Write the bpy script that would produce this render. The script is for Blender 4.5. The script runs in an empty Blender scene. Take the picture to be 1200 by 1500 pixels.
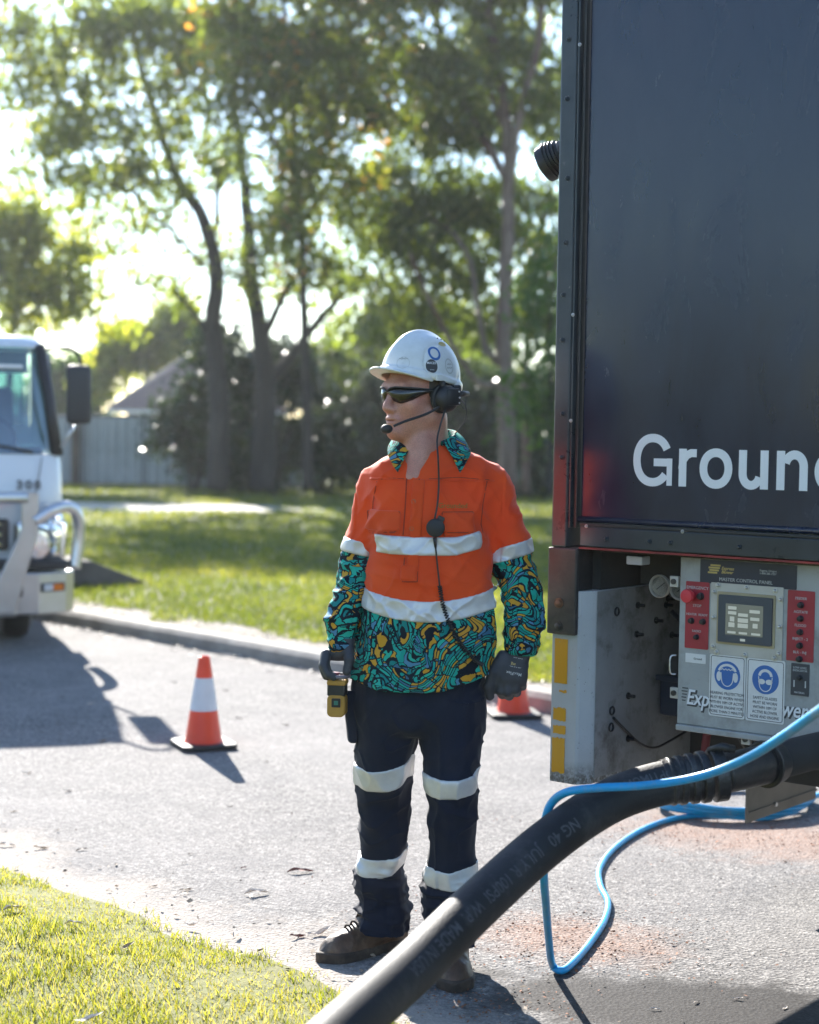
import bpy, bmesh, math, random
import numpy as np
from mathutils import Vector, Matrix, Euler

rnd = random.Random(7)
rng = np.random.default_rng(11)
SC = bpy.context.scene
COL = SC.collection

# ------------------------------------------------------------------ camera
CAMZ, FPX = 1.57, 2500.0
PITCH, ROLL = math.atan(118.0 / FPX), 0.016
_f = Vector((0, math.cos(PITCH), -math.sin(PITCH)))
_r0 = Vector((1, 0, 0)); _u0 = Vector((0, math.sin(PITCH), math.cos(PITCH)))
_R = _r0 * math.cos(ROLL) + _u0 * math.sin(ROLL)
_U = -_r0 * math.sin(ROLL) + _u0 * math.cos(ROLL)
cam_data = bpy.data.cameras.new('camera')
cam_data.sensor_fit = 'HORIZONTAL'
cam_data.sensor_width = 24.0
cam_data.lens = 50.0
cam_data.clip_start = 0.05
cam_data.clip_end = 3000.0
cam_data.dof.use_dof = True
cam_data.dof.focus_distance = 4.95
cam_data.dof.aperture_fstop = 2.0
cam = bpy.data.objects.new('camera', cam_data)
COL.objects.link(cam)
mw = Matrix.Identity(4)
for i in range(3):
    mw[i][0] = _R[i]; mw[i][1] = _U[i]; mw[i][2] = -_f[i]
mw[2][3] = CAMZ
cam.matrix_world = mw
SC.camera = cam

def at(px, py, Y):
    """world point on the photograph's sight line at a chosen distance Y (metres away)"""
    d = _f + _R * ((px - 600) / FPX) - _U * ((py - 750) / FPX)
    t = Y / d.y
    return Vector((0, 0, CAMZ)) + d * t

def gnd(px, py, z=0.0):
    d = _f + _R * ((px - 600) / FPX) - _U * ((py - 750) / FPX)
    t = (z - CAMZ) / d.z
    return Vector((0, 0, CAMZ)) + d * t

# ------------------------------------------------------------------ light
SUN_EL, SUN_AZ = math.radians(27.0), math.radians(-17.5)     # azimuth clockwise from +Y
world = bpy.data.worlds.new('World'); SC.world = world
world.use_nodes = True
wn = world.node_tree; wn.nodes.clear()
wo = wn.nodes.new('ShaderNodeOutputWorld'); wb = wn.nodes.new('ShaderNodeBackground')
ws = wn.nodes.new('ShaderNodeTexSky'); ws.sky_type = 'NISHITA'; ws.sun_disc = False
ws.sun_elevation = SUN_EL; ws.sun_rotation = SUN_AZ
ws.air_density = 1.0; ws.dust_density = 0.15; ws.ozone_density = 2.5
wb.inputs['Strength'].default_value = 0.09
wn.links.new(ws.outputs['Color'], wb.inputs['Color']); wn.links.new(wb.outputs[0], wo.inputs[0])
sl = bpy.data.lights.new('sun', 'SUN'); sl.energy = 4.6; sl.angle = math.radians(0.53)
sl.color = (1.0, 0.95, 0.87)
sun = bpy.data.objects.new('sun', sl); COL.objects.link(sun)
sdir = Vector((math.sin(SUN_AZ) * math.cos(SUN_EL), math.cos(SUN_AZ) * math.cos(SUN_EL), math.sin(SUN_EL)))
sun.location = sdir * 60
sun.rotation_euler = sdir.to_track_quat('Z', 'Y').to_euler()

SC.view_settings.view_transform = 'Standard'
SC.view_settings.look = 'None'
SC.view_settings.gamma = 1.0
SC.view_settings.use_curve_mapping = False
SC.view_settings.exposure = 2.0
SC.render.engine = 'CYCLES'
SC.cycles.use_denoising = True
SC.cycles.max_bounces = 8
SC.cycles.transparent_max_bounces = 12
SC.cycles.sample_clamp_indirect = 8.0
SC.cycles.caustics_reflective = False
SC.cycles.caustics_refractive = False

# ------------------------------------------------------------------ helpers
def tag(o, label=None, cat=None, group=None, kind=None):
    if label: o['label'] = label
    if cat: o['category'] = cat
    if group: o['group'] = group
    if kind: o['kind'] = kind
    return o

def empty(name, loc=(0, 0, 0), rz=0.0, label=None, cat=None, group=None):
    o = bpy.data.objects.new(name, None); COL.objects.link(o)
    o.location = loc; o.rotation_euler = (0, 0, rz); o.empty_display_size = 0.1
    return tag(o, label, cat, group)

def link(name, me, mat=None, parent=None, loc=None, rot=None, smooth=False):
    if mat is not None and not me.materials: me.materials.append(mat)
    if smooth: me.shade_smooth()
    o = bpy.data.objects.new(name, me); COL.objects.link(o)
    if parent is not None: o.parent = parent
    if loc is not None: o.location = loc
    if rot is not None: o.rotation_euler = rot
    return o

def copy_tree(o, parent=None):
    c = o.copy(); COL.objects.link(c); c.parent = parent
    for ch in list(o.children): copy_tree(ch, c)
    return c

def mesh_np(name, V, F):
    """V (n,3), F (m,k) with constant k"""
    V = np.asarray(V, np.float32); F = np.asarray(F, np.int32)
    me = bpy.data.meshes.new(name)
    me.vertices.add(len(V)); me.vertices.foreach_set('co', V.ravel())
    k = F.shape[1]
    me.loops.add(F.size); me.loops.foreach_set('vertex_index', F.ravel())
    me.polygons.add(len(F))
    me.polygons.foreach_set('loop_start', np.arange(0, F.size, k, dtype=np.int32))
    me.update(calc_edges=True)
    return me

class MB:
    """collects shapes, builds one mesh"""
    def __init__(s): s.bm = bmesh.new()
    def box(s, c, size, rot=None, bevel=0.0, seg=2):
        r = bmesh.ops.create_cube(s.bm, size=1.0)
        vs = r['verts']
        bmesh.ops.scale(s.bm, vec=size, verts=vs)
        if bevel > 0:
            es = list({e for v in vs for e in v.link_edges})
            rb = bmesh.ops.bevel(s.bm, geom=es, offset=bevel, segments=seg, profile=0.5, affect='EDGES')
            vs = list({v for f in rb['faces'] for v in f.verts} | {v for v in vs if v.is_valid})
        m = Matrix.Translation(Vector(c))
        if rot is not None: m = m @ (rot.to_4x4() if isinstance(rot, Matrix) else Euler(rot).to_matrix().to_4x4())
        bmesh.ops.transform(s.bm, matrix=m, verts=vs)
        return s
    def cyl(s, a, b, r, r2=None, seg=20, cap=True):
        a = Vector(a); b = Vector(b); d = b - a
        m = Matrix.Translation((a + b) / 2) @ d.to_track_quat('Z', 'Y').to_matrix().to_4x4()
        bmesh.ops.create_cone(s.bm, cap_ends=cap, segments=seg, radius1=r, radius2=r if r2 is None else r2, depth=d.length, matrix=m)
        return s
    def ball(s, c, r, seg=16, rot=None):
        if not hasattr(r, '__len__'): r = (r, r, r)
        m = Matrix.Translation(Vector(c))
        if rot is not None: m = m @ (rot.to_4x4() if isinstance(rot, Matrix) else Euler(rot).to_matrix().to_4x4())
        m = m @ Matrix.Diagonal((r[0], r[1], r[2], 1))
        bmesh.ops.create_uvsphere(s.bm, u_segments=seg, v_segments=max(6, seg // 2 + 2), radius=1.0, matrix=m)
        return s
    def tube(s, pts, r, seg=12, cap=True):
        """swept tube through pts; r scalar or list"""
        pts = [Vector(p) for p in pts]; n = len(pts)
        rs = r if hasattr(r, '__len__') else [r] * n
        rings = []; prev = None
        for i, p in enumerate(pts):
            t = (pts[min(i + 1, n - 1)] - pts[max(i - 1, 0)]).normalized()
            if prev is None:
                a = Vector((0, 0, 1)) if abs(t.z) < 0.9 else Vector((1, 0, 0))
                x = t.cross(a).normalized()
            else:
                x = (prev - t * prev.dot(t)).normalized()
            prev = x; y = t.cross(x)
            rings.append([s.bm.verts.new(p + (x * math.cos(k * 2 * math.pi / seg) + y * math.sin(k * 2 * math.pi / seg)) * rs[i]) for k in range(seg)])
        for i in range(n - 1):
            for k in range(seg):
                s.bm.faces.new((rings[i][k], rings[i][(k + 1) % seg], rings[i + 1][(k + 1) % seg], rings[i + 1][k]))
        if cap:
            s.bm.faces.new(rings[0][::-1]); s.bm.faces.new(rings[-1])
        return s
    def prism(s, poly, origin, ex, ey, ez, depth):
        """2-D polygon (list of (u,v)) in the plane ex,ey at origin, extruded by depth along ez"""
        o = Vector(origin); ex = Vector(ex); ey = Vector(ey); ez = Vector(ez)
        a = [s.bm.verts.new(o + ex * u + ey * v) for u, v in poly]
        b = [s.bm.verts.new(o + ex * u + ey * v + ez * depth) for u, v in poly]
        n = len(poly)
        s.bm.faces.new(a[::-1]); s.bm.faces.new(b)
        for i in range(n):
            s.bm.faces.new((a[i], a[(i + 1) % n], b[(i + 1) % n], b[i]))
        return s
    def lathe(s, prof, c=(0, 0, 0), seg=32, m=None):
        """prof: list of (r,z) revolved around z through c"""
        rings = []
        mm = (m.to_4x4() if m is not None else Matrix.Identity(4))
        for r, z in prof:
            rings.append([s.bm.verts.new(Vector(c) + mm @ Vector((r * math.cos(k * 2 * math.pi / seg), r * math.sin(k * 2 * math.pi / seg), z))) for k in range(seg)])
        for i in range(len(prof) - 1):
            for k in range(seg):
                s.bm.faces.new((rings[i][k], rings[i][(k + 1) % seg], rings[i + 1][(k + 1) % seg], rings[i + 1][k]))
        if prof[0][0] > 1e-4: s.bm.faces.new(rings[0][::-1])
        if prof[-1][0] > 1e-4: s.bm.faces.new(rings[-1])
        return s
    def build(s, name, mat, parent=None, loc=None, rot=None, smooth=False, bevel=0.0, label=None, subsurf=0):
        bmesh.ops.recalc_face_normals(s.bm, faces=s.bm.faces[:])
        me = bpy.data.meshes.new(name); s.bm.to_mesh(me); s.bm.free()
        o = link(name, me, mat, parent, loc, rot)
        if smooth:
            me.shade_smooth()
            if smooth != 'all':
                try: me.set_sharp_from_angle(angle=math.radians(38))
                except Exception: pass
        if bevel:
            b = o.modifiers.new('bevel', 'BEVEL'); b.width = bevel; b.segments = 2; b.limit_method = 'ANGLE'
        if subsurf:
            b = o.modifiers.new('sub', 'SUBSURF'); b.levels = subsurf; b.render_levels = subsurf
        if label: o['label'] = label
        return o

def spline(pts, n=8):
    """Catmull-Rom through points"""
    P = [np.array(p, float) for p in pts]; out = []
    for i in range(len(P) - 1):
        p0 = P[max(i - 1, 0)]; p1 = P[i]; p2 = P[i + 1]; p3 = P[min(i + 2, len(P) - 1)]
        for k in range(n):
            t = k / n
            out.append(0.5 * ((2 * p1) + (-p0 + p2) * t + (2 * p0 - 5 * p1 + 4 * p2 - p3) * t * t + (-p0 + 3 * p1 - 3 * p2 + p3) * t ** 3))
    out.append(P[-1])
    return [tuple(p) for p in out]

# ------------------------------------------------------------------ materials
class NT:
    """terse node-tree writer"""
    def __init__(s, name):
        s.m = bpy.data.materials.new(name); s.m.use_nodes = True
        s.t = s.m.node_tree; s.t.nodes.clear()
        s.out = s.t.nodes.new('ShaderNodeOutputMaterial')
    def n(s, typ, ins=None, **props):
        nd = s.t.nodes.new('ShaderNode' + typ)
        for k, v in props.items(): setattr(nd, k, v)
        for k, v in (ins or {}).items():
            if isinstance(v, bpy.types.NodeSocket): s.t.links.new(v, nd.inputs[k])
            else: nd.inputs[k].default_value = v
        return nd
    def math(s, op, a, b=0.0, c=None, clamp=False):
        nd = s.t.nodes.new('ShaderNodeMath'); nd.operation = op; nd.use_clamp = clamp
        for i, v in enumerate((a, b) if c is None else (a, b, c)):
            if isinstance(v, bpy.types.NodeSocket): s.t.links.new(v, nd.inputs[i])
            else: nd.inputs[i].default_value = v
        return nd.outputs[0]
    def coords(s, scale=None, kind='Object'):
        c = s.n('TexCoord').outputs[kind]
        if scale is not None:
            c = s.n('Mapping', {'Vector': c, 'Scale': scale if hasattr(scale, '__len__') else (scale,) * 3}).outputs[0]
        return c
    def noise(s, vec, scale, detail=3.0, rough=0.55, dist=0.0):
        return s.n('TexNoise', {'Vector': vec, 'Scale': scale, 'Detail': detail, 'Roughness': rough, 'Distortion': dist})
    def ramp(s, fac, stops, interp='LINEAR'):
        nd = s.n('ValToRGB', {'Fac': fac}); r = nd.color_ramp; r.interpolation = interp
        while len(r.elements) < len(stops): r.elements.new(0.5)
        for e, (p, c) in zip(r.elements, stops):
            e.position = p
            e.color = (c[0], c[1], c[2], 1) if hasattr(c, '__len__') else (c, c, c, 1)
        return nd.outputs[0]
    def mix(s, fac, a, b, blend='MIX'):
        nd = s.t.nodes.new('ShaderNodeMix'); nd.data_type = 'RGBA'; nd.blend_type = blend
        for k, v in ((0, fac), (6, a), (7, b)):
            if isinstance(v, bpy.types.NodeSocket): s.t.links.new(v, nd.inputs[k])
            elif k == 0: nd.inputs[0].default_value = v
            else: nd.inputs[k].default_value = (v[0], v[1], v[2], 1)
        return nd.outputs[2]
    def bump(s, h, strength=0.3, dist=0.01):
        return s.n('Bump', {'Height': h, 'Strength': strength, 'Distance': dist}).outputs[0]
    def bsdf(s, **kw):
        ins = {}
        for k, v in kw.items():
            key = {'color': 'Base Color', 'rough': 'Roughness', 'metal': 'Metallic', 'normal': 'Normal', 'coat': 'Coat Weight', 'coat_rough': 'Coat Roughness',
                   'spec': 'Specular IOR Level', 'sheen': 'Sheen Weight', 'trans': 'Transmission Weight', 'ior': 'IOR', 'sss': 'Subsurface Weight',
                   'emit': 'Emission Color', 'emit_s': 'Emission Strength', 'alpha': 'Alpha', 'sss_r': 'Subsurface Radius', 'sss_s': 'Subsurface Scale'}[k]
            if key in ('Base Color', 'Emission Color') and not isinstance(v, bpy.types.NodeSocket): v = (v[0], v[1], v[2], 1)
            ins[key] = v
        b = s.n('BsdfPrincipled', ins)
        return b.outputs[0]
    def done(s, shader):
        s.t.links.new(shader, s.out.inputs['Surface'])
        return s.m

def M(name, col, rough=0.55, metal=0.0, var=0.12, vscale=6.0, bump=0.0, bscale=60.0, coat=0.0, spec=0.5, col2=None, dirt=None, dirt_amt=0.5, dscale=3.0, sheen=0.0, kind='Object'):
    t = NT(name); c = t.coords(kind=kind)
    nz = t.noise(c, vscale, 4).outputs[0]
    a = tuple(max(0, x * (1 - var)) for x in col); b = col2 or tuple(min(1, x * (1 + var)) for x in col)
    colr = t.mix(t.ramp(nz, [(0.3, 0), (0.7, 1)]), a, b)
    if dirt:
        dz = t.noise(c, dscale, 6, 0.7).outputs[0]
        colr = t.mix(t.ramp(dz, [(0.5, 0), (0.72, dirt_amt)]), colr, dirt)
    kw = dict(color=colr, metal=metal, coat=coat, spec=spec, sheen=sheen)
    rz = t.noise(c, vscale * 2.3, 3).outputs[0]
    kw['rough'] = t.math('ADD', t.math('MULTIPLY', rz, 0.18), max(0.0, rough - 0.09))
    if bump:
        kw['normal'] = t.bump(t.noise(c, bscale, 3).outputs[0], bump, 0.004)
    return t.done(t.bsdf(**kw))
# ================================================================== SETTING
RU = Vector((0.668, -0.744, 0)); RN = Vector((0.744, 0.668, 0))     # along the road / across it towards the far kerb
KERB = gnd(475, 985).dot(RN)                                        # far kerb line
NEAR = gnd(250, 1330).dot(RN)                                       # near road edge

def m_asphalt():
    t = NT('asphalt'); c = t.coords()
    pos = t.n('NewGeometry').outputs['Position']
    v = t.n('TexVoronoi', {'Vector': c, 'Scale': 95.0}).outputs['Color']
    st = t.n('SeparateColor', {'Color': v}).outputs[0]
    v2 = t.n('TexVoronoi', {'Vector': c, 'Scale': 210.0}).outputs['Color']
    st2 = t.n('SeparateColor', {'Color': v2}).outputs[1]
    stones = t.math('ADD', t.math('MULTIPLY', st, 0.6), t.math('MULTIPLY', st2, 0.4))
    col = t.ramp(stones, [(0.12, (0.045, 0.044, 0.046)), (0.45, (0.145, 0.137, 0.132)), (0.7, (0.225, 0.213, 0.203)), (0.93, (0.39, 0.37, 0.35))])
    big = t.noise(c, 0.8, 5, 0.65).outputs[0]
    col = t.mix(t.ramp(big, [(0.35, 0.0), (0.7, 0.55)]), col, (0.25, 0.236, 0.228))
    tz = t.noise(c, 4.0, 4, 0.6).outputs[0]
    col = t.mix(t.ramp(tz, [(0.42, 0.0), (0.75, 0.45)]), col, (0.10, 0.096, 0.10))
    sep = t.n('SeparateXYZ', {'Vector': pos})
    X, Y = sep.outputs[0], sep.outputs[1]
    across = t.math('ADD', t.math('MULTIPLY', X, RN.x), t.math('MULTIPLY', Y, RN.y))
    wob = t.math('MULTIPLY', t.math('SUBTRACT', t.noise(c, 1.6, 5, 0.65).outputs[0], 0.5), 1.1)
    # sandy margin by the near edge
    d = t.math('ADD', t.math('SUBTRACT', across, NEAR), wob)
    fine = t.noise(c, 30, 4, 0.7).outputs[0]
    sand = t.math('MULTIPLY', t.ramp(t.math('ADD', t.math('MULTIPLY', d, 1.0), t.math('MULTIPLY', fine, 0.3)), [(0.05, 1.0), (0.34, 0.0)]), 0.75)
    col = t.mix(sand, col, (0.36, 0.31, 0.265))
    # rusty mulch dust
    def blob(cx, cy, rx, ry, ang):
        dx = t.math('SUBTRACT', X, cx); dy = t.math('SUBTRACT', Y, cy)
        ca, sa = math.cos(ang), math.sin(ang)
        u = t.math('DIVIDE', t.math('ADD', t.math('MULTIPLY', dx, ca), t.math('MULTIPLY', dy, sa)), rx)
        w = t.math('DIVIDE', t.math('SUBTRACT', t.math('MULTIPLY', dy, ca), t.math('MULTIPLY', dx, sa)), ry)
        return t.math('SQRT', t.math('ADD', t.math('MULTIPLY', u, u), t.math('MULTIPLY', w, w)))
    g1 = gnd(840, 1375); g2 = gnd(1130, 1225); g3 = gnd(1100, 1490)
    n1 = t.math('MULTIPLY', t.noise(c, 7.0, 6, 0.7).outputs[0], 1.5)
    for g, rx, ry in ((g1, 0.42, 0.30), (g2, 0.95, 0.50)):
        b = t.math('ADD', blob(g.x, g.y, rx, ry, -0.5), t.math('SUBTRACT', n1, 0.75))
        col = t.mix(t.ramp(b, [(0.3, 0.42), (1.0, 0.0)]), col, (0.33, 0.18, 0.115))
    # wet patch, darkened further to paint the truck's shadow into the colour
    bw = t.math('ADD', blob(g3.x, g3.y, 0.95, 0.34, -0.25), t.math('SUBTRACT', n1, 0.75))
    wet_shade = t.ramp(t.math('ADD', bw, t.math('MULTIPLY', t.math('SUBTRACT', fine, 0.5), 0.5)), [(0.60, 1.0), (0.78, 0.75), (1.12, 0.0)])
    col = t.mix(t.math('MULTIPLY', wet_shade, 0.90), col, (0.030, 0.027, 0.026))
    rough = t.math('SUBTRACT', 0.92, t.math('MULTIPLY', wet_shade, 0.20))
    h = t.math('ADD', t.n('TexVoronoi', {'Vector': c, 'Scale': 95.0}).outputs['Distance'], t.math('MULTIPLY', fine, 0.5))
    nrm = t.bump(h, t.math('SUBTRACT', 0.6, t.math('MULTIPLY', wet_shade, 0.4)), 0.006)
    return t.done(t.bsdf(color=col, rough=rough, normal=nrm, spec=t.math('SUBTRACT', 0.22, t.math('MULTIPLY', wet_shade, 0.14))))

def m_soil(name, c1, c2, sc=9.0):
    t = NT(name); c = t.coords()
    a = t.noise(c, sc, 6, 0.7).outputs[0]; b = t.noise(c, 0.35, 4).outputs[0]
    col = t.mix(t.ramp(a, [(0.3, 0), (0.7, 1)]), c1, c2)
    col = t.mix(t.ramp(b, [(0.4, 0), (0.75, 0.5)]), col, (0.12, 0.085, 0.05))
    return t.done(t.bsdf(color=col, rough=0.95, normal=t.bump(a, 0.7, 0.02)))

MAT = {}
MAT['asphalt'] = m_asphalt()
MAT['soil'] = m_soil('lawn_soil', (0.05, 0.075, 0.018), (0.11, 0.12, 0.035))
MAT['verge'] = m_soil('verge_soil', (0.10, 0.115, 0.03), (0.19, 0.19, 0.055), 14)
MAT['concrete'] = M('kerb_concrete', (0.30, 0.275, 0.245), 0.9, var=0.3, vscale=5, bump=0.4, bscale=90, dirt=(0.13, 0.11, 0.09), dirt_amt=0.7)
MAT['path'] = M('path_concrete', (0.42, 0.39, 0.35), 0.9, var=0.2, vscale=3, bump=0.2, dirt=(0.2, 0.17, 0.12))
MAT['dark_concrete'] = M('dark_concrete', (0.10, 0.092, 0.085), 0.9, var=0.25, vscale=4, bump=0.3)

# ground sheet out to the horizon
def sheet(name, poly, z, mat, kind='structure', sub=None):
    bm = bmesh.new()
    bm.faces.new([bm.verts.new((x, y, z)) for x, y in poly])
    me = bpy.data.meshes.new(name); bm.to_mesh(me); bm.free()
    o = link(name, me, mat)
    return tag(o, kind=kind)

sheet('ground', [(-900, -900), (900, -900), (900, 1500), (-900, 1500)], -0.06, MAT['soil'])
def strip(a0, a1, n0, n1):
    return [tuple((RU * s + RN * n).xy) for s, n in ((a0, n0), (a1, n0), (a1, n1), (a0, n1))]
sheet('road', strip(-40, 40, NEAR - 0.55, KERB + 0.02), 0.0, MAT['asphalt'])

# far kerb with a dropped end at the driveway
def kerb():
    mb = bmesh.new(); rows = []
    prof = [(0.0, -0.05), (0.015, 0.075), (0.05, 0.105), (0.15, 0.11), (0.16, -0.05)]
    s0 = (gnd(800, 1012)).dot(RU); ss = list(np.linspace(-40, s0 - 0.6, 70)) + list(np.linspace(s0 - 0.4, s0 + 12, 30))
    for s in ss:
        k = 1.0
        j = 0.006 * math.sin(s * 3.1) + 0.004 * math.sin(s * 7.7)
        rows.append([mb.verts.new((RU * s + RN * (KERB + n + j)) + Vector((0, 0, z * k if z > 0 else z))) for n, z in prof])
    for a, b in zip(rows, rows[1:]):
        for i in range(len(prof) - 1):
            mb.faces.new((a[i], b[i], b[i + 1], a[i + 1]))
    me = bpy.data.meshes.new('kerb'); mb.to_mesh(me); mb.free()
    tag(link('kerb', me, MAT['concrete']), kind='structure')
kerb()

def lawn_h(x, y):
    """gentle lie of the lawn behind the kerb"""
    d = x * RN.x + y * RN.y - KERB
    return 0.085 + 0.0 * d

# far lawn
def far_lawn():
    sheet('lawn', strip(-90, 90, KERB + 0.155, KERB + 95), 0.092, MAT['soil'])
far_lawn()
# bare gravelly strip between kerb and grass
t = NT('litter_strip'); c = t.coords()
nz = t.noise(c, 22, 6, 0.75).outputs[0]; n2 = t.noise(c, 2.2, 4).outputs[0]
colr = t.mix(t.ramp(nz, [(0.35, 0), (0.65, 1)]), (0.16, 0.135, 0.11), (0.36, 0.32, 0.28))
colr = t.mix(t.ramp(n2, [(0.5, 0), (0.7, 0.5)]), colr, (0.11, 0.10, 0.05))
MAT['strip'] = t.done(t.bsdf(color=colr, rough=0.95, normal=t.bump(nz, 0.8, 0.02)))
sheet('verge_strip', strip(-40, 40, KERB + 0.157, KERB + 0.62), 0.098, MAT['strip'])
# footpath crossing the lawn in the sun
pa, pb = 33.6, 30.2
bmp = bmesh.new(); prev = None
for i in range(40):
    x = -12 + i * 0.3
    w = 1.0 if x < -3.6 else max(0.0, 1 - (x + 3.6) / 3.3)
    yc = 31.9 + 0.10 * x + 0.3 * math.sin(x * 0.5)
    a = bmp.verts.new((x, yc - 1.5 * w - .02, 0.103)); b = bmp.verts.new((x, yc + 1.5 * w + .02, 0.103))
    if prev: bmp.faces.new((prev[0], a, b, prev[1]))
    prev = (a, b)
me = bpy.data.meshes.new('footpath'); bmp.to_mesh(me); bmp.free()
tag(link('footpath', me, MAT['path']), kind='structure')

# near verge (grass mound at the lower left)
NV = 3.6
def verge_edge(s):
    return float(np.interp(s, [-12, -5.8, -5.5, -5.2, -4.97, -4.6, -4.3, -4.08, -3.86, -3.6, -3.3, -2.6, 6], [2.9, 2.95, 2.98, 3.04, 3.08, 3.09, 3.07, 3.11, 3.13, 3.12, 3.04, 2.95, 2.9])) - 0.02 + 0.015 * math.sin(s * 9.1) + 0.012 * math.sin(s * 23.0)
def verge_z(s, n):
    d = verge_edge(s) - n
    return -0.012 + 0.075 * max(0.0, min(1.0, d / 0.5)) + 0.012 * math.sin(s * 3 + n * 4) * min(1, max(0, d) * 2)
def near_verge():
    bm = bmesh.new(); ss = np.linspace(-22, 22, 221); rows = []
    for s in ss:
        e = verge_edge(s) + 0.12
        rows.append([bm.verts.new((RU * s + RN * (e - k)) + Vector((0, 0, verge_z(s, e - k)))) for k in (0, .1, .2, .3, .45, .6, .8, 1.1, 1.5, 2.2, 3.2, 5, 9, 40)])
    for a, b in zip(rows, rows[1:]):
        for i in range(len(a) - 1): bm.faces.new((a[i], b[i], b[i + 1], a[i + 1]))
    me = bpy.data.meshes.new('verge'); bm.to_mesh(me); bm.free()
    tag(link('verge', me, MAT['verge'], smooth=True), kind='structure')
near_verge()

# ---- grass
def m_grass(name, stops, trans=0.45):
    t = NT(name)
    at_ = t.n('Attribute', attribute_name='tint').outputs['Fac']
    col = t.ramp(at_, stops)
    d = t.bsdf(color=col, rough=0.55, spec=0.3)
    tr = t.n('BsdfTranslucent', {'Color': t.mix(1.0, col, (1.5, 1.45, 0.7), 'MULTIPLY')}).outputs[0]
    return t.done(t.n('MixShader', {0: trans, 1: d, 2: tr}).outputs[0])
MAT['grass'] = m_grass('verge_grass', [(0.0, (0.09, 0.13, 0.02)), (0.45, (0.22, 0.235, 0.035)), (0.8, (0.36, 0.32, 0.075)), (1.0, (0.52, 0.42, 0.20))], 0.55)
MAT['lawn_grass'] = m_grass('lawn_grass', [(0.0, (0.05, 0.08, 0.015)), (0.5, (0.14, 0.17, 0.03)), (1.0, (0.28, 0.265, 0.065))], 0.55)

def blades(name, P, L, W, lean, tint, mat):
    """P (n,3) roots; L,W lengths and widths; three triangles each (bent blade)"""
    n = len(P)
    az = rng.uniform(0, 2 * np.pi, n); la = rng.uniform(0, 2 * np.pi, n)
    ln = lean * rng.uniform(0.3, 1.0, n)
    wx = np.stack([np.cos(az), np.sin(az), np.zeros(n)], 1) * (W * 0.5)[:, None]
    ld = np.stack([np.cos(la), np.sin(la), np.zeros(n)], 1)
    mid = P + ld * (L * ln * 0.35)[:, None] + np.array([0, 0, 1.0]) * (L * 0.55 * np.sqrt(1 - 0.4 * ln ** 2))[:, None]
    tip = P + ld * (L * ln * 0.95)[:, None] + np.array([0, 0, 1.0]) * (L * np.sqrt(np.maximum(0.05, 1 - 0.8 * ln ** 2)))[:, None]
    V = np.stack([P - wx, P + wx, mid - wx * 0.8, mid + wx * 0.8, tip], 1).reshape(-1, 3)
    b = (np.arange(n) * 5)[:, None]
    F = np.concatenate([b + np.array([[0, 1, 3]]), b + np.array([[0, 3, 2]]), b + np.array([[2, 3, 4]])], 1).reshape(-1, 3)
    me = mesh_np(name, V, F)
    a = me.attributes.new('tint', 'FLOAT', 'POINT'); a.data.foreach_set('value', np.repeat(tint, 5).astype(np.float32))
    return tag(link(name, me, mat), kind='stuff')

def sin_noise(x, y, f):
    return (np.sin(x * f * 1.3 + 1.7 * np.sin(y * f * .9)) + np.sin(y * f * 1.1 + 2.1 * np.sin(x * f * .7 + 1)) + np.sin((x + y) * f * 2.3) * .5) / 2.5

def near_grass():
    n = 380000
    s = rng.uniform(-9.5, -1.2, n)
    k = rng.uniform(0, 1, n) ** 0.85 * 2.9 - 0.05
    e = np.array([verge_edge(v) for v in s])
    nn = e - k
    x = RU.x * s + RN.x * nn; y = RU.y * s + RN.y * nn
    ex = sin_noise(x, y, 5.0) + 0.6 * sin_noise(x, y, 13.0)
    tuft = sin_noise(x, y, 21.0) + .7 * sin_noise(x, y, 47.0)
    keep = (k > 0.03 + 0.13 * np.maximum(0, tuft) + 0.05 * rng.uniform(0, 1, n)) & (rng.uniform(-1.2, 1.6, n) < 0.75 + ex * 0.7) & (y > 2.5)
    s, nn, x, y, k, ex = s[keep], nn[keep], x[keep], y[keep], k[keep], ex[keep]
    z = np.array([verge_z(a, b) for a, b in zip(s, nn)]) - 0.004
    z = np.maximum(z, 0.0)
    P = np.stack([x, y, z], 1); m = len(P)
    L = rng.uniform(0.014, 0.050, m) * (0.75 + 0.3 * ex) * np.clip(0.6 + k * 1.2, 0.6, 1.15)
    W = rng.uniform(0.0018, 0.0038, m)
    tint = np.clip(0.56 - 0.20 * ex + rng.normal(0, 0.24, m), 0, 1)
    blades('verge_grass', P, L, W, 1.0, tint, MAT['grass'])
near_grass()

def far_grass():
    n = 170000
    u = rng.uniform(0, 1, n)
    Y = 1 / (1 / 9.5 + u * (1 / 47.0 - 1 / 9.5))
    X = rng.uniform(-0.30, 0.25, n) * Y
    d = X * RN.x + Y * RN.y - KERB
    ex = sin_noise(X, Y, 1.1) + .5 * sin_noise(X, Y, 4.0)
    onpath = (np.abs(Y - 31.9 - 0.10 * X) < 1.35) & (X < -2.5)
    keep = (d > 0.42 + 0.28 * sin_noise(X, Y, 3.0)) & ~onpath & (rng.uniform(-1, 1.4, n) < 1.0 + ex * .5)
    X, Y, ex = X[keep], Y[keep], ex[keep]; m = len(X)
    P = np.stack([X, Y, np.full(m, 0.088)], 1)
    g = np.clip(Y / 12, 1, 3.2)
    L = rng.uniform(0.035, 0.075, m) * np.sqrt(g); W = rng.uniform(0.006, 0.012, m) * g
    tint = np.clip(0.45 + .25 * ex + rng.normal(0, .18, m), 0, 1)
    blades('lawn_grass', P, L, W, 1.0, tint, MAT['lawn_grass'])
far_grass()
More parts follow.
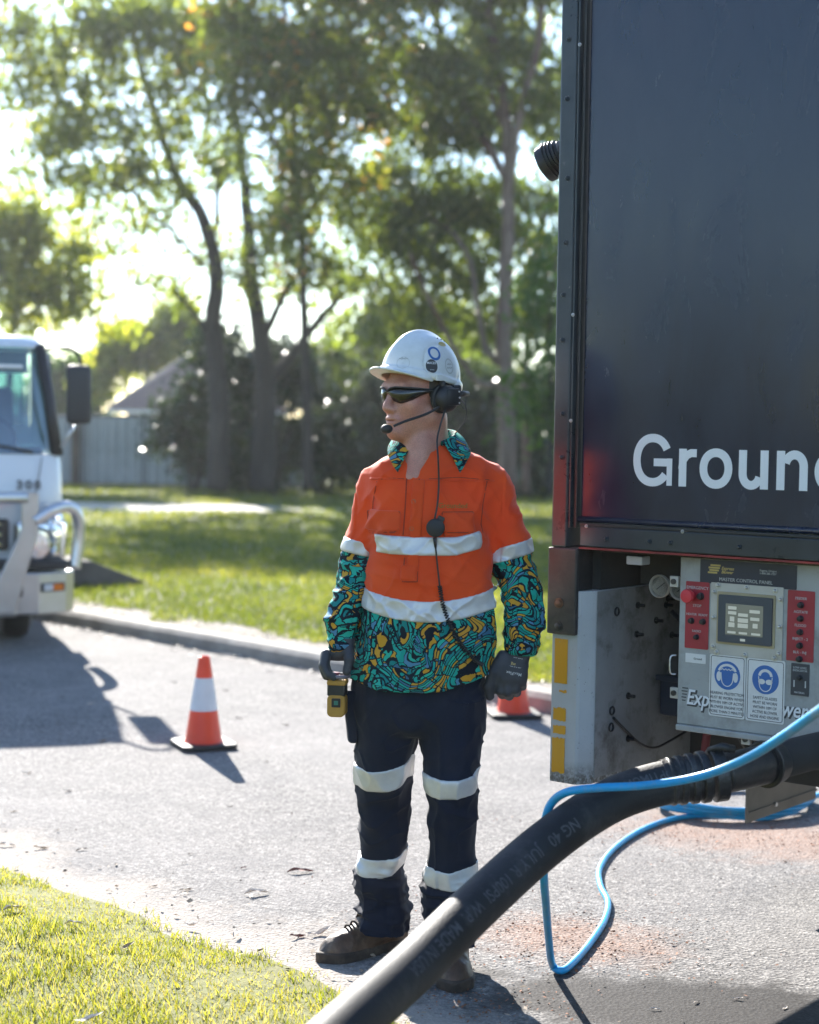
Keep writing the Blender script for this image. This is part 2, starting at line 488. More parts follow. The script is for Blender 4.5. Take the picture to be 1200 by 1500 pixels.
# ================================================================== BACKGROUND
def m_leaf(name, stops, trans=0.45, gloss=0.35):
    t = NT(name)
    a = t.n('Attribute', attribute_name='tint').outputs['Fac']
    col = t.ramp(a, stops)
    d = t.bsdf(color=col, rough=gloss, spec=0.5)
    tr = t.n('BsdfTranslucent', {'Color': t.mix(1.0, col, (3.2, 3.0, 0.9), 'MULTIPLY')}).outputs[0]
    return t.done(t.n('MixShader', {0: trans, 1: d, 2: tr}).outputs[0])
MAT['leaf_fig'] = m_leaf('broad_leaf', [(0.0, (0.04, 0.06, 0.02)), (0.55, (0.085, 0.115, 0.03)), (1.0, (0.18, 0.19, 0.05))], 0.6)
MAT['leaf_copper'] = m_leaf('copper_leaf', [(0.0, (0.04, 0.055, 0.017)), (0.68, (0.10, 0.135, 0.032)), (0.88, (0.18, 0.165, 0.04)), (1.0, (0.34, 0.16, 0.05))], 0.55)
MAT['leaf_gum'] = m_leaf('gum_leaf', [(0.0, (0.035, 0.055, 0.022)), (0.6, (0.07, 0.10, 0.03)), (1.0, (0.15, 0.17, 0.045))], 0.5)
MAT['leaf_yellow'] = m_leaf('light_leaf', [(0.0, (0.06, 0.085, 0.02)), (0.6, (0.13, 0.16, 0.035)), (1.0, (0.26, 0.25, 0.06))], 0.62)
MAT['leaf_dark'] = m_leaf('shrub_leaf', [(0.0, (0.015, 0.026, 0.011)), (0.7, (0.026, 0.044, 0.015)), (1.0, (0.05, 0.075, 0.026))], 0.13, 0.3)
MAT['leaf_bright'] = m_leaf('bright_leaf', [(0.0, (0.025, 0.055, 0.014)), (0.6, (0.045, 0.095, 0.022)), (1.0, (0.08, 0.135, 0.032))], 0.45)
def m_bark(name, c1, c2, c3):
    t = NT(name); c = t.coords((1, 1, 0.22))
    a = t.noise(c, 6, 5, 0.7).outputs[0]; b = t.noise(c, 1.1, 3).outputs[0]
    col = t.mix(t.ramp(a, [(0.35, 0), (0.65, 1)]), c1, c2)
    col = t.mix(t.ramp(b, [(0.48, 0), (0.6, 1)]), col, c3)
    return t.done(t.bsdf(color=col, rough=0.9, normal=t.bump(a, 0.6, 0.03)))
MAT['bark_dark'] = m_bark('dark_bark', (0.024, 0.020, 0.019), (0.055, 0.046, 0.041), (0.034, 0.028, 0.024))
MAT['bark_gum'] = m_bark('gum_bark', (0.10, 0.068, 0.058), (0.20, 0.155, 0.135), (0.085, 0.042, 0.032))

def leaf_mesh(name, C, size, tint, droop=0.5, aspect=0.36):
    """C (n,3) leaf centres -> rhombic leaves"""
    n = len(C)
    d = rng.normal(0, 1, (n, 3)); d[:, 2] -= droop * 2.0
    d /= np.linalg.norm(d, axis=1)[:, None]
    q = rng.normal(0, 1, (n, 3)); w = np.cross(d, q); w /= np.linalg.norm(w, axis=1)[:, None] + 1e-6
    L = size * rng.uniform(0.65, 1.25, n)
    a = C - d * (L / 2)[:, None]; b = C + d * (L / 2)[:, None]
    m1 = C + w * (L * aspect / 2)[:, None] - d * (L * .06)[:, None]; m2 = C - w * (L * aspect / 2)[:, None] - d * (L * .06)[:, None]
    V = np.stack([a, m1, b, m2], 1).reshape(-1, 3)
    F = (np.arange(n) * 4)[:, None] + np.array([[0, 1, 2, 3]])
    me = mesh_np(name, V, F)
    at_ = me.attributes.new('tint', 'FLOAT', 'POINT'); at_.data.foreach_set('value', np.repeat(np.clip(tint, 0, 1), 4).astype(np.float32))
    return me

def clump_points(c, r, n, twig=0.28):
    """leaf centres gathered on twigs inside an ellipsoid; uneven outline"""
    k = max(3, n // 26)
    u = rng.normal(0, 1, (k, 3)); u /= np.linalg.norm(u, axis=1)[:, None]
    u *= (rng.uniform(0, 1, k) ** 0.45)[:, None] * rng.uniform(0.75, 1.2, k)[:, None]
    tw = u * np.array(r) + np.array(c)
    idx = rng.integers(0, k, n)
    sp = rng.normal(0, twig, (n, 3)) * np.array([1, 1, .8])
    t0 = rng.normal(0.45, 0.22, k)
    return tw[idx] + sp, t0[idx] + rng.normal(0, 0.12, n)

def branch_path(pts, n=6, wob=0.0):
    P = spline(pts, n)
    return [Vector(p) + Vector((rnd.uniform(-wob, wob), rnd.uniform(-wob, wob), 0)) for p in P]

def tree(name, label, Y, limbs, clumps, leaf, bark, size=0.15, droop=0.5, group=None, cat='tree', twig=0.28, dens=1.0, aspect=0.36):
    """limbs: (list of (px,py,dY), r0, r1) ; clumps: (px,py,dY,rx_px,ry_px,leaves per m2)"""
    base = at(limbs[0][0][0][0], limbs[0][0][0][1], Y); base.z = 0.05
    root = empty(name, base, 0, label, cat, group)
    mb = MB()
    for pts, r0, r1 in limbs:
        P = [at(x, y, Y + d) for x, y, d in pts]
        P = branch_path(P, 6, r1 * 0.25)
        r0, r1 = r0 * .72, r1 * .8
        rs = [r0 + (r1 - r0) * (i / (len(P) - 1)) ** 0.8 for i in range(len(P))]
        P = [p - base for p in P]
        mb.tube(P, rs, 10)
    mb.build('trunk', MAT[bark], root, smooth='all')
    C = []; T = []
    for px, py, d, rx, ry, q in clumps:
        s = (Y + d) / FPX
        c = at(px, py, Y + d) - base
        a, b = rx * s, ry * s
        n = int(q * dens * 2.6 * math.pi * a * b)
        p, t0 = clump_points(c, (a, (a + b) * 0.5, b), n, twig)
        C.append(p); T.append(t0)
    C = np.concatenate(C); T = np.concatenate(T)
    me = leaf_mesh(name + '_crown', C, size * 1.45, T, droop, aspect * 1.35)
    link('crown', me, MAT[leaf], root)
    return root

# big dark multi-trunked tree in the middle left
tree('spreading_tree', 'large dark tree with several trunks and a wide airy crown, beside the grey fence', 37.0,
     [([(318, 718, 0), (322, 600, 0), (312, 480, 0), (318, 400, 0), (296, 318, .2), (258, 258, .4), (235, 190, .6), (205, 90, .8), (192, 10, 1)], 0.36, 0.07),
      ([(385, 718, .4), (388, 600, .4), (384, 500, .4), (368, 400, .4), (362, 300, .5), (350, 200, .6), (340, 110, .6)], 0.42, 0.09),
      ([(392, 560, .4), (425, 525, .4), (462, 475, .6), (505, 428, .8), (540, 395, 1)], 0.22, 0.05),
      ([(384, 500, .4), (412, 440, 0), (440, 390, -.3), (462, 330, -.6)], 0.15, 0.04),
      ([(300, 390, 0), (262, 350, -.3), (215, 305, -.6), (190, 280, -.8), (150, 262, -1)], 0.07, 0.025),
      ([(310, 500, 0), (285, 460, -.2), (258, 425, -.3), (262, 395, -.4), (240, 360, -.5)], 0.09, 0.03),
      ([(318, 330, .2), (322, 250, .4), (345, 165, .6), (360, 120, .7)], 0.09, 0.03),
      ([(235, 190, .6), (185, 150, .4), (130, 120, .3)], 0.06, 0.02),
      ([(258, 258, .4), (190, 215, .2), (110, 215, 0), (40, 190, 0)], 0.06, 0.015)],
     [(225, 45, 0, 105, 55, 150), (120, 60, .5, 75, 60, 70), (45, 95, 1, 60, 60, 55), (40, 20, .5, 55, 30, 80), (150, 190, -.5, 85, 38, 100), (60, 190, 0, 60, 45, 45),
      (205, 245, -.5, 55, 48, 110), (120, 262, -.8, 55, 30, 120), (300, 130, 0, 40, 40, 90), (330, 240, .3, 45, 60, 80), (245, 165, 0, 55, 45, 80), (150, 275, 0, 45, 20, 60),
      (30, 140, .5, 55, 45, 70), (100, 140, .2, 60, 40, 80), (15, 250, .3, 45, 30, 60), (270, 75, .2, 60, 50, 130), (250, 290, 0, 40, 35, 80), (170, 110, .4, 60, 45, 90), (95, 215, -.3, 55, 30, 90), (430, 420, .4, 45, 30, 70), (490, 400, .8, 50, 35, 90), (285, 370, .2, 35, 30, 60), (130, 320, .3, 50, 25, 60), (175, 365, .2, 40, 22, 55), (225, 345, .3, 40, 28, 60), (100, 305, .2, 40, 22, 60), (265, 440, .2, 40, 25, 60), (500, 470, 1, 40, 25, 60), (20, 60, .2, 50, 50, 80), (170, 20, .2, 70, 40, 110), (290, 230, .4, 30, 50, 60), (400, 330, -.3, 50, 55, 110), (375, 420, 0, 45, 35, 60), (215, 415, -.3, 50, 22, 70), (330, 360, .6, 40, 40, 60)],
     'leaf_fig', 'bark_dark', size=0.15, droop=0.5, dens=1.15, twig=0.22)
# copper-tipped tree in front of it
tree('copper_tree', 'leafy tree with copper coloured young growth at the top centre of the photo', 33.0,
     [([(452, 716, 1.5), (450, 600, 1.2), (446, 480, .9), (440, 330, .5), (430, 200, .2), (420, 60, 0), (410, -60, 0)], 0.17, 0.05),
      ([(440, 330, .5), (500, 240, .2), (560, 150, 0)], 0.09, 0.03), ([(436, 260, .3), (380, 170, 0), (330, 90, 0)], 0.08, 0.03)],
     [(360, 60, 0, 78, 52, 210), (430, 120, 0, 90, 70, 200), (340, 160, 0, 50, 45, 120), (500, 60, 0, 95, 60, 210), (540, 150, .3, 85, 55, 190), (440, 225, .2, 80, 55, 170), (500, 285, .2, 70, 50, 150),
      (420, 320, .2, 55, 50, 150), (330, 20, 0, 60, 30, 160), (460, 385, .3, 55, 30, 110), (390, -60, 0, 140, 70, 200), (560, -40, 0, 110, 60, 200)],
     'leaf_copper', 'bark_dark', size=0.14, droop=0.4, dens=1.3, twig=0.22)
# gum with pinkish bark behind the worker
tree('gum_tree', 'tall gum tree with pinkish grey bark and forking limbs, behind the worker', 34.0,
     [([(744, 722, 0), (742, 600, 0), (738, 480, 0), (742, 380, 0), (745, 250, 0), (738, 150, 0), (722, 60, 0), (715, -50, 0)], 0.27, 0.11),
      ([(742, 300, 0), (755, 200, -.2), (775, 120, -.3), (790, 50, -.3), (800, -60, -.3)], 0.14, 0.09),
      ([(742, 260, 0), (700, 190, .2), (662, 120, .3), (645, 60, .4), (636, -40, .5)], 0.13, 0.08),
      ([(735, 180, 0), (712, 110, .5), (690, 20, .6), (684, -60, .7)], 0.09, 0.06),
      ([(740, 540, 0), (712, 510, .4), (700, 450, .5), (690, 390, .6), (668, 345, .7), (620, 315, .8)], 0.10, 0.05),
      ([(735, 560, 0), (700, 560, -.5), (660, 500, -.8), (625, 430, -1), (600, 370, -1)], 0.10, 0.05),
      ([(748, 480, 0), (790, 470, -.3), (812, 420, -.3), (822, 330, -.3), (830, 240, -.4)], 0.08, 0.04),
      ([(772, 722, 1.5), (770, 560, 1.5), (778, 420, 1.4), (800, 300, 1.2), (822, 180, 1)], 0.13, 0.06)],
     [(640, 90, 0, 80, 70, 170), (740, 70, .5, 90, 70, 130), (690, 180, .8, 90, 60, 190), (610, 200, 1, 70, 45, 130), (800, 150, .5, 60, 70, 150), (620, 290, 1, 75, 45, 170),
      (700, 300, 1.5, 70, 50, 190), (790, 290, 1, 40, 45, 120), (560, 330, 1, 60, 45, 150), (660, 400, 1.5, 60, 32, 110), (800, 390, 1, 50, 50, 130), (590, 430, 1.5, 50, 40, 130),
      (560, 250, .6, 50, 35, 110), (760, -50, 0, 150, 70, 190), (600, -40, .3, 110, 60, 190), (720, 470, 1.8, 50, 40, 120), (600, 370, 1.2, 55, 35, 130), (530, 400, 1.4, 45, 30, 90), (660, 340, 1.4, 55, 35, 130), (700, 400, 1.6, 55, 40, 130), (640, 470, 1.8, 60, 40, 130), (780, 460, 1.6, 50, 50, 130), (760, 350, 1.4, 45, 35, 110), (570, 480, 1.8, 45, 30, 90)],
     'leaf_gum', 'bark_gum', size=0.15, droop=0.9, aspect=0.30, dens=1.5, twig=0.22)
# yellow-green trees at the far left
tree('light_tree', 'yellow-green leafy tree above the white truck at the left edge', 44.0,
     [([(10, 712, 0), (14, 560, 0), (25, 440, 0), (40, 350, 0), (50, 290, 0)], 0.16, 0.05), ([(25, 440, 0), (80, 400, 0), (120, 370, 0)], 0.07, 0.03)],
     [(45, 335, 0, 62, 45, 210), (90, 395, 0, 52, 40, 170), (15, 410, 0, 45, 50, 190), (130, 360, .5, 30, 30, 80), (30, 470, 0, 40, 35, 120), (-40, 350, 0, 60, 80, 160), (110, 455, .5, 45, 22, 60), (70, 440, 0, 50, 35, 110), (140, 430, .6, 40, 22, 70), (150, 480, .6, 45, 22, 70)],
     'leaf_yellow', 'bark_dark', size=0.17, droop=0.8, dens=1.0, twig=0.24)
tree('distant_tree', 'rounded distant tree behind the tiled roof', 66.0,
     [([(215, 640, 0), (215, 540, 0), (218, 470, 0)], 0.16, 0.06)],
     [(205, 500, 0, 50, 30, 150), (255, 478, 0, 45, 40, 140), (165, 525, 0, 40, 30, 150), (280, 520, 0, 50, 30, 150), (140, 560, 0, 30, 26, 150), (240, 530, 1, 60, 30, 150)],
     'leaf_yellow', 'bark_dark', size=0.26, droop=0.4)
tree('distant_tree', 'distant hazy green tree seen between the worker and the spreading tree', 62.0,
     [([(520, 640, 0), (520, 560, 0), (515, 480, 0)], 0.16, 0.06)],
     [(560, 470, 0, 50, 40, 160), (510, 540, 0, 70, 40, 170), (600, 520, 0, 60, 45, 170), (470, 560, 0, 50, 30, 150), (660, 490, 0, 60, 50, 170), (560, 590, 0, 110, 40, 170), (700, 570, 0, 80, 60, 170)],
     'leaf_gum', 'bark_dark', size=0.26, droop=0.4)
tree('distant_tree', 'distant pale green tree seen between the mirror and the cab of the white truck', 70.0,
     [([(95, 640, 0), (97, 560, 0), (100, 500, 0)], 0.15, 0.06)],
     [(95, 560, 0, 50, 40, 170), (60, 590, 0, 45, 30, 160), (140, 545, 0, 40, 25, 150), (110, 600, 0, 50, 26, 160)],
     'leaf_bright', 'bark_dark', size=0.26, droop=0.4)
tree('slender_tree', 'bright green slender tree next to the corner of the dark truck', 30.0,
     [([(806, 724, 0), (808, 600, 0), (806, 480, 0), (812, 380, 0)], 0.08, 0.03)],
     [(800, 420, 0, 32, 50, 220), (812, 500, 0, 40, 55, 220), (790, 560, .4, 40, 50, 170), (815, 350, 0, 24, 30, 170), (830, 600, 0, 50, 60, 200)],
     'leaf_bright', 'bark_dark', size=0.13, droop=0.3)

# shrubs under the trees: each its own plant
def shrub(name, label, px, Y, w, h, leaf, dens=420, size=0.17, group='shrubs under the trees', lean=0.0):
    base = at(px, 700, Y); base.z = 0.08
    root = empty(name, base, 0, label, 'shrub', group)
    mb = MB()
    for k in range(6):
        a = k * 1.05 + rnd.uniform(-.3, .3)
        e = Vector((math.cos(a) * w * .3, math.sin(a) * w * .25, h * rnd.uniform(.55, .85)))
        mb.tube(branch_path([Vector((math.cos(a) * .06, math.sin(a) * .06, -.1)), e * .5 + Vector((0, 0, .1)), e], 4, .02), [0.05 - 0.004 * i for i in range(9)], 6)
    mb.build('stem', MAT['bark_dark'], root, smooth='all')
    C, T = [], []
    for k in range(11):
        u = rnd.uniform(-.34, .34) * w; z = h * rnd.uniform(.12, .86)
        r = w * rnd.uniform(.2, .32) * (1.15 - .5 * z / h)
        n = int(dens * math.pi * r * r)
        p, t0 = clump_points((u + lean * z, rnd.uniform(-.2, .2) * w, z), (r, r, min(r, h * .35)), n, .16)
        C.append(p); T.append(t0)
    C = np.concatenate(C); T = np.concatenate(T); C[:, 2] = np.abs(C[:, 2])
    link('foliage', leaf_mesh(name + '_foliage', C, size, T, .3, .6), MAT[leaf], root)
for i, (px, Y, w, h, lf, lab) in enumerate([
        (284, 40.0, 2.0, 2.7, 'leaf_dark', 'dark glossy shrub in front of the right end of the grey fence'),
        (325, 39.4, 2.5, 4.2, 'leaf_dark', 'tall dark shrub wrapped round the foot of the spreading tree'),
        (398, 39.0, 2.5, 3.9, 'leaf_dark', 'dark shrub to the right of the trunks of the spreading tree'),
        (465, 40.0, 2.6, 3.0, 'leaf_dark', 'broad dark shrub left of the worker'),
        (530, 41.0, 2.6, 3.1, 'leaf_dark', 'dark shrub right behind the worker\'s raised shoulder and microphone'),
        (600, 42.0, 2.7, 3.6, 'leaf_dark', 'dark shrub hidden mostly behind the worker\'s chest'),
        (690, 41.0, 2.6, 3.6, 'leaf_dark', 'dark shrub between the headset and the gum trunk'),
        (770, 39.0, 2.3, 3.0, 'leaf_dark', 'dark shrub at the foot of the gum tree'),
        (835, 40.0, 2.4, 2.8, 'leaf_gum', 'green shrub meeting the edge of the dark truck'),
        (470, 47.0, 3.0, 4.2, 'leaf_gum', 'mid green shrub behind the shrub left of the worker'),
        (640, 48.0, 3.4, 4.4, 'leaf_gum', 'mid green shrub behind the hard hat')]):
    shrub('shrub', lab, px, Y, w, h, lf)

# grey steel fence
MAT['fence'] = M('fence_steel', (0.40, 0.41, 0.42), 0.5, var=0.12, vscale=1.5, dirt=(0.10, 0.10, 0.095))
MAT['fence_post'] = M('fence_post_steel', (0.10, 0.105, 0.11), 0.5)
MAT['timber'] = M('brown_timber', (0.09, 0.06, 0.045), 0.8, var=0.3)
def fence():
    Y = 43.0; a = at(121, 716, Y); base = Vector((a.x, Y, 0.08))
    root = empty('fence', base, 0, 'grey ribbed steel panel fence under the tiled roof', 'fence')
    w = 1.52
    for i in range(-3, 4):
        x0 = i * w
        V = []; F = []
        n = 24
        for j in range(n + 1):
            u = x0 + 0.03 + (w - 0.06) * j / n
            dy = 0.022 * (1 if (j // 2) % 2 else -1)
            V += [(u, dy, 0.06), (u, dy, 1.74)]
        F = [(2 * j, 2 * j + 2, 2 * j + 3, 2 * j + 1) for j in range(n)]
        me = bpy.data.meshes.new('panel'); me.from_pydata(V, [], F); 
        o = link('panel', me, MAT['fence'], root); so = o.modifiers.new('s', 'SOLIDIFY'); so.thickness = 0.004
        for rz in (1.76, 0.05): MB().box((x0 + w / 2, 0, rz), (w - 0.07, 0.06, 0.05), bevel=.006).build('rail', MAT['fence_post'], root)
        MB().box((x0, 0, 0.92), (0.065, 0.075, 1.86), bevel=.006).build('post', MAT['fence_post'], root)
    g = at(112, 716, 42.6)
    p = empty('gate_post', (g.x, 42.6, 0.08), 0, 'brown timber post standing at the left end of the visible fence', 'post')
    MB().box((-0.03, 0, 0.95), (0.20, 0.16, 1.9), bevel=.01).build('timber', MAT['timber'], p)
    MB().box((-0.03, 0, 1.915), (0.24, 0.20, 0.03), bevel=.005).build('cap', MAT['timber'], p)
fence()

# tiled house behind the fence
MAT['brick'] = M('house_brick', (0.16, 0.085, 0.06), 0.85, var=0.25, vscale=9, bump=.3)
MAT['tile'] = M('roof_tile', (0.26, 0.17, 0.14), 0.9, var=0.25, vscale=3, bump=.2)
MAT['ridge'] = M('roof_ridge', (0.36, 0.27, 0.23), 0.6)
MAT['glass_dark'] = M('window_glass', (0.03, 0.035, 0.04), 0.15, var=.05)
MAT['white_frame'] = M('white_frame', (0.7, 0.7, 0.68), 0.5, var=.04)
def house():
    Y = 58.0; a = at(160, 600, Y); b = at(420, 600, Y)
    root = empty('house', (a.x, Y, 0.08), 0, 'low brick house with a pale tiled hip roof beyond the fence', 'house')
    W = b.x - a.x; H = a.z - 0.08; D = 7.0; RH = 1.8
    MB().box((W / 2, D / 2, H / 2), (W - 1.0, D - 1.0, H)).build('wall', MAT['brick'], root)
    for wx in (1.6, 4.0):
        wnd = MB().box((wx, 0.46, 1.55), (1.3, 0.08, 1.1)).build('window', MAT['white_frame'], root)
        MB().box((wx, 0.41, 1.55), (1.14, 0.03, 0.94)).build('pane', MAT['glass_dark'], wnd)
    A, B, C, Dd = Vector((0, 0, H)), Vector((W, 0, H)), Vector((W, D, H)), Vector((0, D, H))
    R1, R2 = Vector((2.0, D / 2, H + RH)), Vector((W - 2.0, D / 2, H + RH))
    bm = bmesh.new(); vs = [bm.verts.new(v) for v in (A, B, C, Dd, R1, R2)]
    for f in ((0, 1, 5, 4), (1, 2, 5), (2, 3, 4, 5), (3, 0, 4), (3, 2, 1, 0)): bm.faces.new([vs[i] for i in f])
    me = bpy.data.meshes.new('roof'); bm.to_mesh(me); bm.free()
    roof = link('roof', me, MAT['tile'], root)
    # tiles on the two visible slopes
    tb = MB(); tb.box((0, 0, 0.02), (0.30, 0.44, 0.05), bevel=.012, seg=1); tme = bpy.data.meshes.new('tile')
    tb.bm.to_mesh(tme); tb.bm.free(); tme.materials.append(MAT['tile'])
    def slope(P0, ex, ey, L, inside):
        ez = ex.cross(ey).normalized()
        if ez.z < 0: ez = -ez
        rot = Matrix((ex, ey, ez)).transposed().to_4x4()
        r = 0; v = 0.2
        while v < L:
            u = (0.16 if r % 2 else 0.0)
            for k in range(60):
                uu = u + k * 0.32
                if not inside(uu, v): continue
                o = link('tile', tme, None, roof)
                tilt = Matrix.Rotation(0.06, 4, 'X')
                o.matrix_local = Matrix.Translation(P0 + ex * uu + ey * v + ez * (0.012 + rnd.uniform(0, .006))) @ rot @ tilt
            v += 0.38; r += 1
    ey = (R1 - Vector((2.0, 0, H))); L = ey.length; ey.normalize()
    slope(A, Vector((1, 0, 0)), ey, L, lambda u, v: 2.0 * v / L < u < 5.2)
    MB().tube([A + Vector((0, 0, .04)), R1 + Vector((0, 0, .06))], 0.09, 8).tube([R1 + Vector((0, 0, .06)), R2 + Vector((0, 0, .06))], 0.10, 8).build('ridge_capping', MAT['ridge'], roof)
    MB().box((W / 2, -0.06, H - 0.06), (W + .1, 0.12, 0.12), bevel=.01).build('gutter', MAT['white_frame'], root)
house()

# concrete culvert block in the grass
g0, g1 = gnd(70, 862, .09), gnd(212, 858, .09)
cb = empty('culvert_block', (g0.x, g0.y, 0.09), math.atan2(g1.y - g0.y, g1.x - g0.x), 'low dark concrete block sloping into the grass behind the bull bar', 'block')
Lc = (g1 - g0).length
MB().prism([(0, 0), (Lc, 0), (Lc, 0.04), (Lc * .45, 0.24), (0, .27)], (0, 0, 0), (1, 0, 0), (0, 0, 1), (0, 1, 0), 0.9).build('slab', MAT['dark_concrete'], cb, bevel=.012)

# belt of trees behind the viewer (seen only as reflections in paint and glass)
def belt():
    C, T = [], []
    for i in range(34):
        a = math.radians(150 + i * 5.2 + rnd.uniform(-2, 2)); r = rnd.uniform(24, 32)
        c = (math.cos(a) * r, math.sin(a) * r)
        h = rnd.uniform(2.6, 5.4)
        for z in np.arange(0.8, h, 1.2):
            p, t0 = clump_points((c[0], c[1], z), (2.2, 2.2, 1.0), 330, .3)
            C.append(p); T.append(t0)
    me = leaf_mesh('tree_belt', np.concatenate(C), 0.5, np.concatenate(T), .4, .6)
    tag(link('tree_belt', me, MAT['leaf_gum']), 'belt of trees behind the viewpoint', 'trees', kind='stuff')
belt()
# ================================================================== DARK BLOWER TRUCK (right)
# local frame: x along the visible side, y into the truck, z up
def text_obj(s, size, mat, parent, loc, rot=(math.pi / 2, 0, 0), name='lettering', align='LEFT', bold=0.0, shear=0.0, sx=1.0, depth=0.0004, line=1.0, label=None):
    cu = bpy.data.curves.new('txt', 'FONT'); cu.body = s; cu.size = size; cu.align_x = align; cu.align_y = 'TOP_BASELINE'
    cu.offset = bold; cu.shear = shear; cu.extrude = depth; cu.space_line = line; cu.resolution_u = 3
    tmp = bpy.data.objects.new('txt', cu); COL.objects.link(tmp)
    dg = bpy.context.evaluated_depsgraph_get()
    me = bpy.data.meshes.new_from_object(tmp.evaluated_get(dg))
    bpy.data.objects.remove(tmp); bpy.data.curves.remove(cu)
    me.materials.clear()
    if sx != 1.0: me.transform(Matrix.Diagonal((sx, 1, 1, 1)))
    me.name = name
    o = link(name, me, mat, parent, loc, rot)
    if label: o['label'] = label
    return o

def stroke(mb, pts, w, y=0.0, depth=0.0012, closed=False):
    """flat thick line through (x,z) points on the plane y"""
    P = [Vector((p[0], p[1])) for p in pts]; n = len(P); L, Rr = [], []
    for i in range(n):
        a = P[(i - 1) % n] if (closed or i > 0) else P[i]; b = P[(i + 1) % n] if (closed or i < n - 1) else P[i]
        d0 = (P[i] - a); d1 = (b - P[i])
        d = (d0.normalized() if d0.length > 1e-9 else Vector((0, 0))) + (d1.normalized() if d1.length > 1e-9 else Vector((0, 0)))
        d.normalize(); nrm = Vector((-d.y, d.x))
        ww = w[i] if hasattr(w, '__len__') else w
        L.append(P[i] + nrm * ww / 2); Rr.append(P[i] - nrm * ww / 2)
    def v(p, yy): return mb.bm.verts.new((p.x, yy, p.y))
    A = [(v(l, y), v(r, y), v(l, y - depth), v(r, y - depth)) for l, r in zip(L, Rr)]
    m = n if closed else n - 1
    for i in range(m):
        a, b = A[i], A[(i + 1) % n]
        mb.bm.faces.new((a[2], b[2], b[3], a[3])); mb.bm.faces.new((a[0], a[2], b[2], b[0])[::-1]); mb.bm.faces.new((a[1], b[1], b[3], a[3])[::-1])
    if not closed:
        mb.bm.faces.new((A[0][0], A[0][1], A[0][3], A[0][2])); mb.bm.faces.new((A[-1][0], A[-1][1], A[-1][3], A[-1][2]))
    return mb

def arc(cx, cz, rx, rz, a0, a1, n=18, p=2.0):
    out = []
    for i in range(n + 1):
        a = math.radians(a0 + (a1 - a0) * i / n); c, s = math.cos(a), math.sin(a)
        out.append((cx + rx * math.copysign(abs(c) ** (2 / p), c), cz + rz * math.copysign(abs(s) ** (2 / p), s)))
    return out

def disc(mb, cx, cz, r, y, depth=0.0006, rz=None, seg=28):
    mb.prism([(cx + r * math.cos(k * 2 * math.pi / seg), cz + (rz or r) * math.sin(k * 2 * math.pi / seg)) for k in range(seg)], (0, y, 0), (1, 0, 0), (0, 0, 1), (0, -1, 0), depth)
    return mb
def rrect(x0, z0, x1, z1, r, n=5):
    out = []
    for cx, cz, a in ((x1 - r, z1 - r, 0), (x0 + r, z1 - r, 90), (x0 + r, z0 + r, 180), (x1 - r, z0 + r, 270)):
        for k in range(n + 1):
            t = math.radians(a + 90 * k / n); out.append((cx + r * math.cos(t), cz + r * math.sin(t)))
    return out
def plate(mb, x0, z0, x1, z1, y, depth, r=0.004):
    mb.prism(rrect(x0, z0, x1, z1, r), (0, y, 0), (1, 0, 0), (0, 0, 1), (0, -1, 0), depth); return mb

# paint: dark navy with faint wiped streaks and handling marks
t = NT('navy_paint'); c = t.coords()
sm = t.noise(t.coords((2.5, 2.5, 0.9)), 3.0, 6, 0.65, 0.6).outputs[0]
fine = t.noise(c, 60, 3).outputs[0]
colr = t.mix(t.ramp(sm, [(0.35, 0), (0.7, 1)]), (0.008, 0.013, 0.034), (0.013, 0.021, 0.050))
rgh = t.math('ADD', t.math('MULTIPLY', t.ramp(sm, [(0.4, 0.0), (0.65, 1.0)]), 0.13), 0.17)
wav = t.noise(t.coords((1.0, 1.0, 1.0)), 1.3, 2).outputs[0]
MAT['navy'] = t.done(t.bsdf(color=colr, rough=rgh, normal=t.bump(t.math('ADD', wav, t.math('MULTIPLY', fine, 0.004)), 0.06, 0.05), spec=0.5, coat=0.3, coat_rough=0.14))
t = NT('post_paint'); c = t.coords()
sm = t.noise(c, 5.0, 6, 0.7).outputs[0]; ch = t.noise(t.coords((1, 1, .5)), 38, 5, 0.75).outputs[0]
colr = t.mix(t.ramp(sm, [(0.35, 0), (0.7, 1)]), (0.020, 0.026, 0.034), (0.040, 0.048, 0.058))
colr = t.mix(t.ramp(ch, [(0.68, 0), (0.73, 0.8)]), colr, (0.22, 0.20, 0.18))
MAT['post_paint'] = t.done(t.bsdf(color=colr, rough=t.math('ADD', 0.22, t.math('MULTIPLY', sm, 0.15)), normal=t.bump(sm, .15, .01)))
MAT['steel_dark'] = M('dark_steel', (0.025, 0.024, 0.024), 0.45, var=0.4, vscale=14, bump=0.3, dirt=(0.11, 0.085, 0.07), dirt_amt=0.5, dscale=9)
MAT['rust_bolt'] = M('rusty_bolt', (0.14, 0.075, 0.045), 0.7, metal=0.4, var=0.5, vscale=60)
MAT['zinc'] = M('zinc_screw', (0.55, 0.55, 0.56), 0.35, metal=0.9, var=0.2, vscale=80)
t = NT('chipped_white'); c = t.coords()
n1 = t.noise(c, 3.5, 5).outputs[0]; sp = t.noise(c, 75, 4, 0.75).outputs[0]; sp2 = t.n('TexVoronoi', {'Vector': c, 'Scale': 55.0}).outputs['Distance']
colr = t.mix(t.ramp(n1, [(0.3, 0), (0.75, 1)]), (0.50, 0.515, 0.53), (0.34, 0.345, 0.35))
colr = t.mix(t.ramp(sp, [(0.66, 0), (0.70, 0.95)]), colr, (0.06, 0.05, 0.045))
colr = t.mix(t.ramp(sp2, [(0.05, 0.85), (0.11, 0.0)]), colr, (0.10, 0.085, 0.075))
zz = t.n('SeparateXYZ', {'Vector': c}).outputs[2]
low = t.ramp(t.math('ADD', zz, t.math('MULTIPLY', n1, 0.09)), [(0.575, 1.0), (0.63, 0.0)])
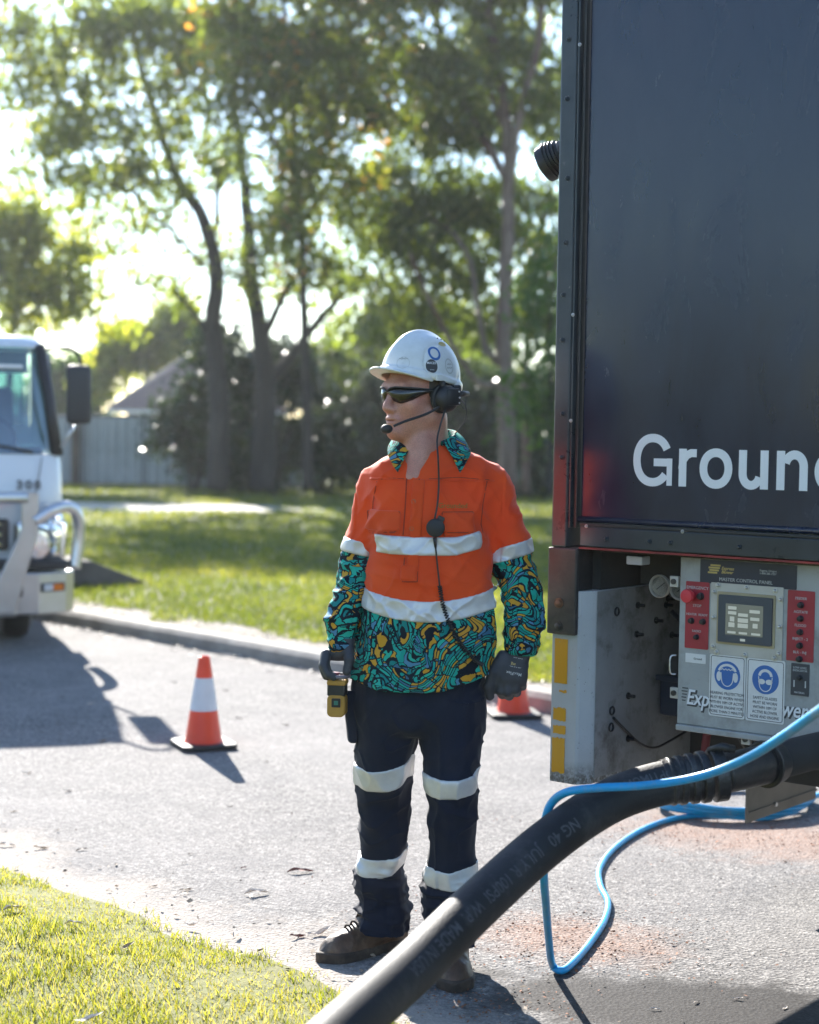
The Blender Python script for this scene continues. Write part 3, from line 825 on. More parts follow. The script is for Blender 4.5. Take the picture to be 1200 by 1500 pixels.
colr = t.mix(t.math('MULTIPLY', low, t.ramp(sp, [(0.4, 0.3), (0.55, 0.95)])), colr, (0.10, 0.085, 0.07))
MAT['chipped'] = t.done(t.bsdf(color=colr, rough=0.5, normal=t.bump(sp, .25, .004)))
t = NT('worn_yellow'); c = t.coords()
sp = t.noise(c, 45, 5, 0.7).outputs[0]
colr = t.mix(t.ramp(sp, [(0.62, 0), (0.66, 1)]), (0.62, 0.30, 0.012), (0.36, 0.33, 0.28))
MAT['reflector'] = t.done(t.bsdf(color=colr, rough=0.35))
MAT['grimy'] = M('grimy_panel', (0.24, 0.24, 0.24), 0.65, var=0.25, vscale=4, bump=0.2, bscale=60, dirt=(0.07, 0.06, 0.052), dirt_amt=0.85, dscale=11)
MAT['red_edge'] = M('red_edge', (0.22, 0.02, 0.02), 0.5, var=0.5, vscale=20)
MAT['panel_grey'] = M('control_grey', (0.34, 0.345, 0.335), 0.55, var=0.14, vscale=5, bump=0.1, dirt=(0.17, 0.155, 0.135), dirt_amt=0.75, dscale=7)
MAT['white'] = M('vinyl_white', (0.72, 0.72, 0.73), 0.45, var=0.04)
MAT['sign_white'] = M('sign_white', (0.66, 0.65, 0.63), 0.45, var=0.06, dirt=(0.4, 0.38, 0.35), dscale=12)
MAT['sign_blue'] = M('sign_blue', (0.035, 0.13, 0.38), 0.5, var=0.1, vscale=20)
MAT['black'] = M('black_plastic', (0.016, 0.016, 0.018), 0.45, var=0.2, vscale=20)
MAT['print_black'] = M('print_black', (0.05, 0.05, 0.055), 0.6, var=0.1)
MAT['print_grey'] = M('print_grey', (0.5, 0.5, 0.48), 0.6, var=0.1)
MAT['print_gold'] = M('print_gold', (0.50, 0.38, 0.13), 0.5, var=0.1)
MAT['navy_sign'] = M('navy_sign', (0.022, 0.026, 0.045), 0.4, var=0.2)
MAT['red_panel'] = M('red_panel', (0.33, 0.022, 0.035), 0.45, var=0.15, vscale=14, dirt=(0.25, 0.07, 0.07))
MAT['red_button'] = M('red_button', (0.62, 0.035, 0.05), 0.4, var=0.05)
MAT['frame_metal'] = M('frame_metal', (0.50, 0.47, 0.42), 0.55, metal=0.15, var=0.1, vscale=10, dirt=(0.3, 0.26, 0.2))
MAT['gasket'] = M('gasket_tan', (0.42, 0.34, 0.20), 0.7, var=0.15)
MAT['bezel'] = M('screen_bezel', (0.055, 0.065, 0.085), 0.35, var=0.1)
t = NT('lcd'); MAT['lcd'] = t.done(t.bsdf(color=(0.16, 0.165, 0.14), rough=0.25, emit=(0.42, 0.43, 0.34), emit_s=0.03))
t = NT('lcd_light'); MAT['lcd_light'] = t.done(t.bsdf(color=(0.45, 0.45, 0.39), rough=0.3, emit=(0.8, 0.8, 0.68), emit_s=0.05))
MAT['dial'] = M('gauge_face', (0.10, 0.105, 0.10), 0.3, var=.1)
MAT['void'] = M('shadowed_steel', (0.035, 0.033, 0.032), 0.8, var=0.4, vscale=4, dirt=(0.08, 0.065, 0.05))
MAT['flap'] = M('flap_board', (0.17, 0.145, 0.12), 0.85, var=0.2, vscale=5, bump=.2, dirt=(0.27, 0.24, 0.20), dscale=4)
MAT['rubber'] = M('rubber', (0.020, 0.020, 0.021), 0.6, var=0.3, vscale=12, bump=0.15, bscale=120)
MAT['redrubber'] = M('red_rubber', (0.17, 0.025, 0.03), 0.55, var=0.2)
MAT['junction'] = M('junction_box', (0.022, 0.028, 0.045), 0.5, var=0.3, vscale=10, dirt=(0.09, 0.085, 0.08), dirt_amt=.4)
MAT['lens'] = M('lamp_lens', (0.55, 0.55, 0.58), 0.1, var=0.05)

TPHI = math.radians(38.5)
TR = empty('blower_truck', (0.439, 5.15, 0), -TPHI, 'dark navy box truck with a grey control panel low on its side', 'truck')

# body shell + glossy side panel
MB().box((3.82, 1.28, 2.50), (7.36, 2.40, 2.36), bevel=.01).build('body', MAT['post_paint'], TR)
MB().box((3.795, 0.045, 2.495), (7.43, 0.05, 2.37), bevel=.003).build('side_panel', MAT['navy'], TR)
# corner post, lip, trims
MB().box((0.026, 0.05, 2.455), (0.056, 0.13, 2.45), bevel=.006).build('corner_post', MAT['post_paint'], TR)
MB().box((0.0585, 0.004, 2.49), (0.006, 0.028, 2.40), bevel=.0015).build('post_lip', MAT['zinc' if False else 'post_paint'], TR)
MB().box((0.071, 0.012, 2.49), (0.011, 0.02, 2.40), bevel=.002).build('door_seal', MAT['black'], TR)
MB().tube([(0.078, 0.012, 1.316), (7.4, 0.012, 1.316)], 0.0095, 10).build('trim_rail', MAT['navy'], TR, smooth='all')
MB().box((3.80, 0.012, 1.301), (7.42, 0.026, 0.010), bevel=.002).build('trim_ledge', MAT['black'], TR)
MB().box((3.79, 0.05, 1.2655), (7.40, 0.10, 0.061), bevel=.004).build('floor_beam', MAT['post_paint'], TR)
MB().box((3.79, 0.048, 1.2305), (7.40, 0.10, 0.006)).build('red_edge', MAT['red_edge'], TR)
MB().box((0.042, -0.010, 1.098), (0.104, 0.018, 0.262), bevel=.006).build('corner_plate', MAT['steel_dark'], TR)
def bolt(x, z, y, r, mat, name='bolt', dome=True, parent=None):
    mb = MB(); mb.cyl((x, y, z), (x, y - 0.003, z), r * 1.5, seg=14)
    if dome: mb.lathe([(r, 0.0025), (r * .95, .006), (r * .6, .0085), (0.0001, .0092)], (x, y, z), 12, Matrix.Rotation(math.pi / 2, 3, 'X'))
    else: mb.cyl((x, y - .002, z), (x, y - .010, z), r, seg=6)
    mb.build(name, mat, parent or TR, smooth=True)
bolt(0.034, 1.062, -0.019, 0.0105, MAT['rust_bolt']); bolt(0.033, 0.992, -0.019, 0.010, MAT['steel_dark'])
for z in (2.74, 2.565, 2.33, 2.14, 1.985, 1.85, 1.63, 1.50): bolt(0.028 + .004 * math.sin(z * 9), z, -0.015, 0.0062, MAT['post_paint'])
for x, z, y in ((0.0585, 1.925, -0.010), (0.0585, 1.61, -0.010), (0.115, 1.2965, -0.001), (0.44, 1.2965, -0.001), (0.063, 2.72, -0.010)): bolt(x, z, y, 0.0036, MAT['zinc'], 'screw')
for x in (0.185, 0.33, 0.40, 0.62): bolt(x, 1.262, 0.0, 0.0055, MAT['post_paint'])

# skirt: white chipped corner with folded edge and inner wall
sk = [(0.0, 0.0), (0.090, 0.0), (0.098, 0.006), (0.118, 0.040), (0.122, 0.05), (0.122, 0.86), (0.0, 0.86)]
mb = MB(); 
mb.prism(sk, (0, 0, 0.515), (1, 0, 0), (0, 1, 0), (0, 0, 1), 0.585)
mb.build('corner_skirt', MAT['chipped'], TR, bevel=.002)
MB().prism([(0.0, 0.001), (0.088, 0.001), (0.088, 0.08), (0.0, 0.08)], (0, 0, 1.10), (1, 0, 0), (0, 1, 0), (0, 0, 1), 0.13).build('skirt_hanger', MAT['steel_dark'], TR)
def ragged(x0, z0, x1, z1, j=0.003):
    out = []; n = 7
    for i in range(n): out.append((x0 + (x1 - x0) * i / n, z0 + rnd.uniform(-j, j)))
    for i in range(n): out.append((x1 + rnd.uniform(-j, j) * .25, z0 + (z1 - z0) * i / n))
    for i in range(n): out.append((x1 + (x0 - x1) * i / n, z1 + rnd.uniform(-j, j)))
    for i in range(n): out.append((x0 + rnd.uniform(-j, j) * .25, z1 + (z0 - z1) * i / n))
    return out
for x0, z0, x1, z1, j in ((0.011, 0.817, 0.057, 0.952, 0.0005), (0.030, 0.790, 0.056, 0.797, 0.0025), (0.010, 0.704, 0.055, 0.742, 0.003), (0.011, 0.664, 0.055, 0.688, 0.003), (0.008, 0.545, 0.053, 0.650, 0.0035)):
    MB().prism(ragged(x0, z0, x1, z1, j), (0, -0.0005, 0), (1, 0, 0), (0, 0, 1), (0, -1, 0), 0.0012).build('reflector_strip', MAT['reflector'], TR)
MB().box((0.1235, 0.455, 0.815), (0.003, 0.80, 0.566)).build('inner_wall', MAT['grimy'], TR)
# recess: back wall, ceiling, chassis
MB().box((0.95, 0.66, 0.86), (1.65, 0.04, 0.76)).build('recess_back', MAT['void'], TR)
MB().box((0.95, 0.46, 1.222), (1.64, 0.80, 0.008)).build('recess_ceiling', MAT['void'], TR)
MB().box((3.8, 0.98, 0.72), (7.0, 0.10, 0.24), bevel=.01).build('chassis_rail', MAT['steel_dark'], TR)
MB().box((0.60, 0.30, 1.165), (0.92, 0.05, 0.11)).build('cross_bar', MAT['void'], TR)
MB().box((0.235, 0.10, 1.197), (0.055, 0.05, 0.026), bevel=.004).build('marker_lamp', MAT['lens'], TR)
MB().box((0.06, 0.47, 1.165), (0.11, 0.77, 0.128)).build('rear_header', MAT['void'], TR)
# pegs and bolts on the inner wall (y,z)
for y, z in ((0.286, 1.041), (0.282, 0.951), (0.24, 0.762), (0.40, 0.985), (0.46, 1.03), (0.245, 0.628), (0.47, 1.05), (0.50, 0.93)):
    mb = MB(); mb.cyl((0.122, y, z), (0.150, y, z), 0.0055, seg=10).cyl((0.122, y, z), (0.129, y, z), 0.011, seg=10); mb.build('peg', MAT['black'], TR, smooth=True)
for y, z in ((0.145, 0.727), (0.142, 0.676), (0.16, 1.03)):
    mb = MB(); mb.tube([(0.122 + .006, y + .012 * math.cos(a), z + .012 * math.sin(a)) for a in np.linspace(0, 2 * math.pi, 15)], 0.003, 6); mb.build('wall_ring', MAT['black'], TR, smooth='all')
MB().tube(spline([(0.13, 0.15, 0.705), (0.135, 0.22, 0.655), (0.14, 0.30, 0.605), (0.15, 0.37, 0.585), (0.16, 0.46, 0.60), (0.17, 0.56, 0.625)], 6), 0.0042, 8).build('wall_cable', MAT['black'], TR, smooth='all')
MB().tube(spline([(0.20, 0.50, 1.00), (0.22, 0.57, .95), (0.25, 0.62, 0.86), (0.28, 0.66, 0.80)], 6), 0.006, 8).build('lever_cable', MAT['black'], TR, smooth='all')
MB().tube([(0.14, 0.47, 1.01), (0.30, 0.50, 0.865)], 0.008, 8).build('valve_lever', MAT['black'], TR, smooth='all')
MB().tube([(0.17, 0.53, 1.02), (0.33, 0.54, 0.87)], 0.008, 8).build('valve_lever', MAT['black'], TR, smooth='all')
MB().tube(spline([(0.45, 0.28, 0.86), (0.42, 0.32, 0.80), (0.375, 0.34, 0.74), (0.35, 0.34, 0.66), (0.34, 0.34, 0.56), (0.34, 0.34, 0.47)], 6), 0.0135, 10).build('red_line', MAT['redrubber'], TR, smooth='all')
MB().box((0.245, 0.50, 0.745), (0.22, 0.17, 0.125), bevel=.008).build('junction_box', MAT['junction'], TR)
MB().box((0.245, 0.410, 0.803), (0.235, 0.02, 0.018), bevel=.003).build('junction_lid', MAT['junction'], TR)
MB().cyl((0.128, .47, .76), (0.142, .47, .76), .012, seg=12).build('cable_gland', MAT['black'], TR, smooth=True)
# gauges seen left of the control box
for gx, gz in ((0.275, 1.118), (0.345, 1.115)):
    y = 0.17
    ring = MB(); ring.lathe([(0.030, 0), (0.0345, 0.002), (0.0355, 0.012), (0.033, 0.016), (0.031, 0.014), (0.030, 0.006)], (gx, y, gz), 28, Matrix.Rotation(math.pi / 2, 3, 'X'))
    g = ring.build('gauge', MAT['frame_metal'], TR, smooth=True)
    disc(MB(), gx, gz, 0.0305, y - .003, .003).build('gauge_face', MAT['dial'], g)
    stroke(MB(), [(gx - .012, gz - .010), (gx + .016, gz + .012)], .0022, y - .0065).build('needle', MAT['print_black'], g)
    MB().cyl((gx, y, gz), (gx, y + .08, gz - .01), .012, seg=10).build('stem', MAT['steel_dark'], g)

# control box
MB().box((0.80, 0.16, 0.979), (0.80, 0.20, 0.496), bevel=.004).build('control_box', MAT['panel_grey'], TR)
MB().box((0.80, 0.155, 0.722), (0.80, 0.206, 0.018), bevel=.004).build('box_lip', MAT['panel_grey'], TR)
for x, z in ((0.379, 1.145), (0.388, 0.819), (0.622, 0.712)):
    l = MB().box((x, 0.068, z), (0.028, 0.012, 0.032), bevel=.002).build('latch', MAT['frame_metal'], TR)
    MB().cyl((x, .063, z), (x, .056, z), .008, seg=10).build('latch_bolt', MAT['steel_dark'], l)
MB().tube(spline([(0.393, 0.062, 0.93), (0.381, 0.05, .925), (0.381, 0.05, 0.88), (0.393, 0.062, 0.875)], 4), .003, 6).build('handle', MAT['zinc'], TR, smooth='all')
YC = 0.0595
# header sign
hs = plate(MB(), 0.467, 1.148, 0.768, 1.2165, YC, 0.0015, .002).build('header_sign', MAT['navy_sign'], TR)
text_obj('MASTER CONTROL PANEL', 0.0140, MAT['print_grey'], hs, (0.612, YC - .0018, 1.158), align='CENTER')
text_obj('Express\nBlower', 0.0125, MAT['print_gold'], hs, (0.535, YC - .0018, 1.190), shear=.25, bold=.0003, line=.85)
text_obj('Eugene, Oregon\n1-800-285-7227', 0.0080, MAT['print_grey'], hs, (0.655, YC - .0018, 1.193))
for k, (x0, x1) in enumerate(((0.500, 0.532), (0.494, 0.530), (0.497, 0.527), (0.492, 0.522))):
    z = 1.201 - k * 0.0070
    stroke(MB(), [(x0, z), (x1, z)], 0.0052, YC - .0016, .0006).build('logo_bar', MAT['print_gold'], hs)
# left red panel
rp = plate(MB(), 0.422, 0.956, 0.498, 1.150, YC, .002, .003).build('switch_panel', MAT['red_panel'], TR)
text_obj('EMERGENCY', .0125, MAT['print_grey'], rp, (0.460, YC - .0024, 1.1285), align='CENTER')
text_obj('STOP', .0115, MAT['print_grey'], rp, (0.460, YC - .0024, 1.077), align='CENTER')
text_obj('HEATER  READY', .0095, MAT['print_grey'], rp, (0.460, YC - .0024, 1.052), align='CENTER')
text_obj('RADIO', .0095, MAT['print_grey'], rp, (0.460, YC - .0024, 1.004), align='CENTER')
MB().lathe([(0.012, 0), (0.012, .02), (0.0195, .022), (0.0205, .030), (0.018, .035), (0.0001, .037)], (0.441, YC, 1.109), 24, Matrix.Rotation(math.pi / 2, 3, 'X')).build('stop_button', MAT['red_button'], rp, smooth=True)
def knob(x, z, parent, r=.0075, name='knob'):
    MB().lathe([(r * 1.25, 0.002), (r * 1.2, .005), (r, .006), (r * .9, .014), (0.0001, .015)], (x, YC, z), 16, Matrix.Rotation(math.pi / 2, 3, 'X')).build(name, MAT['black'], parent, smooth=True)
knob(0.471, 1.109, rp, .009, 'key_switch'); knob(0.443, 1.036, rp); knob(0.480, 1.036, rp); knob(0.461, 0.990, rp, .0065)
# right red panel
rq = plate(MB(), 0.743, 0.950, 0.824, 1.147, YC, .002, .003).build('switch_panel', MAT['red_panel'], TR)
for k, s in enumerate(('FEEDER', 'AGITATE', 'FLOOD', 'INJECT - 2', 'BLR - INJ')):
    text_obj(s, .0105, MAT['print_grey'], rq, (0.7835, YC - .0024, 1.122 - k * .0375), align='CENTER'); knob(0.7835, 1.107 - k * .0375, rq)
# screen unit
fr = plate(MB(), 0.504, 0.947, 0.730, 1.152, YC, .003, .002).build('screen_frame', MAT['frame_metal'], TR)
plate(MB(), 0.526, 0.978, 0.708, 1.128, YC - .003, .003, .004).build('gasket', MAT['gasket'], fr)
plate(MB(), 0.534, 0.985, 0.701, 1.120, YC - .006, .007, .004).build('bezel', MAT['bezel'], fr)
plate(MB(), 0.558, 1.008, 0.675, 1.096, YC - .0131, .0006, .001).build('screen', MAT['lcd'], fr)
for x0, z0, w, h in ((.566, 1.080, .026, .009), (.566, 1.066, .026, .009), (.572, 1.046, .014, .014), (.568, 1.030, .019, .013), (.598, 1.062, .030, .009), (.597, 1.045, .032, .012), (.597, 1.030, .032, .012), (.633, 1.074, .032, .009), (.636, 1.053, .028, .009), (.644, 1.032, .015, .013), (.565, 1.012, .026, .006), (.601, 1.012, .026, .006), (.640, 1.012, .028, .006), (.605, .992, .016, .007)):
    plate(MB(), x0, z0, x0 + w, z0 + h, YC - (.0137 if z0 > 1.0 else .0131), .0006, .001).build('screen_key', MAT['lcd_light'], fr)
for x, z in ((.527, 1.145), (.617, 1.144), (.705, 1.142), (.515, 1.125), (.515, 1.052), (.515, .968), (.722, 1.118), (.722, 1.042), (.722, .966), (.527, .953), (.617, .953), (.708, .953)):
    bolt(x, z, YC - .003, .0055, MAT['zinc'], 'screw', parent=fr)
# safety signs
def safety_sign(x0, z0, x1, z1, lines, goggles):
    s = plate(MB(), x0, z0, x1, z1, YC - (.0032 if z1 > .948 else 0), .002, .006).build('safety_sign', MAT['sign_white'], TR)
    y = YC - (.0054 if z1 > .948 else .0022)
    stroke(MB(), rrect(x0 + .005, z0 + .005, x1 - .005, z1 - .005, .006), .0016, y, .0003, closed=True).build('border', MAT['print_black'], s)
    cx = (x0 + x1) / 2; cz = z1 - .058; 
    disc(MB(), cx, cz, .041, y, .0004).build('symbol_disc', MAT['sign_blue'], s)
    y2 = y - .0005
    if not goggles:
        mb = MB(); stroke(mb, arc(cx, cz + .008, .027, .022, 12, 168), .007, y2, .0003); mb.build('headband', MAT['sign_white'], s)
        for sg in (-1, 1):
            disc(MB(), cx + sg * .0265, cz - .004, .0075, y2, .0003, .014).build('ear_cup', MAT['sign_white'], s)
        stroke(MB(), [(cx - .020, cz + .008)] + arc(cx, cz - .010, .018, .021, 190, 350, 12) + [(cx + .020, cz + .008)], .0026, y2, .0003).build('face_line', MAT['sign_white'], s)
        stroke(MB(), [(cx - .020 + k * .005, cz + .017 + (.002 if k % 2 else -.002)) for k in range(9)], .0026, y2 - .0002, .0003).build('hair_line', MAT['sign_white'], s)
    else:
        stroke(MB(), arc(cx, cz + .010, .018, .016, 0, 180), .008, y2, .0003).build('hair_line', MAT['sign_white'], s)
        for sg in (-1, 1):
            disc(MB(), cx + sg * .0115, cz - .006, .0105, y2, .0003, .0075).build('goggle_lens', MAT['sign_white'], s)
        stroke(MB(), [(cx - .021, cz + .008)] + arc(cx, cz - .012, .0185, .021, 185, 355, 12) + [(cx + .021, cz + .008)], .0026, y2, .0003).build('face_line', MAT['sign_white'], s)
    for k, l in enumerate(lines):
        text_obj(l, .0118, MAT['print_black'], s, (cx, y - .0002, z1 - .1145 - k * .0133), align='CENTER', sx=.86, depth=.0002)
safety_sign(0.505, 0.768, 0.6195, 0.9465, ('HEARING PROTECTION', 'MUST BE WORN WHEN', 'WITHIN 10M OF ACTIVE', 'BLOWER ENGINE FOR', 'MORE THAN 2 MINUTES'), False)
safety_sign(0.6225, 0.768, 0.741, 0.9465, ('SAFETY GLASSES', 'MUST BE WORN', 'WITHIN 10M OF', 'ACTIVE BLOWER', 'HOSE AND ENGINE'), True)
lv = plate(MB(), 0.759, 0.855, 0.813, 0.944, YC, .002, .002).build('level_plate', MAT['print_black'], TR)
text_obj('LOW LEVEL\nINDICATOR', .0080, MAT['print_grey'], lv, (.786, YC - .0024, .930), align='CENTER')
text_obj('MATERIAL', .0070, MAT['print_grey'], lv, (.786, YC - .0024, .861), align='CENTER'); knob(.786, .905, lv, .006)
for x in (.769, .803): stroke(MB(), [(x, .897), (x, .878)], .0035, YC - .0022, .0004).build('mark', MAT['print_grey'], lv)
qs = plate(MB(), 0.425, 0.914, 0.491, 0.941, YC, .001, .001).build('asset_label', MAT['sign_white'], TR)
text_obj('Ground', .0085, MAT['print_black'], qs, (.452, YC - .0013, .924))
text_obj('Exp', .062, MAT['print_black'], TR, (0.433, YC - .0004, 0.790), shear=.22, bold=.003, name='logo_shadow', sx=.80)
text_obj('Exp', .062, MAT['white'], TR, (0.430, YC - .0014, 0.793), shear=.22, bold=.0008, name='logo_lettering', sx=.80)
text_obj('wer', .062, MAT['print_black'], TR, (0.733, YC - .0004, 0.790), shear=.22, bold=.003, name='logo_shadow', sx=.80)
text_obj('wer', .062, MAT['white'], TR, (0.730, YC - .0014, 0.793), shear=.22, bold=.0008, name='logo_lettering', sx=.80)
for k in range(5):
    stroke(MB(), [(0.417 - .002 * (k % 2), .838 - k * .009), (0.436 - k * .002, .838 - k * .009)], .003, YC, .0008).build('logo_dash', MAT['print_black'], TR)

# 'Ground' in white vinyl on the panel
BZ, XH, CH, SW = 1.4245, 0.1085, 0.147, 0.0245
YL = 0.0198
def letter(pts_list, label):
    mb = MB()
    for i, (p, w, cl) in enumerate(pts_list): stroke(mb, p, w, YL - i * .0002, .0008, cl)
    mb.build('letter', MAT['white'], TR, label=label)
h = SW / 2
gx0, gx1 = .259, .389; gc = (gx0 + gx1) / 2; grx = (gx1 - gx0) / 2 - h; gcz = BZ + CH / 2; grz = CH / 2 - h + .003
letter([(arc(gc, gcz, grx, grz, 28, 322, 40, 2.15), SW, False), ([(gx1 - h * .72, BZ + .001), (gx1 - h * .72, gcz + .006)], SW * .72, False), ([(gc + .004, gcz - .006), (gx1 - .001, gcz - .006)], SW * .92, False)], 'white capital letter G')
letter([([(.411 + h, BZ), (.411 + h, BZ + XH)], SW, False), ([(.411 + h * .8, BZ + .050), (.424, BZ + .074), (.436, BZ + .090), (.450, BZ + .0965), (.468, BZ + .0965)], SW * .95, False)], 'white letter r')
letter([(arc(.530, BZ + XH / 2, .052 - h, XH / 2 - h + .003, 0, 350, 35, 2.1), SW, True)], 'white letter o')
letter([([(.602 + h, BZ + XH), (.602 + h, BZ + .045)] + arc(.6405, BZ + .042, .0385 - h, .044 - h, 180, 345, 16), SW, False), ([(.693 - h, BZ + XH), (.693 - h, BZ)], SW, False)], 'white letter u')
letter([([(.718 + h, BZ), (.718 + h, BZ + XH)], SW, False), (arc(.7715, BZ + .066, .0395 - h, .0445 - h, 165, 0, 16) + [(.811 - h, BZ)], SW, False)], 'white letter n')
letter([(arc(.884, BZ + XH / 2, .053 - h, XH / 2 - h + .003, 0, 350, 35, 2.1), SW, True), ([(.937 - h, BZ), (.937 - h, BZ + CH + .002)], SW, False)], 'white letter d')

# work lamp on the far face of the corner
wl = empty('work_lamp', (0, 0, 0)); wl.parent = TR
lax = Vector((-0.90, -0.10, -0.42)).normalized(); LM3 = lax.to_track_quat('Z', 'Y').to_matrix()
lc = Vector((-0.078, 0.060, 2.400))
MB().lathe([(0.0001, -.056), (.024, -.053), (.040, -.042), (.049, -.022), (.053, 0), (.057, .012), (.057, .024), (.050, .027)], lc, 28, LM3).build('housing', MAT['black'], wl, smooth=True)
for zf, rf in ((-.046, .043), (-.035, .051), (-.024, .056), (-.013, .059), (-.002, .061)):
    MB().lathe([(rf - .012, zf - .002), (rf, zf - .0018), (rf, zf + .0018), (rf - .012, zf + .002)], lc, 28, LM3).build('fin', MAT['black'], wl, smooth=True)
MB().lathe([(.0001, .0275), (.047, .0275), (.048, .025)], lc, 28, LM3).build('lens', MAT['lens'], wl, smooth=True)
MB().box((-0.020, 0.075, 2.350), (0.055, 0.05, 0.014), bevel=.002).box((-0.034, 0.075, 2.366), (0.014, 0.04, 0.034), bevel=.002).build('bracket', MAT['zinc'], wl)
MB().tube(spline([(-0.03, 0.045, 2.42), (-0.012, 0.04, 2.435), (-0.004, 0.045, 2.40), (-0.006, 0.06, 2.36)], 5), .004, 8).build('lamp_wire', MAT['black'], wl, smooth='all')

# under the truck: wheels, flap, looms
def world_to_truck(p): return Matrix.Rotation(TPHI, 3, 'Z') @ (Vector(p) - Vector((0.439, 5.15, 0)))
fp = world_to_truck(gnd(1093, 1206, 0.24)); fq = world_to_truck(gnd(1093, 1206, 0.24))
MB().box((fp.x, fp.y + .27, 0.24 + .29), (0.012, 0.54, 0.58), bevel=.003).build('mud_flap', MAT['flap'], TR)
MB().box((fp.x + .008, fp.y + .27, 0.275), (0.006, 0.54, 0.006)).build('flap_rib', MAT['flap'], TR)
bq = (fp.x + .006, fp.y + .20, .275)
MB().cyl(bq, (bq[0] + .01, bq[1], bq[2]), .008, seg=10).build('flap_bolt', MAT['zinc'], TR)
def wheel(x, y):
    w = MB().lathe([(0.20, -.13), (0.36, -.13), (0.40, -.11), (0.415, -.06), (0.415, .06), (0.40, .11), (0.36, .13), (0.20, .13)], (x, y, .415), 40, Matrix.Rotation(math.pi / 2, 3, 'X')).build('wheel', MAT['rubber'], TR, smooth=True)
    MB().lathe([(0.0001, .03), (0.08, .04), (0.10, .0), (0.19, -.02), (0.205, .12), (0.215, .12), (.215, -.12), (.0001, -.12)], (x, y, .415), 32, Matrix.Rotation(math.pi / 2, 3, 'X')).build('rim', MAT['frame_metal'], w, smooth=True)
for x, y in ((2.3, 0.32), (2.3, 2.15), (3.5, .32), (3.5, 2.15), (6.6, .3), (6.6, 2.15)): wheel(x, y)
for k in range(9):
    x0 = 0.50 + k * .05
    MB().tube(spline([(x0, 0.24, 0.73), (x0 + .05, 0.22, 0.66 + .01 * math.sin(k * 2)), (x0 + .15, 0.25, 0.635 + .012 * math.sin(k * 3)), (x0 + .3, .3, .66), (x0 + .45, .34, .72)], 5), .012 + .003 * (k % 3), 8).build('loom_hose', MAT['rubber'], TR, smooth='all')
# ================================================================== WHITE CAB TRUCK (left)
# local frame: x to the picture's right, y away from the viewer, z up; origin on the ground below the bumper's middle
MAT['white_paint'] = M('white_paint', (0.70, 0.71, 0.74), 0.25, var=0.03, coat=0.4, vscale=2)
MAT['alloy'] = M('polished_alloy', (0.62, 0.62, 0.64), 0.30, metal=0.9, var=0.08, vscale=8)
MAT['alloy_plate'] = M('brushed_alloy', (0.44, 0.43, 0.43), 0.36, metal=0.92, var=0.08, vscale=8)
MAT['chrome'] = M('chrome', (0.8, 0.8, 0.82), 0.08, metal=1.0, var=0.03)
MAT['amber'] = M('amber_lens', (0.65, 0.16, 0.02), 0.2, var=0.1)
MAT['trim_grey'] = M('trim_grey', (0.025, 0.025, 0.028), 0.5)
MAT['seat_cloth'] = M('seat_cloth', (0.10, 0.11, 0.12), 0.9)
t = NT('cab_glass')
fr = t.n('Fresnel', {'IOR': 1.5}).outputs[0]
g = t.n('BsdfGlossy', {'Color': (0.9, 0.95, 1, 1), 'Roughness': 0.02}).outputs[0]
tr = t.n('BsdfTransparent', {'Color': (0.42, 0.62, 0.62, 1)}).outputs[0]
MAT['cab_glass'] = t.done(t.n('MixShader', {0: t.math('ADD', fr, 0.16), 1: tr, 2: g}).outputs[0])
t = NT('clear_lens')
fr = t.n('Fresnel', {'IOR': 1.5}).outputs[0]
g = t.n('BsdfGlossy', {'Color': (1, 1, 1, 1), 'Roughness': 0.03}).outputs[0]; tr = t.n('BsdfTransparent', {'Color': (0.93, 0.95, 0.97, 1)}).outputs[0]
MAT['clear_lens'] = t.done(t.n('MixShader', {0: t.math('ADD', fr, 0.05), 1: tr, 2: g}).outputs[0])

MAT['badge'] = M('badge_grey', (0.16, 0.16, 0.17), 0.4)
WB = math.radians(16.5)
_c = at(112, 838, 12.0)
wo_ = Vector((_c.x, _c.y, 0)) - Vector((math.cos(WB), math.sin(WB), 0)) * 1.06
WT = empty('cab_truck', (wo_.x, wo_.y, 0), WB, 'white light truck with an aluminium bull bar facing the camera', 'truck')

def plan(w, f, back, r=0.2, n=7):
    """half outline of the cab at one height: rounded front corners"""
    pts = []
    for k in range(n + 1):
        a = math.radians(90 * k / n)
        pts.append((w - r + r * math.sin(a), f + r * 0.8 - r * 0.8 * math.cos(a)))
    pts.append((w, back))
    return [(-x, y) for x, y in pts[::-1]] + pts
def cab_loft(name, secs, mat, smooth=True, cap=True):
    bm = bmesh.new(); rings = []
    for z, w, f, back, r in secs: rings.append([bm.verts.new((x, y, z)) for x, y in plan(w, f, back, r)])
    for a, b in zip(rings, rings[1:]):
        for k in range(len(a)): bm.faces.new((a[k], a[(k + 1) % len(a)], b[(k + 1) % len(a)], b[k]))
    if cap: bm.faces.new(rings[0][::-1]); bm.faces.new(rings[-1])
    bmesh.ops.recalc_face_normals(bm, faces=bm.faces[:])
    me = bpy.data.meshes.new(name); bm.to_mesh(me); bm.free()
    o = link(name, me, mat, WT, smooth=True)
    me.set_sharp_from_angle(angle=math.radians(35))
    return o
cab = cab_loft('cab', [(.50, .96, .20, 1.75, .22), (.75, .985, .17, 1.75, .22), (1.05, .99, .17, 1.75, .22), (1.30, .98, .20, 1.75, .22), (1.365, .965, .225, 1.75, .22)], MAT['white_paint'])
roof = cab_loft('roof', [(2.135, .865, .50, 1.75, .20), (2.17, .86, .52, 1.75, .20), (2.215, .82, .60, 1.72, .2), (2.235, .70, .75, 1.6, .2)], MAT['white_paint'])
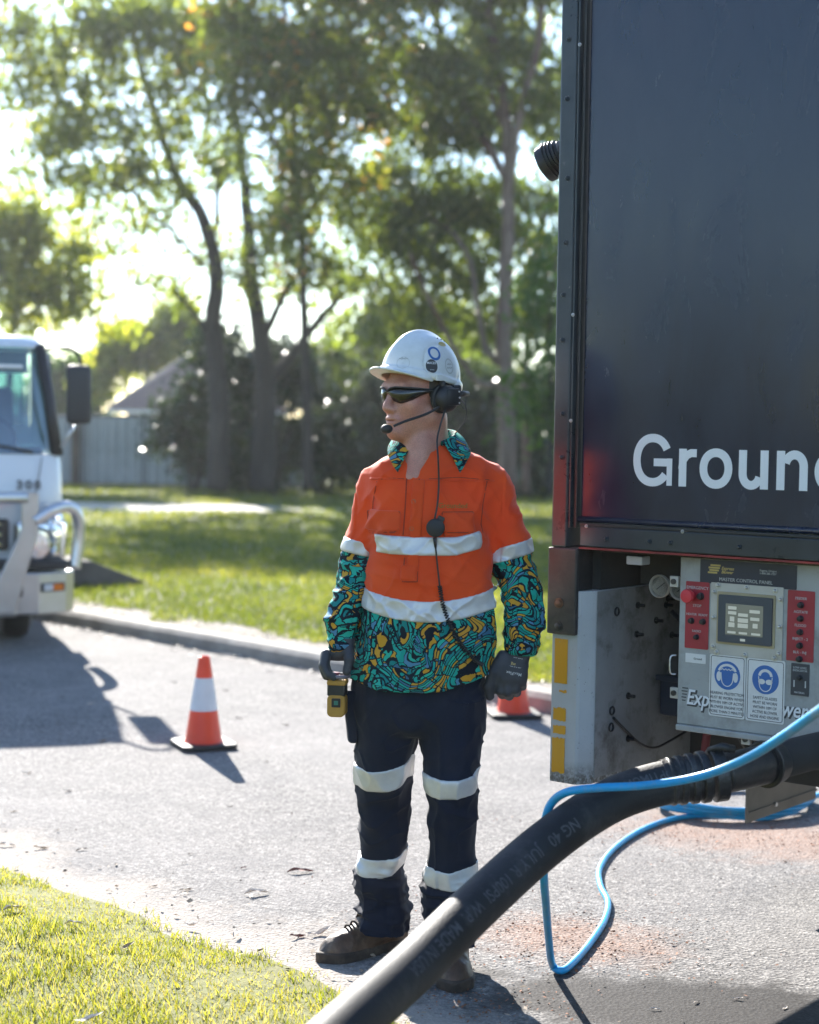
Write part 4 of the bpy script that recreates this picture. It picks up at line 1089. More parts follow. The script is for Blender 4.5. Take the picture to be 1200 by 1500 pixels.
# pillars and rear wall
for s in (-1, 1):
    MB().tube([(s * .945, .30, 1.36), (s * .90, .42, 1.75), (s * .838, .56, 2.15)], [.045, .040, .04], 8).build('pillar', MAT['black'], WT, smooth='all')
    MB().box((s * .90, 1.70, 1.75), (.10, .10, .80), bevel=.01).build('pillar', MAT['white_paint'], WT)
MB().box((0, 1.72, 1.46), (1.74, .05, .22)).build('rear_wall', MAT['white_paint'], WT)
MB().box((0, 1.72, 2.07), (1.66, .05, .18)).build('rear_wall', MAT['white_paint'], WT)
def glass_strip(name, mat, z0, z1, o=0.004):
    bm = bmesh.new(); rows = []
    for i in range(9):
        u = i / 8; z = z0 + (z1 - z0) * u
        w = .945 + (.835 - .945) * u; f = .215 + (.50 - .215) * u - .03 * math.sin(u * math.pi)
        pts = plan(w, f, 1.2, .2)[1:-1]
        rows.append([bm.verts.new((x, y, z)) for x, y in pts])
    for a, b in zip(rows, rows[1:]):
        for k in range(len(a) - 1): bm.faces.new((a[k], a[k + 1], b[k + 1], b[k]))
    bmesh.ops.recalc_face_normals(bm, faces=bm.faces[:])
    me = bpy.data.meshes.new(name); bm.to_mesh(me); bm.free()
    return link(name, me, mat, WT, smooth=True)
glass_strip('windscreen', MAT['cab_glass'], 1.372, 2.13)
MB().box((0, 1.735, 1.77), (1.60, .006, .42)).build('rear_window', MAT['cab_glass'], WT)
for s in (-1, 1):
    MB().prism([(.50, 1.38), (1.64, 1.38), (1.64, 2.12), (.78, 2.12)], (s * .93, 0, 0), (0, 1, 0), (-s * .12 * .0, 0, 1), (-s, 0, 0), .005).build('door_window', MAT['cab_glass'], WT)
MB().box((0, .55, 1.37), (1.7, .45, .10), bevel=.03).build('dashboard', MAT['trim_grey'], WT, smooth=True)
stw = MB(); ang = Matrix.Rotation(math.radians(-55), 3, 'X')
stw.tube([Vector((.48, .80, 1.46)) + ang @ Vector((.20 * math.cos(a), .20 * math.sin(a), 0)) for a in np.linspace(0, 2 * math.pi, 33)], .016, 8, cap=False)
sw = stw.build('steering_wheel', MAT['trim_grey'], WT, smooth='all')
MB().tube([(.48, .80, 1.46), (.48, .62, 1.33)], .03, 8).build('column', MAT['trim_grey'], sw, smooth='all')
for s in (-.45, .45): MB().box((s, 1.35, 1.55), (.50, .16, .62), (.12, 0, 0), bevel=.05).build('seat', MAT['seat_cloth'], WT, smooth=True)
# wipers
for x0 in (.15, -.62): MB().tube([(x0 + .62, .205, 1.385), (x0 + .35, .215, 1.43), (x0, .235, 1.47)], .010, 6).build('wiper', MAT['black'], WT, smooth='all')
MB().box((0, 0.42, 1.99), (1.42, .03, .028), bevel=.004).build('sun_strip', MAT['white'], WT)
# grille, badge, seams
MB().box((0, .155, .80), (1.20, .05, .22), bevel=.02).build('grille', MAT['black'], WT)
for k in range(3): MB().box((0, .128, .73 + k * .07), (1.10, .02, .022), bevel=.004).build('grille_bar', MAT['chrome'], WT)
for k, dgt in enumerate('300'): text_obj(dgt, .088, MAT['badge'], WT, (.655 + k * .062, .170, 1.12), name='badge', bold=.003, depth=.004)
MB().tube([(.83, .185, 1.345), (.80, .172, 1.15), (.74, .163, .95)], .004, 6).build('panel_seam', MAT['trim_grey'], WT, smooth='all')
for s in (-1, 1):
    hl = MB().box((s * .82, .17, .755), (.38, .16, .32), (0, 0, s * .35), bevel=.06, seg=4).build('headlight', MAT['chrome'], WT, smooth=True)
    MB().ball((s * .79, .075, .735), (.145, .08, .125), 20).build('lens', MAT['clear_lens'], hl, smooth='all')
    MB().lathe([(.03, -.02), (.085, .0), (.10, .035), (.105, .035)], (s * .77, .11, .72), 20, Matrix.Rotation(math.pi / 2, 3, 'X')).build('reflector', MAT['chrome'], hl, smooth=True)
    MB().ball((s * .77, .09, .72), .02, 10).build('bulb', MAT['white'], hl)
    MB().ball((s * .915, .155, .885), (.075, .06, .085), 14, (0, s * .4, s * .5)).build('corner_lamp', MAT['clear_lens'], hl, smooth='all')
    MB().ball((s * .915, .175, .885), (.06, .045, .07), 14, (0, s * .4, s * .5)).build('corner_reflector', MAT['chrome'], hl, smooth='all')
    MB().box((s * .74, .10, .590), (.52, .14, .075), bevel=.02).build('bumper_trim', MAT['black'], WT)
    # mirror
    mr = MB().box((s * 1.085, .17, 1.795), (.175, .09, .42), (0, 0, -s * .15), bevel=.035, seg=4).build('mirror', MAT['trim_grey'], WT, smooth=True)
    MB().box((s * 1.080, .222, 1.795), (.15, .01, .38), (0, 0, -s * .15), bevel=.004).build('mirror_glass', MAT['chrome'], mr)
    MB().tube(spline([(s * .88, .50, 2.12), (s * .96, .30, 2.13), (s * 1.06, .20, 2.10), (s * 1.10, .17, 2.02)], 6), .014, 8).build('mirror_arm', MAT['black'], mr, smooth='all')
    MB().tube([(s * .97, .25, 1.42), (s * 1.06, .19, 1.57)], .012, 8).build('mirror_stay', MAT['alloy'], mr, smooth='all')
    # bull bar
    MB().prism([(-.06, 1.11), (.055, 1.11), (.055, .82), (-.10, .26), (-.32, .26), (-.06, .84)] if s > 0 else [(.06, 1.11), (-.055, 1.11), (-.055, .82), (.10, .26), (.32, .26), (.06, .84)], (s * .735, -.06, 0), (1, 0, 0), (0, 0, 1), (0, 1, 0), .05).build('bar_upright', MAT['alloy_plate'], WT, bevel=.008)
    MB().tube(spline([(s * .76, -.035, .90), (s * .90, -.01, .985), (s * 1.01, .05, 1.00), (s * 1.075, .09, .93), (s * 1.085, .11, .78), (s * 1.055, .10, .56)], 7), .043, 14).build('bar_hoop', MAT['alloy'], WT, smooth='all')
    wing = MB().prism([(.50, 0), (.80, 0.0), (1.00, .12), (1.07, .30), (1.00, .34), (.92, .22), (.50, .12)] if s > 0 else [(-.50, 0), (-.80, 0.0), (-1.00, .12), (-1.07, .30), (-1.00, .34), (-.92, .22), (-.50, .12)], (0, -.03, .245), (1, 0, 0), (0, 1, 0), (0, 0, 1), .295).build('bumper_wing', MAT['alloy_plate'], WT, bevel=.012)
    MB().box((s * .90, .022, .435), (.20, .02, .062), (0, 0, s * .54), bevel=.005).build('lamp_recess', MAT['black'], wing)
    MB().box((s * .865, -.004, .435), (.075, .02, .046), (0, 0, s * .54), bevel=.004).build('side_lamp', MAT['lens'], wing)
    MB().box((s * .935, .036, .435), (.085, .02, .046), (0, 0, s * .54), bevel=.004).build('indicator', MAT['amber'], wing)
    MB().prism(rrect(-.055, -.06, .055, .06, .02), (s * .635, -.03, .43), (1, 0, 0), (0, 0, 1), (0, -1, 0), .004).build('fog_recess', MAT['trim_grey'], wing)
    MB().lathe([(.0001, 0), (.035, .004), (.04, .012), (.043, .012), (.043, 0)], (s * .635, -.034, .43), 18, Matrix.Rotation(math.pi / 2, 3, 'X')).build('fog_lamp', MAT['lens'], wing, smooth=True)
MB().tube([(-.72, -.04, 1.065), (.72, -.04, 1.065)], .042, 14).build('bar_top_rail', MAT['alloy'], WT, smooth='all')
MB().box((0, -.02, .385), (1.30, .05, .30), bevel=.015).build('bumper_centre', MAT['alloy_plate'], WT)
MB().box((0, -.055, .50), (.37, .01, .13), bevel=.003).build('number_plate', MAT['sign_white'], WT)
MB().box((-.25, 1.0, 2.315), (1.30, .22, .075), bevel=.02).build('roof_beacon', MAT['white_paint'], WT, smooth=True)
for s in (-.7, .2): MB().box((s, 1.0, 2.25), (.06, .1, .07)).build('beacon_foot', MAT['black'], WT)
def wwheel(x, y):
    w = MB().lathe([(.20, -.105), (.33, -.11), (.375, -.09), (.39, -.04), (.39, .04), (.375, .09), (.33, .11), (.20, .105)], (x, y, .39), 36, Matrix.Rotation(math.pi / 2, 3, 'Y')).build('wheel', MAT['rubber'], WT, smooth=True)
    MB().lathe([(.0001, .05), (.07, .06), (.09, .02), (.19, .03), (.205, .10), (.212, .10), (.212, -.10), (.0001, -.10)], (x, y, .39), 28, Matrix.Rotation(math.pi / 2, 3, 'Y')).build('rim', MAT['white_paint'], w, smooth=True)
for s in (-1, 1): wwheel(s * .68, 0.80); wwheel(s * .70, 3.3)
MB().box((0, 2.6, .60), (.75, 4.6, .16)).build('chassis', MAT['black'], WT)
MB().box((0, 3.4, .98), (1.84, 2.9, .10), bevel=.01).build('tray', MAT['alloy_plate'], WT)
MB().box((0, .75, .46), (1.6, 1.0, .12)).build('engine_bay', MAT['black'], WT)
# ================================================================== THE WORKER
# ---- implicit-surface toolkit (numpy)
class Grid:
    def __init__(s, lo, hi, h):
        s.lo = np.array(lo, np.float32); s.h = h
        n = [int(math.ceil((b - a) / h)) + 1 for a, b in zip(lo, hi)]
        ax = [np.float32(lo[i]) + np.arange(n[i], dtype=np.float32) * np.float32(h) for i in range(3)]
        s.X, s.Y, s.Z = np.meshgrid(*ax, indexing='ij')

def surf(G, f):
    """naive surface nets -> (verts, quads)"""
    s = f < 0
    nx, ny, nz = f.shape
    c = [s[i:nx - 1 + i, j:ny - 1 + j, k:nz - 1 + k] for i in (0, 1) for j in (0, 1) for k in (0, 1)]
    cnt = sum(a.astype(np.int8) for a in c)
    act = (cnt > 0) & (cnt < 8)
    idx = np.argwhere(act); n = len(idx)
    cid = -np.ones(act.shape, np.int32); cid[act] = np.arange(n)
    acc = np.zeros((n, 3), np.float32); w = np.zeros(n, np.float32)
    I, J, K = idx.T
    corners = [(i, j, k) for i in (0, 1) for j in (0, 1) for k in (0, 1)]
    val = {q: f[I + q[0], J + q[1], K + q[2]] for q in corners}
    for a in corners:
        for d in range(3):
            if a[d]: continue
            b = list(a); b[d] = 1; b = tuple(b)
            va, vb = val[a], val[b]; m = (va < 0) != (vb < 0)
            t = np.where(m, va / np.where(m, va - vb, 1), 0)
            p = np.tile(np.array(a, np.float32), (n, 1)); p[:, d] = t
            acc[m] += p[m]; w[m] += 1
    V = (idx + acc / w[:, None]) * G.h + G.lo
    Q = []
    for d in range(3):
        o = [slice(1, -1)] * 3
        e = [slice(1, m - 1) for m in f.shape]; e[d] = slice(0, f.shape[d] - 1)
        e2 = list(e); e2[d] = slice(1, f.shape[d])
        A = s[tuple(e)]; B = s[tuple(e2)]
        m = np.argwhere(A != B); 
        if len(m) == 0: continue
        off = np.array([sl.start for sl in e]); m = m + off
        inside = s[m[:, 0], m[:, 1], m[:, 2]]
        u, v = [(1, 2), (2, 0), (0, 1)][d]
        eu = np.zeros(3, int); eu[u] = 1; ev = np.zeros(3, int); ev[v] = 1
        def g(q): return cid[q[:, 0], q[:, 1], q[:, 2]]
        q = np.stack([g(m - eu - ev), g(m - ev), g(m), g(m - eu)], 1)
        q[~inside] = q[~inside][:, ::-1]
        Q.append(q)
    Q = np.concatenate(Q); Q = Q[(Q >= 0).all(1)]
    return V, Q

def smin(a, b, k):
    h = np.clip(0.5 + 0.5 * (b - a) / k, 0, 1)
    return b + (a - b) * h - k * h * (1 - h)
def smax(a, b, k): return -smin(-a, -b, k)
def ell(X, Y, Z, c, r):
    x, y, z = (X - c[0]) / r[0], (Y - c[1]) / r[1], (Z - c[2]) / r[2]
    k0 = np.sqrt(x * x + y * y + z * z); k1 = np.sqrt((x / r[0]) ** 2 + (y / r[1]) ** 2 + (z / r[2]) ** 2)
    return k0 * (k0 - 1) / np.maximum(k1, 1e-6)
def cap(X, Y, Z, a, b, ra, rb=None):
    rb = ra if rb is None else rb
    a = np.array(a, float); b = np.array(b, float); d = b - a; L2 = float(d @ d) + 1e-12
    t = np.clip(((X - a[0]) * d[0] + (Y - a[1]) * d[1] + (Z - a[2]) * d[2]) / L2, 0, 1)
    return np.sqrt((X - a[0] - t * d[0]) ** 2 + (Y - a[1] - t * d[1]) ** 2 + (Z - a[2] - t * d[2]) ** 2) - (ra + (rb - ra) * t)
def loft(X, Y, Z, rows, p=2.2):
    """rows: (z, cx, cy, a, b) any order; cross-sections are superellipses"""
    rows = sorted(rows); R_ = np.array(spline(rows, 6)); R_ = R_[np.argsort(R_[:, 0])]
    zz = R_[:, 0]
    cx, cy, a, b = (np.interp(Z, zz, R_[:, i]).astype(np.float32) for i in (1, 2, 3, 4))
    q = ((np.abs(X - cx) / a) ** p + (np.abs(Y - cy) / b) ** p) ** (1 / p)
    d = (q - 1) * np.minimum(a, b) * 0.9
    return np.maximum(d, np.maximum(Z - zz[-1], zz[0] - Z))
def vn(x, y, z, seed=0.0):
    xi, yi, zi = np.floor(x), np.floor(y), np.floor(z)
    fx, fy, fz = x - xi, y - yi, z - zi
    fx, fy, fz = (t * t * (3 - 2 * t) for t in (fx, fy, fz))
    def h(i, j, k):
        v = np.sin((xi + i) * 127.1 + (yi + j) * 311.7 + (zi + k) * 74.7 + seed * 19.3) * 43758.5453
        return v - np.floor(v)
    r = 0
    for i, wx in ((0, 1 - fx), (1, fx)):
        for j, wy in ((0, 1 - fy), (1, fy)):
            for k, wz in ((0, 1 - fz), (1, fz)):
                r = r + h(i, j, k) * wx * wy * wz
    return r * 2 - 1
def ridge(n): return 1 - 2 * np.abs(n)

def vnormals(V, Q):
    n = np.zeros_like(V)
    fn = np.cross(V[Q[:, 2]] - V[Q[:, 0]], V[Q[:, 3]] - V[Q[:, 1]])
    for k in range(4): np.add.at(n, Q[:, k], fn)
    return n / (np.linalg.norm(n, axis=1)[:, None] + 1e-12)
def grad_dir(G, f, V):
    i = np.clip(np.round((V - G.lo) / G.h).astype(int), 1, np.array(f.shape) - 2)
    a, b, c = i.T
    g = np.stack([f[a + 1, b, c] - f[a - 1, b, c], f[a, b + 1, c] - f[a, b - 1, c], f[a, b, c + 1] - f[a, b, c - 1]], 1)
    return g / (np.linalg.norm(g, axis=1)[:, None] + 1e-9)
def relax(V, Q, it=2, lam=0.5):
    E = np.concatenate([Q[:, [0, 1]], Q[:, [1, 2]], Q[:, [2, 3]], Q[:, [3, 0]]])
    E = np.concatenate([E, E[:, ::-1]])
    for _ in range(it):
        s = np.zeros_like(V); c = np.zeros(len(V), np.float32)
        np.add.at(s, E[:, 0], V[E[:, 1]]); np.add.at(c, E[:, 0], 1)
        V = V + lam * (s / c[:, None] - V)
    return V
def sdf_obj(name, G, f, mat, parent, disp=None, base=None, it=2, xf=None, label=None):
    V, Q = surf(G, f)
    V = relax(V, Q, it)
    if disp is not None:
        N = vnormals(V, Q) if base is None else grad_dir(G, base, V)
        V = V + N * disp(V[:, 0], V[:, 1], V[:, 2])[:, None]
    if xf is not None:
        V = V @ np.array(xf.to_3x3()).T + np.array(xf.translation)
    me = mesh_np(name, V, Q); me.materials.append(mat)
    o = link(name, me, None, parent, smooth=True)
    if label: o['label'] = label
    return o

# ---- materials
t = NT('hivis_orange'); c = t.coords()
w1 = t.noise(c, 420, 2).outputs[0]; w2 = t.noise(c, 7, 4).outputs[0]; w3 = t.noise(t.coords((1.0, 1.0, .45)), 26, 4, 0.6, 0.5).outputs[0]
colr = t.mix(t.ramp(w2, [(0.3, 0), (0.75, 1)]), (0.74, 0.062, 0.008), (0.82, 0.095, 0.011))
sh = t.bsdf(color=colr, rough=0.75, spec=0.25, sheen=0.15, normal=t.bump(t.math('ADD', t.math('MULTIPLY', w1, 0.06), w3), 0.35, 0.006))
tr = t.n('BsdfTranslucent', {'Color': (0.95, 0.16, 0.012, 1)}).outputs[0]
MAT['orange'] = t.done(t.n('MixShader', {0: 0.12, 1: sh, 2: tr}).outputs[0])
def m_swirl(name):
    t = NT(name); c = t.coords()
    wp = t.noise(c, 7.0, 2, 0.5)
    cw = t.n('VectorMath', {0: c, 1: t.n('VectorMath', {0: wp.outputs['Color'], 'Scale': 0.055}, operation='SCALE').outputs[0]}, operation='ADD').outputs[0]
    fl = t.noise(cw, 5.0, 1.0, 0.4, 0.6).outputs[0]                      # flow field: its level lines are the strokes
    v = t.math('MULTIPLY', fl, 33.0)
    fi = t.math('FLOOR', v); fr = t.math('FRACT', v)
    # cut the level bands into dabs with wavy breaks
    wc = t.noise(c, 34.0, 2, 0.5)
    cv = t.n('VectorMath', {0: cw, 1: t.n('VectorMath', {0: wc.outputs['Color'], 'Scale': 0.045}, operation='SCALE').outputs[0]}, operation='ADD').outputs[0]
    cut = t.n('TexVoronoi', {'Vector': cv, 'Scale': 30.0}, feature='DISTANCE_TO_EDGE').outputs['Distance']
    cell = t.n('TexVoronoi', {'Vector': cv, 'Scale': 30.0}).outputs['Color']
    cs = t.n('SeparateColor', {'Color': cell}).outputs
    rnd_ = t.n('TexWhiteNoise', {'Vector': t.n('CombineXYZ', {0: fi, 1: t.math('MULTIPLY', cs[0], 91.0), 2: t.math('MULTIPLY', cs[1], 57.0)}).outputs[0]}, noise_dimensions='3D').outputs['Value']
    wig = t.math('MULTIPLY', t.math('SUBTRACT', t.noise(c, 60.0, 2).outputs[0], 0.5), 0.35)
    band = t.math('LESS_THAN', t.math('ABSOLUTE', t.math('ADD', t.math('SUBTRACT', fr, 0.5), wig)), t.math('ADD', 0.24, t.math('MULTIPLY', t.math('FRACT', t.math('MULTIPLY', rnd_, 7.3)), 0.18)))
    dab = t.math('MULTIPLY', band, t.math('GREATER_THAN', cut, 0.045))
    pal = t.ramp(rnd_, [(0.0, (0.012, 0.32, 0.26)), (0.30, (0.010, 0.20, 0.20)), (0.50, (0.07, 0.21, 0.34)), (0.62, (0.04, 0.13, 0.22)), (0.66, (0.52, 0.28, 0.03)), (0.86, (0.02, 0.38, 0.29))], 'CONSTANT')
    col = t.mix(dab, (0.008, 0.012, 0.020), pal)
    w1 = t.noise(c, 420, 2).outputs[0]; w3 = t.noise(c, 22, 3).outputs[0]
    return t.done(t.bsdf(color=col, rough=0.8, spec=0.2, normal=t.bump(t.math('ADD', t.math('MULTIPLY', w1, 0.05), w3), 0.3, 0.005)))
MAT['swirl'] = m_swirl('swirl_fabric')
t = NT('reflective_tape'); c = t.coords()
w2 = t.noise(c, 14, 5, 0.65).outputs[0]; w3 = t.noise(t.coords((.5, .5, 1)), 55, 4, 0.6).outputs[0]
colr = t.mix(t.ramp(w2, [(0.35, 0), (0.7, 1)]), (0.56, 0.55, 0.56), (0.68, 0.66, 0.65))
MAT['tape'] = t.done(t.bsdf(color=colr, rough=0.42, metal=0.25, normal=t.bump(w3, 0.3, 0.004)))
t = NT('navy_drill'); c = t.coords()
w1 = t.noise(c, 500, 2).outputs[0]; w2 = t.noise(c, 6, 5, 0.6).outputs[0]; w3 = t.noise(t.coords((1, 1, .4)), 22, 4, .6).outputs[0]
colr = t.mix(t.ramp(w2, [(0.3, 0), (0.75, 1)]), (0.010, 0.013, 0.026), (0.019, 0.023, 0.040))
MAT['navy_cloth'] = t.done(t.bsdf(color=colr, rough=0.85, spec=0.2, sheen=0.06, normal=t.bump(t.math('ADD', t.math('MULTIPLY', w1, 0.06), w3), 0.35, 0.006)))
t = NT('skin'); c = t.coords()
w1 = t.noise(c, 28, 5, 0.6).outputs[0]; w2 = t.noise(c, 260, 3).outputs[0]
zc = t.n('SeparateXYZ', {'Vector': c}).outputs[2]
colr = t.mix(t.ramp(w1, [(0.3, 0), (0.7, 1)]), (0.46, 0.19, 0.135), (0.58, 0.29, 0.21))
w4 = t.noise(c, 11, 3).outputs[0]
colr = t.mix(t.ramp(w4, [(0.45, 0), (0.7, 0.55)]), colr, (0.50, 0.15, 0.11))
colr = t.mix(t.ramp(t.noise(c, 420, 2).outputs[0], [(0.5, 0), (0.62, 0.45)]), colr, (0.20, 0.11, 0.08))
MAT['skin'] = t.done(t.bsdf(color=colr, rough=t.math('ADD', 0.34, t.math('MULTIPLY', w1, 0.25)), spec=0.5, sss=0.10, sss_r=(0.9, 0.35, 0.18), sss_s=0.006, normal=t.bump(w2, 0.35, 0.003)))
MAT['lip'] = M('lip', (0.36, 0.13, 0.11), 0.45, var=.1, vscale=40)
t = NT('helmet_white'); c = t.coords()
w1 = t.noise(c, 18, 6, 0.7).outputs[0]; sc = t.noise(t.coords((1, 1, 3)), 30, 6, 0.8).outputs[0]
colr = t.mix(t.ramp(w1, [(0.4, 0), (0.75, 1)]), (0.70, 0.71, 0.71), (0.60, 0.60, 0.58))
colr = t.mix(t.ramp(sc, [(0.70, 0), (0.74, 0.55)]), colr, (0.25, 0.23, 0.2))
MAT['helmet'] = t.done(t.bsdf(color=colr, rough=t.math('ADD', 0.22, t.math('MULTIPLY', w1, .2)), normal=t.bump(w1, .05, .003)))
MAT['glove'] = M('nitrile_glove', (0.040, 0.041, 0.050), 0.6, var=0.25, vscale=18, bump=0.25, bscale=700)
MAT['leather'] = M('boot_leather', (0.085, 0.042, 0.020), 0.5, var=0.5, vscale=22, bump=0.4, bscale=90, dirt=(0.20, 0.13, 0.08), dirt_amt=0.8, dscale=14)
MAT['sole'] = M('boot_sole', (0.05, 0.032, 0.022), 0.75, var=0.4, vscale=30, bump=.4, dirt=(0.16, 0.12, 0.08), dscale=20)
t = NT('dark_lens'); MAT['shade_lens'] = t.done(t.bsdf(color=(0.012, 0.011, 0.009), rough=0.08, spec=0.6, coat=.4))
MAT['thread'] = M('thread', (0.50, 0.20, 0.03), 0.8)
MAT['green_print'] = M('green_print', (0.17, 0.20, 0.03), 0.7)
MAT['yellow_plastic'] = M('yellow_plastic', (0.42, 0.22, 0.035), 0.5, var=.15, vscale=30, dirt=(.12, .08, .04), dscale=30)
MAT['grey_ring'] = M('grey_ring', (0.16, 0.14, 0.17), 0.4, var=.15)
MAT['hair'] = M('hair', (0.05, 0.035, 0.025), 0.6, var=.4, vscale=60)

WY = 4.95
_w0 = gnd(617, 1430)
WORKER = empty('person', (_w0.x, WY, 0), 0, 'worker in hard hat, orange high-visibility shirt and navy trousers standing by the truck', 'person')
def pp(px, py, dy=0.0):
    p = at(px, py, WY + dy); return (p.x - _w0.x, dy, p.z)
def row(py, xl, xr, b, cy=0.0):
    L = pp(xl, py, cy); R2 = pp(xr, py, cy)
    return ((L[2] + R2[2]) / 2, (L[0] + R2[0]) / 2, cy, (R2[0] - L[0]) / 2, b)
def zz(py, px=615): return pp(px, py)[2]
def xx(px, py=900): return pp(px, py)[0]

# ---- shirt: torso + two arms in one implicit body, cut into fabric pieces
G = Grid((-0.36, -0.22, 0.74), (0.40, 0.20, 1.60), 0.0045)
X, Y, Z = G.X, G.Y, G.Z
torso = loft(X, Y, Z, [row(642, 596, 662, .058, .03), row(654, 588, 676, .072, .022), row(667, 568, 700, .088, .016), row(682, 545, 724, .104, .012), row(696, 538, 731, .110, .010), row(720, 537, 730, .118, .006), row(760, 542, 722, .128, 0),
                       row(800, 543, 716, .134, 0), row(860, 534, 723, .136, 0), row(900, 527, 727, .142, 0), row(935, 519, 728, .152, 0), row(975, 511, 722, .162, 0), row(1030, 508, 716, .166, 0)], 2.35)
armL = loft(X, Y, Z, [row(682, 690, 728, .045, .03), row(700, 690, 745, .06, .03), row(735, 696, 756, .066, .03), row(770, 703, 768, .068, .03), row(800, 711, 777, .068, .025), row(838, 720, 788, .064, .015), row(860, 727, 791, .060, .005),
                      row(885, 734, 791, .056, -.01), row(912, 738, 793, .054, -.025), row(935, 742, 787, .044, -.035), row(956, 746, 783, .038, -.04)])
armR = loft(X, Y, Z, [row(690, 535, 570, .045, .05), row(706, 524, 574, .06, .05), row(740, 516, 574, .066, .05), row(775, 511, 568, .066, .05), row(805, 505, 560, .064, .045), row(835, 501, 555, .060, .03), row(860, 492, 545, .056, .01),
                      row(885, 482, 534, .053, -.01), row(910, 482, 528, .050, -.03), row(930, 485, 524, .043, -.04), row(950, 489, 519, .037, -.045)])
body = smin(torso, armL, 0.035); body = smin(body, armR, 0.03)
# keep the lower arms from fusing with the torso
lowmask = np.clip((zz(800) - Z) / 0.03, 0, 1)
body = body * (1 - lowmask) + np.minimum(torso, np.minimum(armL, armR)) * lowmask
isarm = np.minimum(armL, armR) < torso
def fold_shirt(x, y, z):
    arm = (x > xx(733)) | (x < xx(516))
    low = np.clip((zz(890) - z) / .05, 0, 1)
    f = 0.0075 * ridge(vn(x * 9 + z * 5, y * 7, z * 6 - x * 4, 1)) + 0.0045 * ridge(vn(x * 17 - z * 9, y * 12, z * 12 + x * 7, 2))
    f = f + 0.007 * np.exp(-((z - zz(835)) / .05) ** 2) * ridge(vn(x * 8, y * 6, z * 26 + x * 6, 3))
    f = f + low * 0.004 * ridge(vn(x * 15, y * 14, z * 7 + x * 3, 4))
    slv = np.where(arm & (z < zz(812)), 1.0, 0.0)
    f = f + slv * (0.0085 * ridge(vn(x * 10, y * 10, z * 24 + x * 7, 5)) + 0.0045 * ridge(vn(x * 22, y * 20, z * 44, 6)))
    up = np.where(arm & (z >= zz(812)), 1.0, 0.0)
    f = f + up * 0.007 * ridge(vn(x * 6 + z * 3, y * 8, z * 14 - x * 8, 7))
    # armpit drag lines and collar-bone valley
    for px, s in ((700, 1), (556, -1)):
        d = np.sqrt((x - xx(px, 770)) ** 2 + (z - zz(770)) ** 2)
        f = f + 0.009 * np.exp(-(d / .075) ** 2) * ridge(vn((x - xx(px)) * s * 22 + z * 16, y * 5, z * 5, 8))
    # sharp pressed creases
    c1 = np.clip(ridge(vn(x * 13 - z * 9, y * 6, z * 8 + x * 9, 51)), 0, 1) ** 4; c2 = np.clip(ridge(vn(x * 10 + z * 12, y * 7, z * 9 - x * 6, 52)), 0, 1) ** 4
    f = f + 0.006 * c1 + 0.005 * c2 * np.clip((zz(760) - z) / .1, .25, 1)
    return f - 0.0065
# cut surfaces
zc2 = zz(889) + 0.95 * (X - xx(622)) ** 2                    # waist band centre line (dips in the middle)
aL0, aL1 = np.array(pp(711, 817, 0)), np.array(pp(783, 798, 0))
nL = np.array([-(aL1[2] - aL0[2]), 0, aL1[0] - aL0[0]]); nL /= np.linalg.norm(nL)
sL = (X - aL0[0]) * nL[0] + (Z - aL0[2]) * nL[2]            # >0 above the sleeve band line
aR0, aR1 = np.array(pp(506, 798, 0)), np.array(pp(548, 807, 0))
nR = np.array([-(aR1[2] - aR0[2]), 0, aR1[0] - aR0[0]]); nR /= np.linalg.norm(nR)
sR = (X - aR0[0]) * nR[0] + (Z - aR0[2]) * nR[2]
upper = np.where(isarm & (X > 0), -sL, np.where(isarm & (X < 0), -sR, zc2 - Z))   # <0 in orange region
neckhole = ell(X, Y, Z, pp(624, 636, .02), (.068, .080, .062))
vcut = np.maximum(cap(X, Y * .12, Z, pp(612, 640, -.014), pp(605, 697, -.014), .046, .001), Y - .0)
orange = np.maximum(np.maximum(body, upper - 0.004), -np.minimum(neckhole, vcut))
sdf_obj('shirt', G, orange, MAT['orange'], WORKER, fold_shirt, body)
hem = zz(1004) + 1.1 * np.maximum(0, np.abs(X - xx(600)) - 0.02) ** 2
camo_body = np.maximum(np.maximum(np.maximum(torso + .003, Z - zc2 - .01), hem - Z), -(Z - 0.7))
sdf_obj('shirt_tail', G, camo_body, MAT['swirl'], WORKER, fold_shirt, body, label='teal, blue and mustard swirl patterned shirt tail')
for a, s, zb in ((armL, sL, zz(952)), (armR, sR, zz(947))):
    cf = np.maximum(np.maximum(a + .002, s - .012), zb - Z)
    sdf_obj('sleeve', G, cf, MAT['swirl'], WORKER, fold_shirt, body, label='swirl patterned sleeve')
# reflective tape
bt = body - 0.0022
tor = np.maximum(np.where(isarm, 1.0, -1.0) * 0.01, torso - .0022)
sdf_obj('tape_band', G, np.maximum(np.maximum(torso - .0028, np.abs(Z - zc2) - .030), np.where(isarm, .004, -1)), MAT['tape'], WORKER, fold_shirt, body)
zc1 = zz(796) + 0.25 * (X - xx(620)) ** 2 + 0.02 * np.clip((X - xx(665)) / .08, 0, 1)
chest = np.maximum(np.maximum(torso - .0078, np.abs(Z - zc1) - .0265), np.maximum(xx(550) - X, X - xx(697)))
sdf_obj('tape_band', G, np.maximum(chest, np.where(isarm, .004, -1)), MAT['tape'], WORKER, fold_shirt, body)
sdf_obj('tape_band', G, np.maximum(np.maximum(armL - .0028, np.abs(sL) - .021), np.where(~isarm, .004, -1)), MAT['tape'], WORKER, fold_shirt, body)
sdf_obj('tape_band', G, np.maximum(np.maximum(armR - .0028, np.abs(sR) - .0205), np.where(~isarm, .004, -1)), MAT['tape'], WORKER, fold_shirt, body)
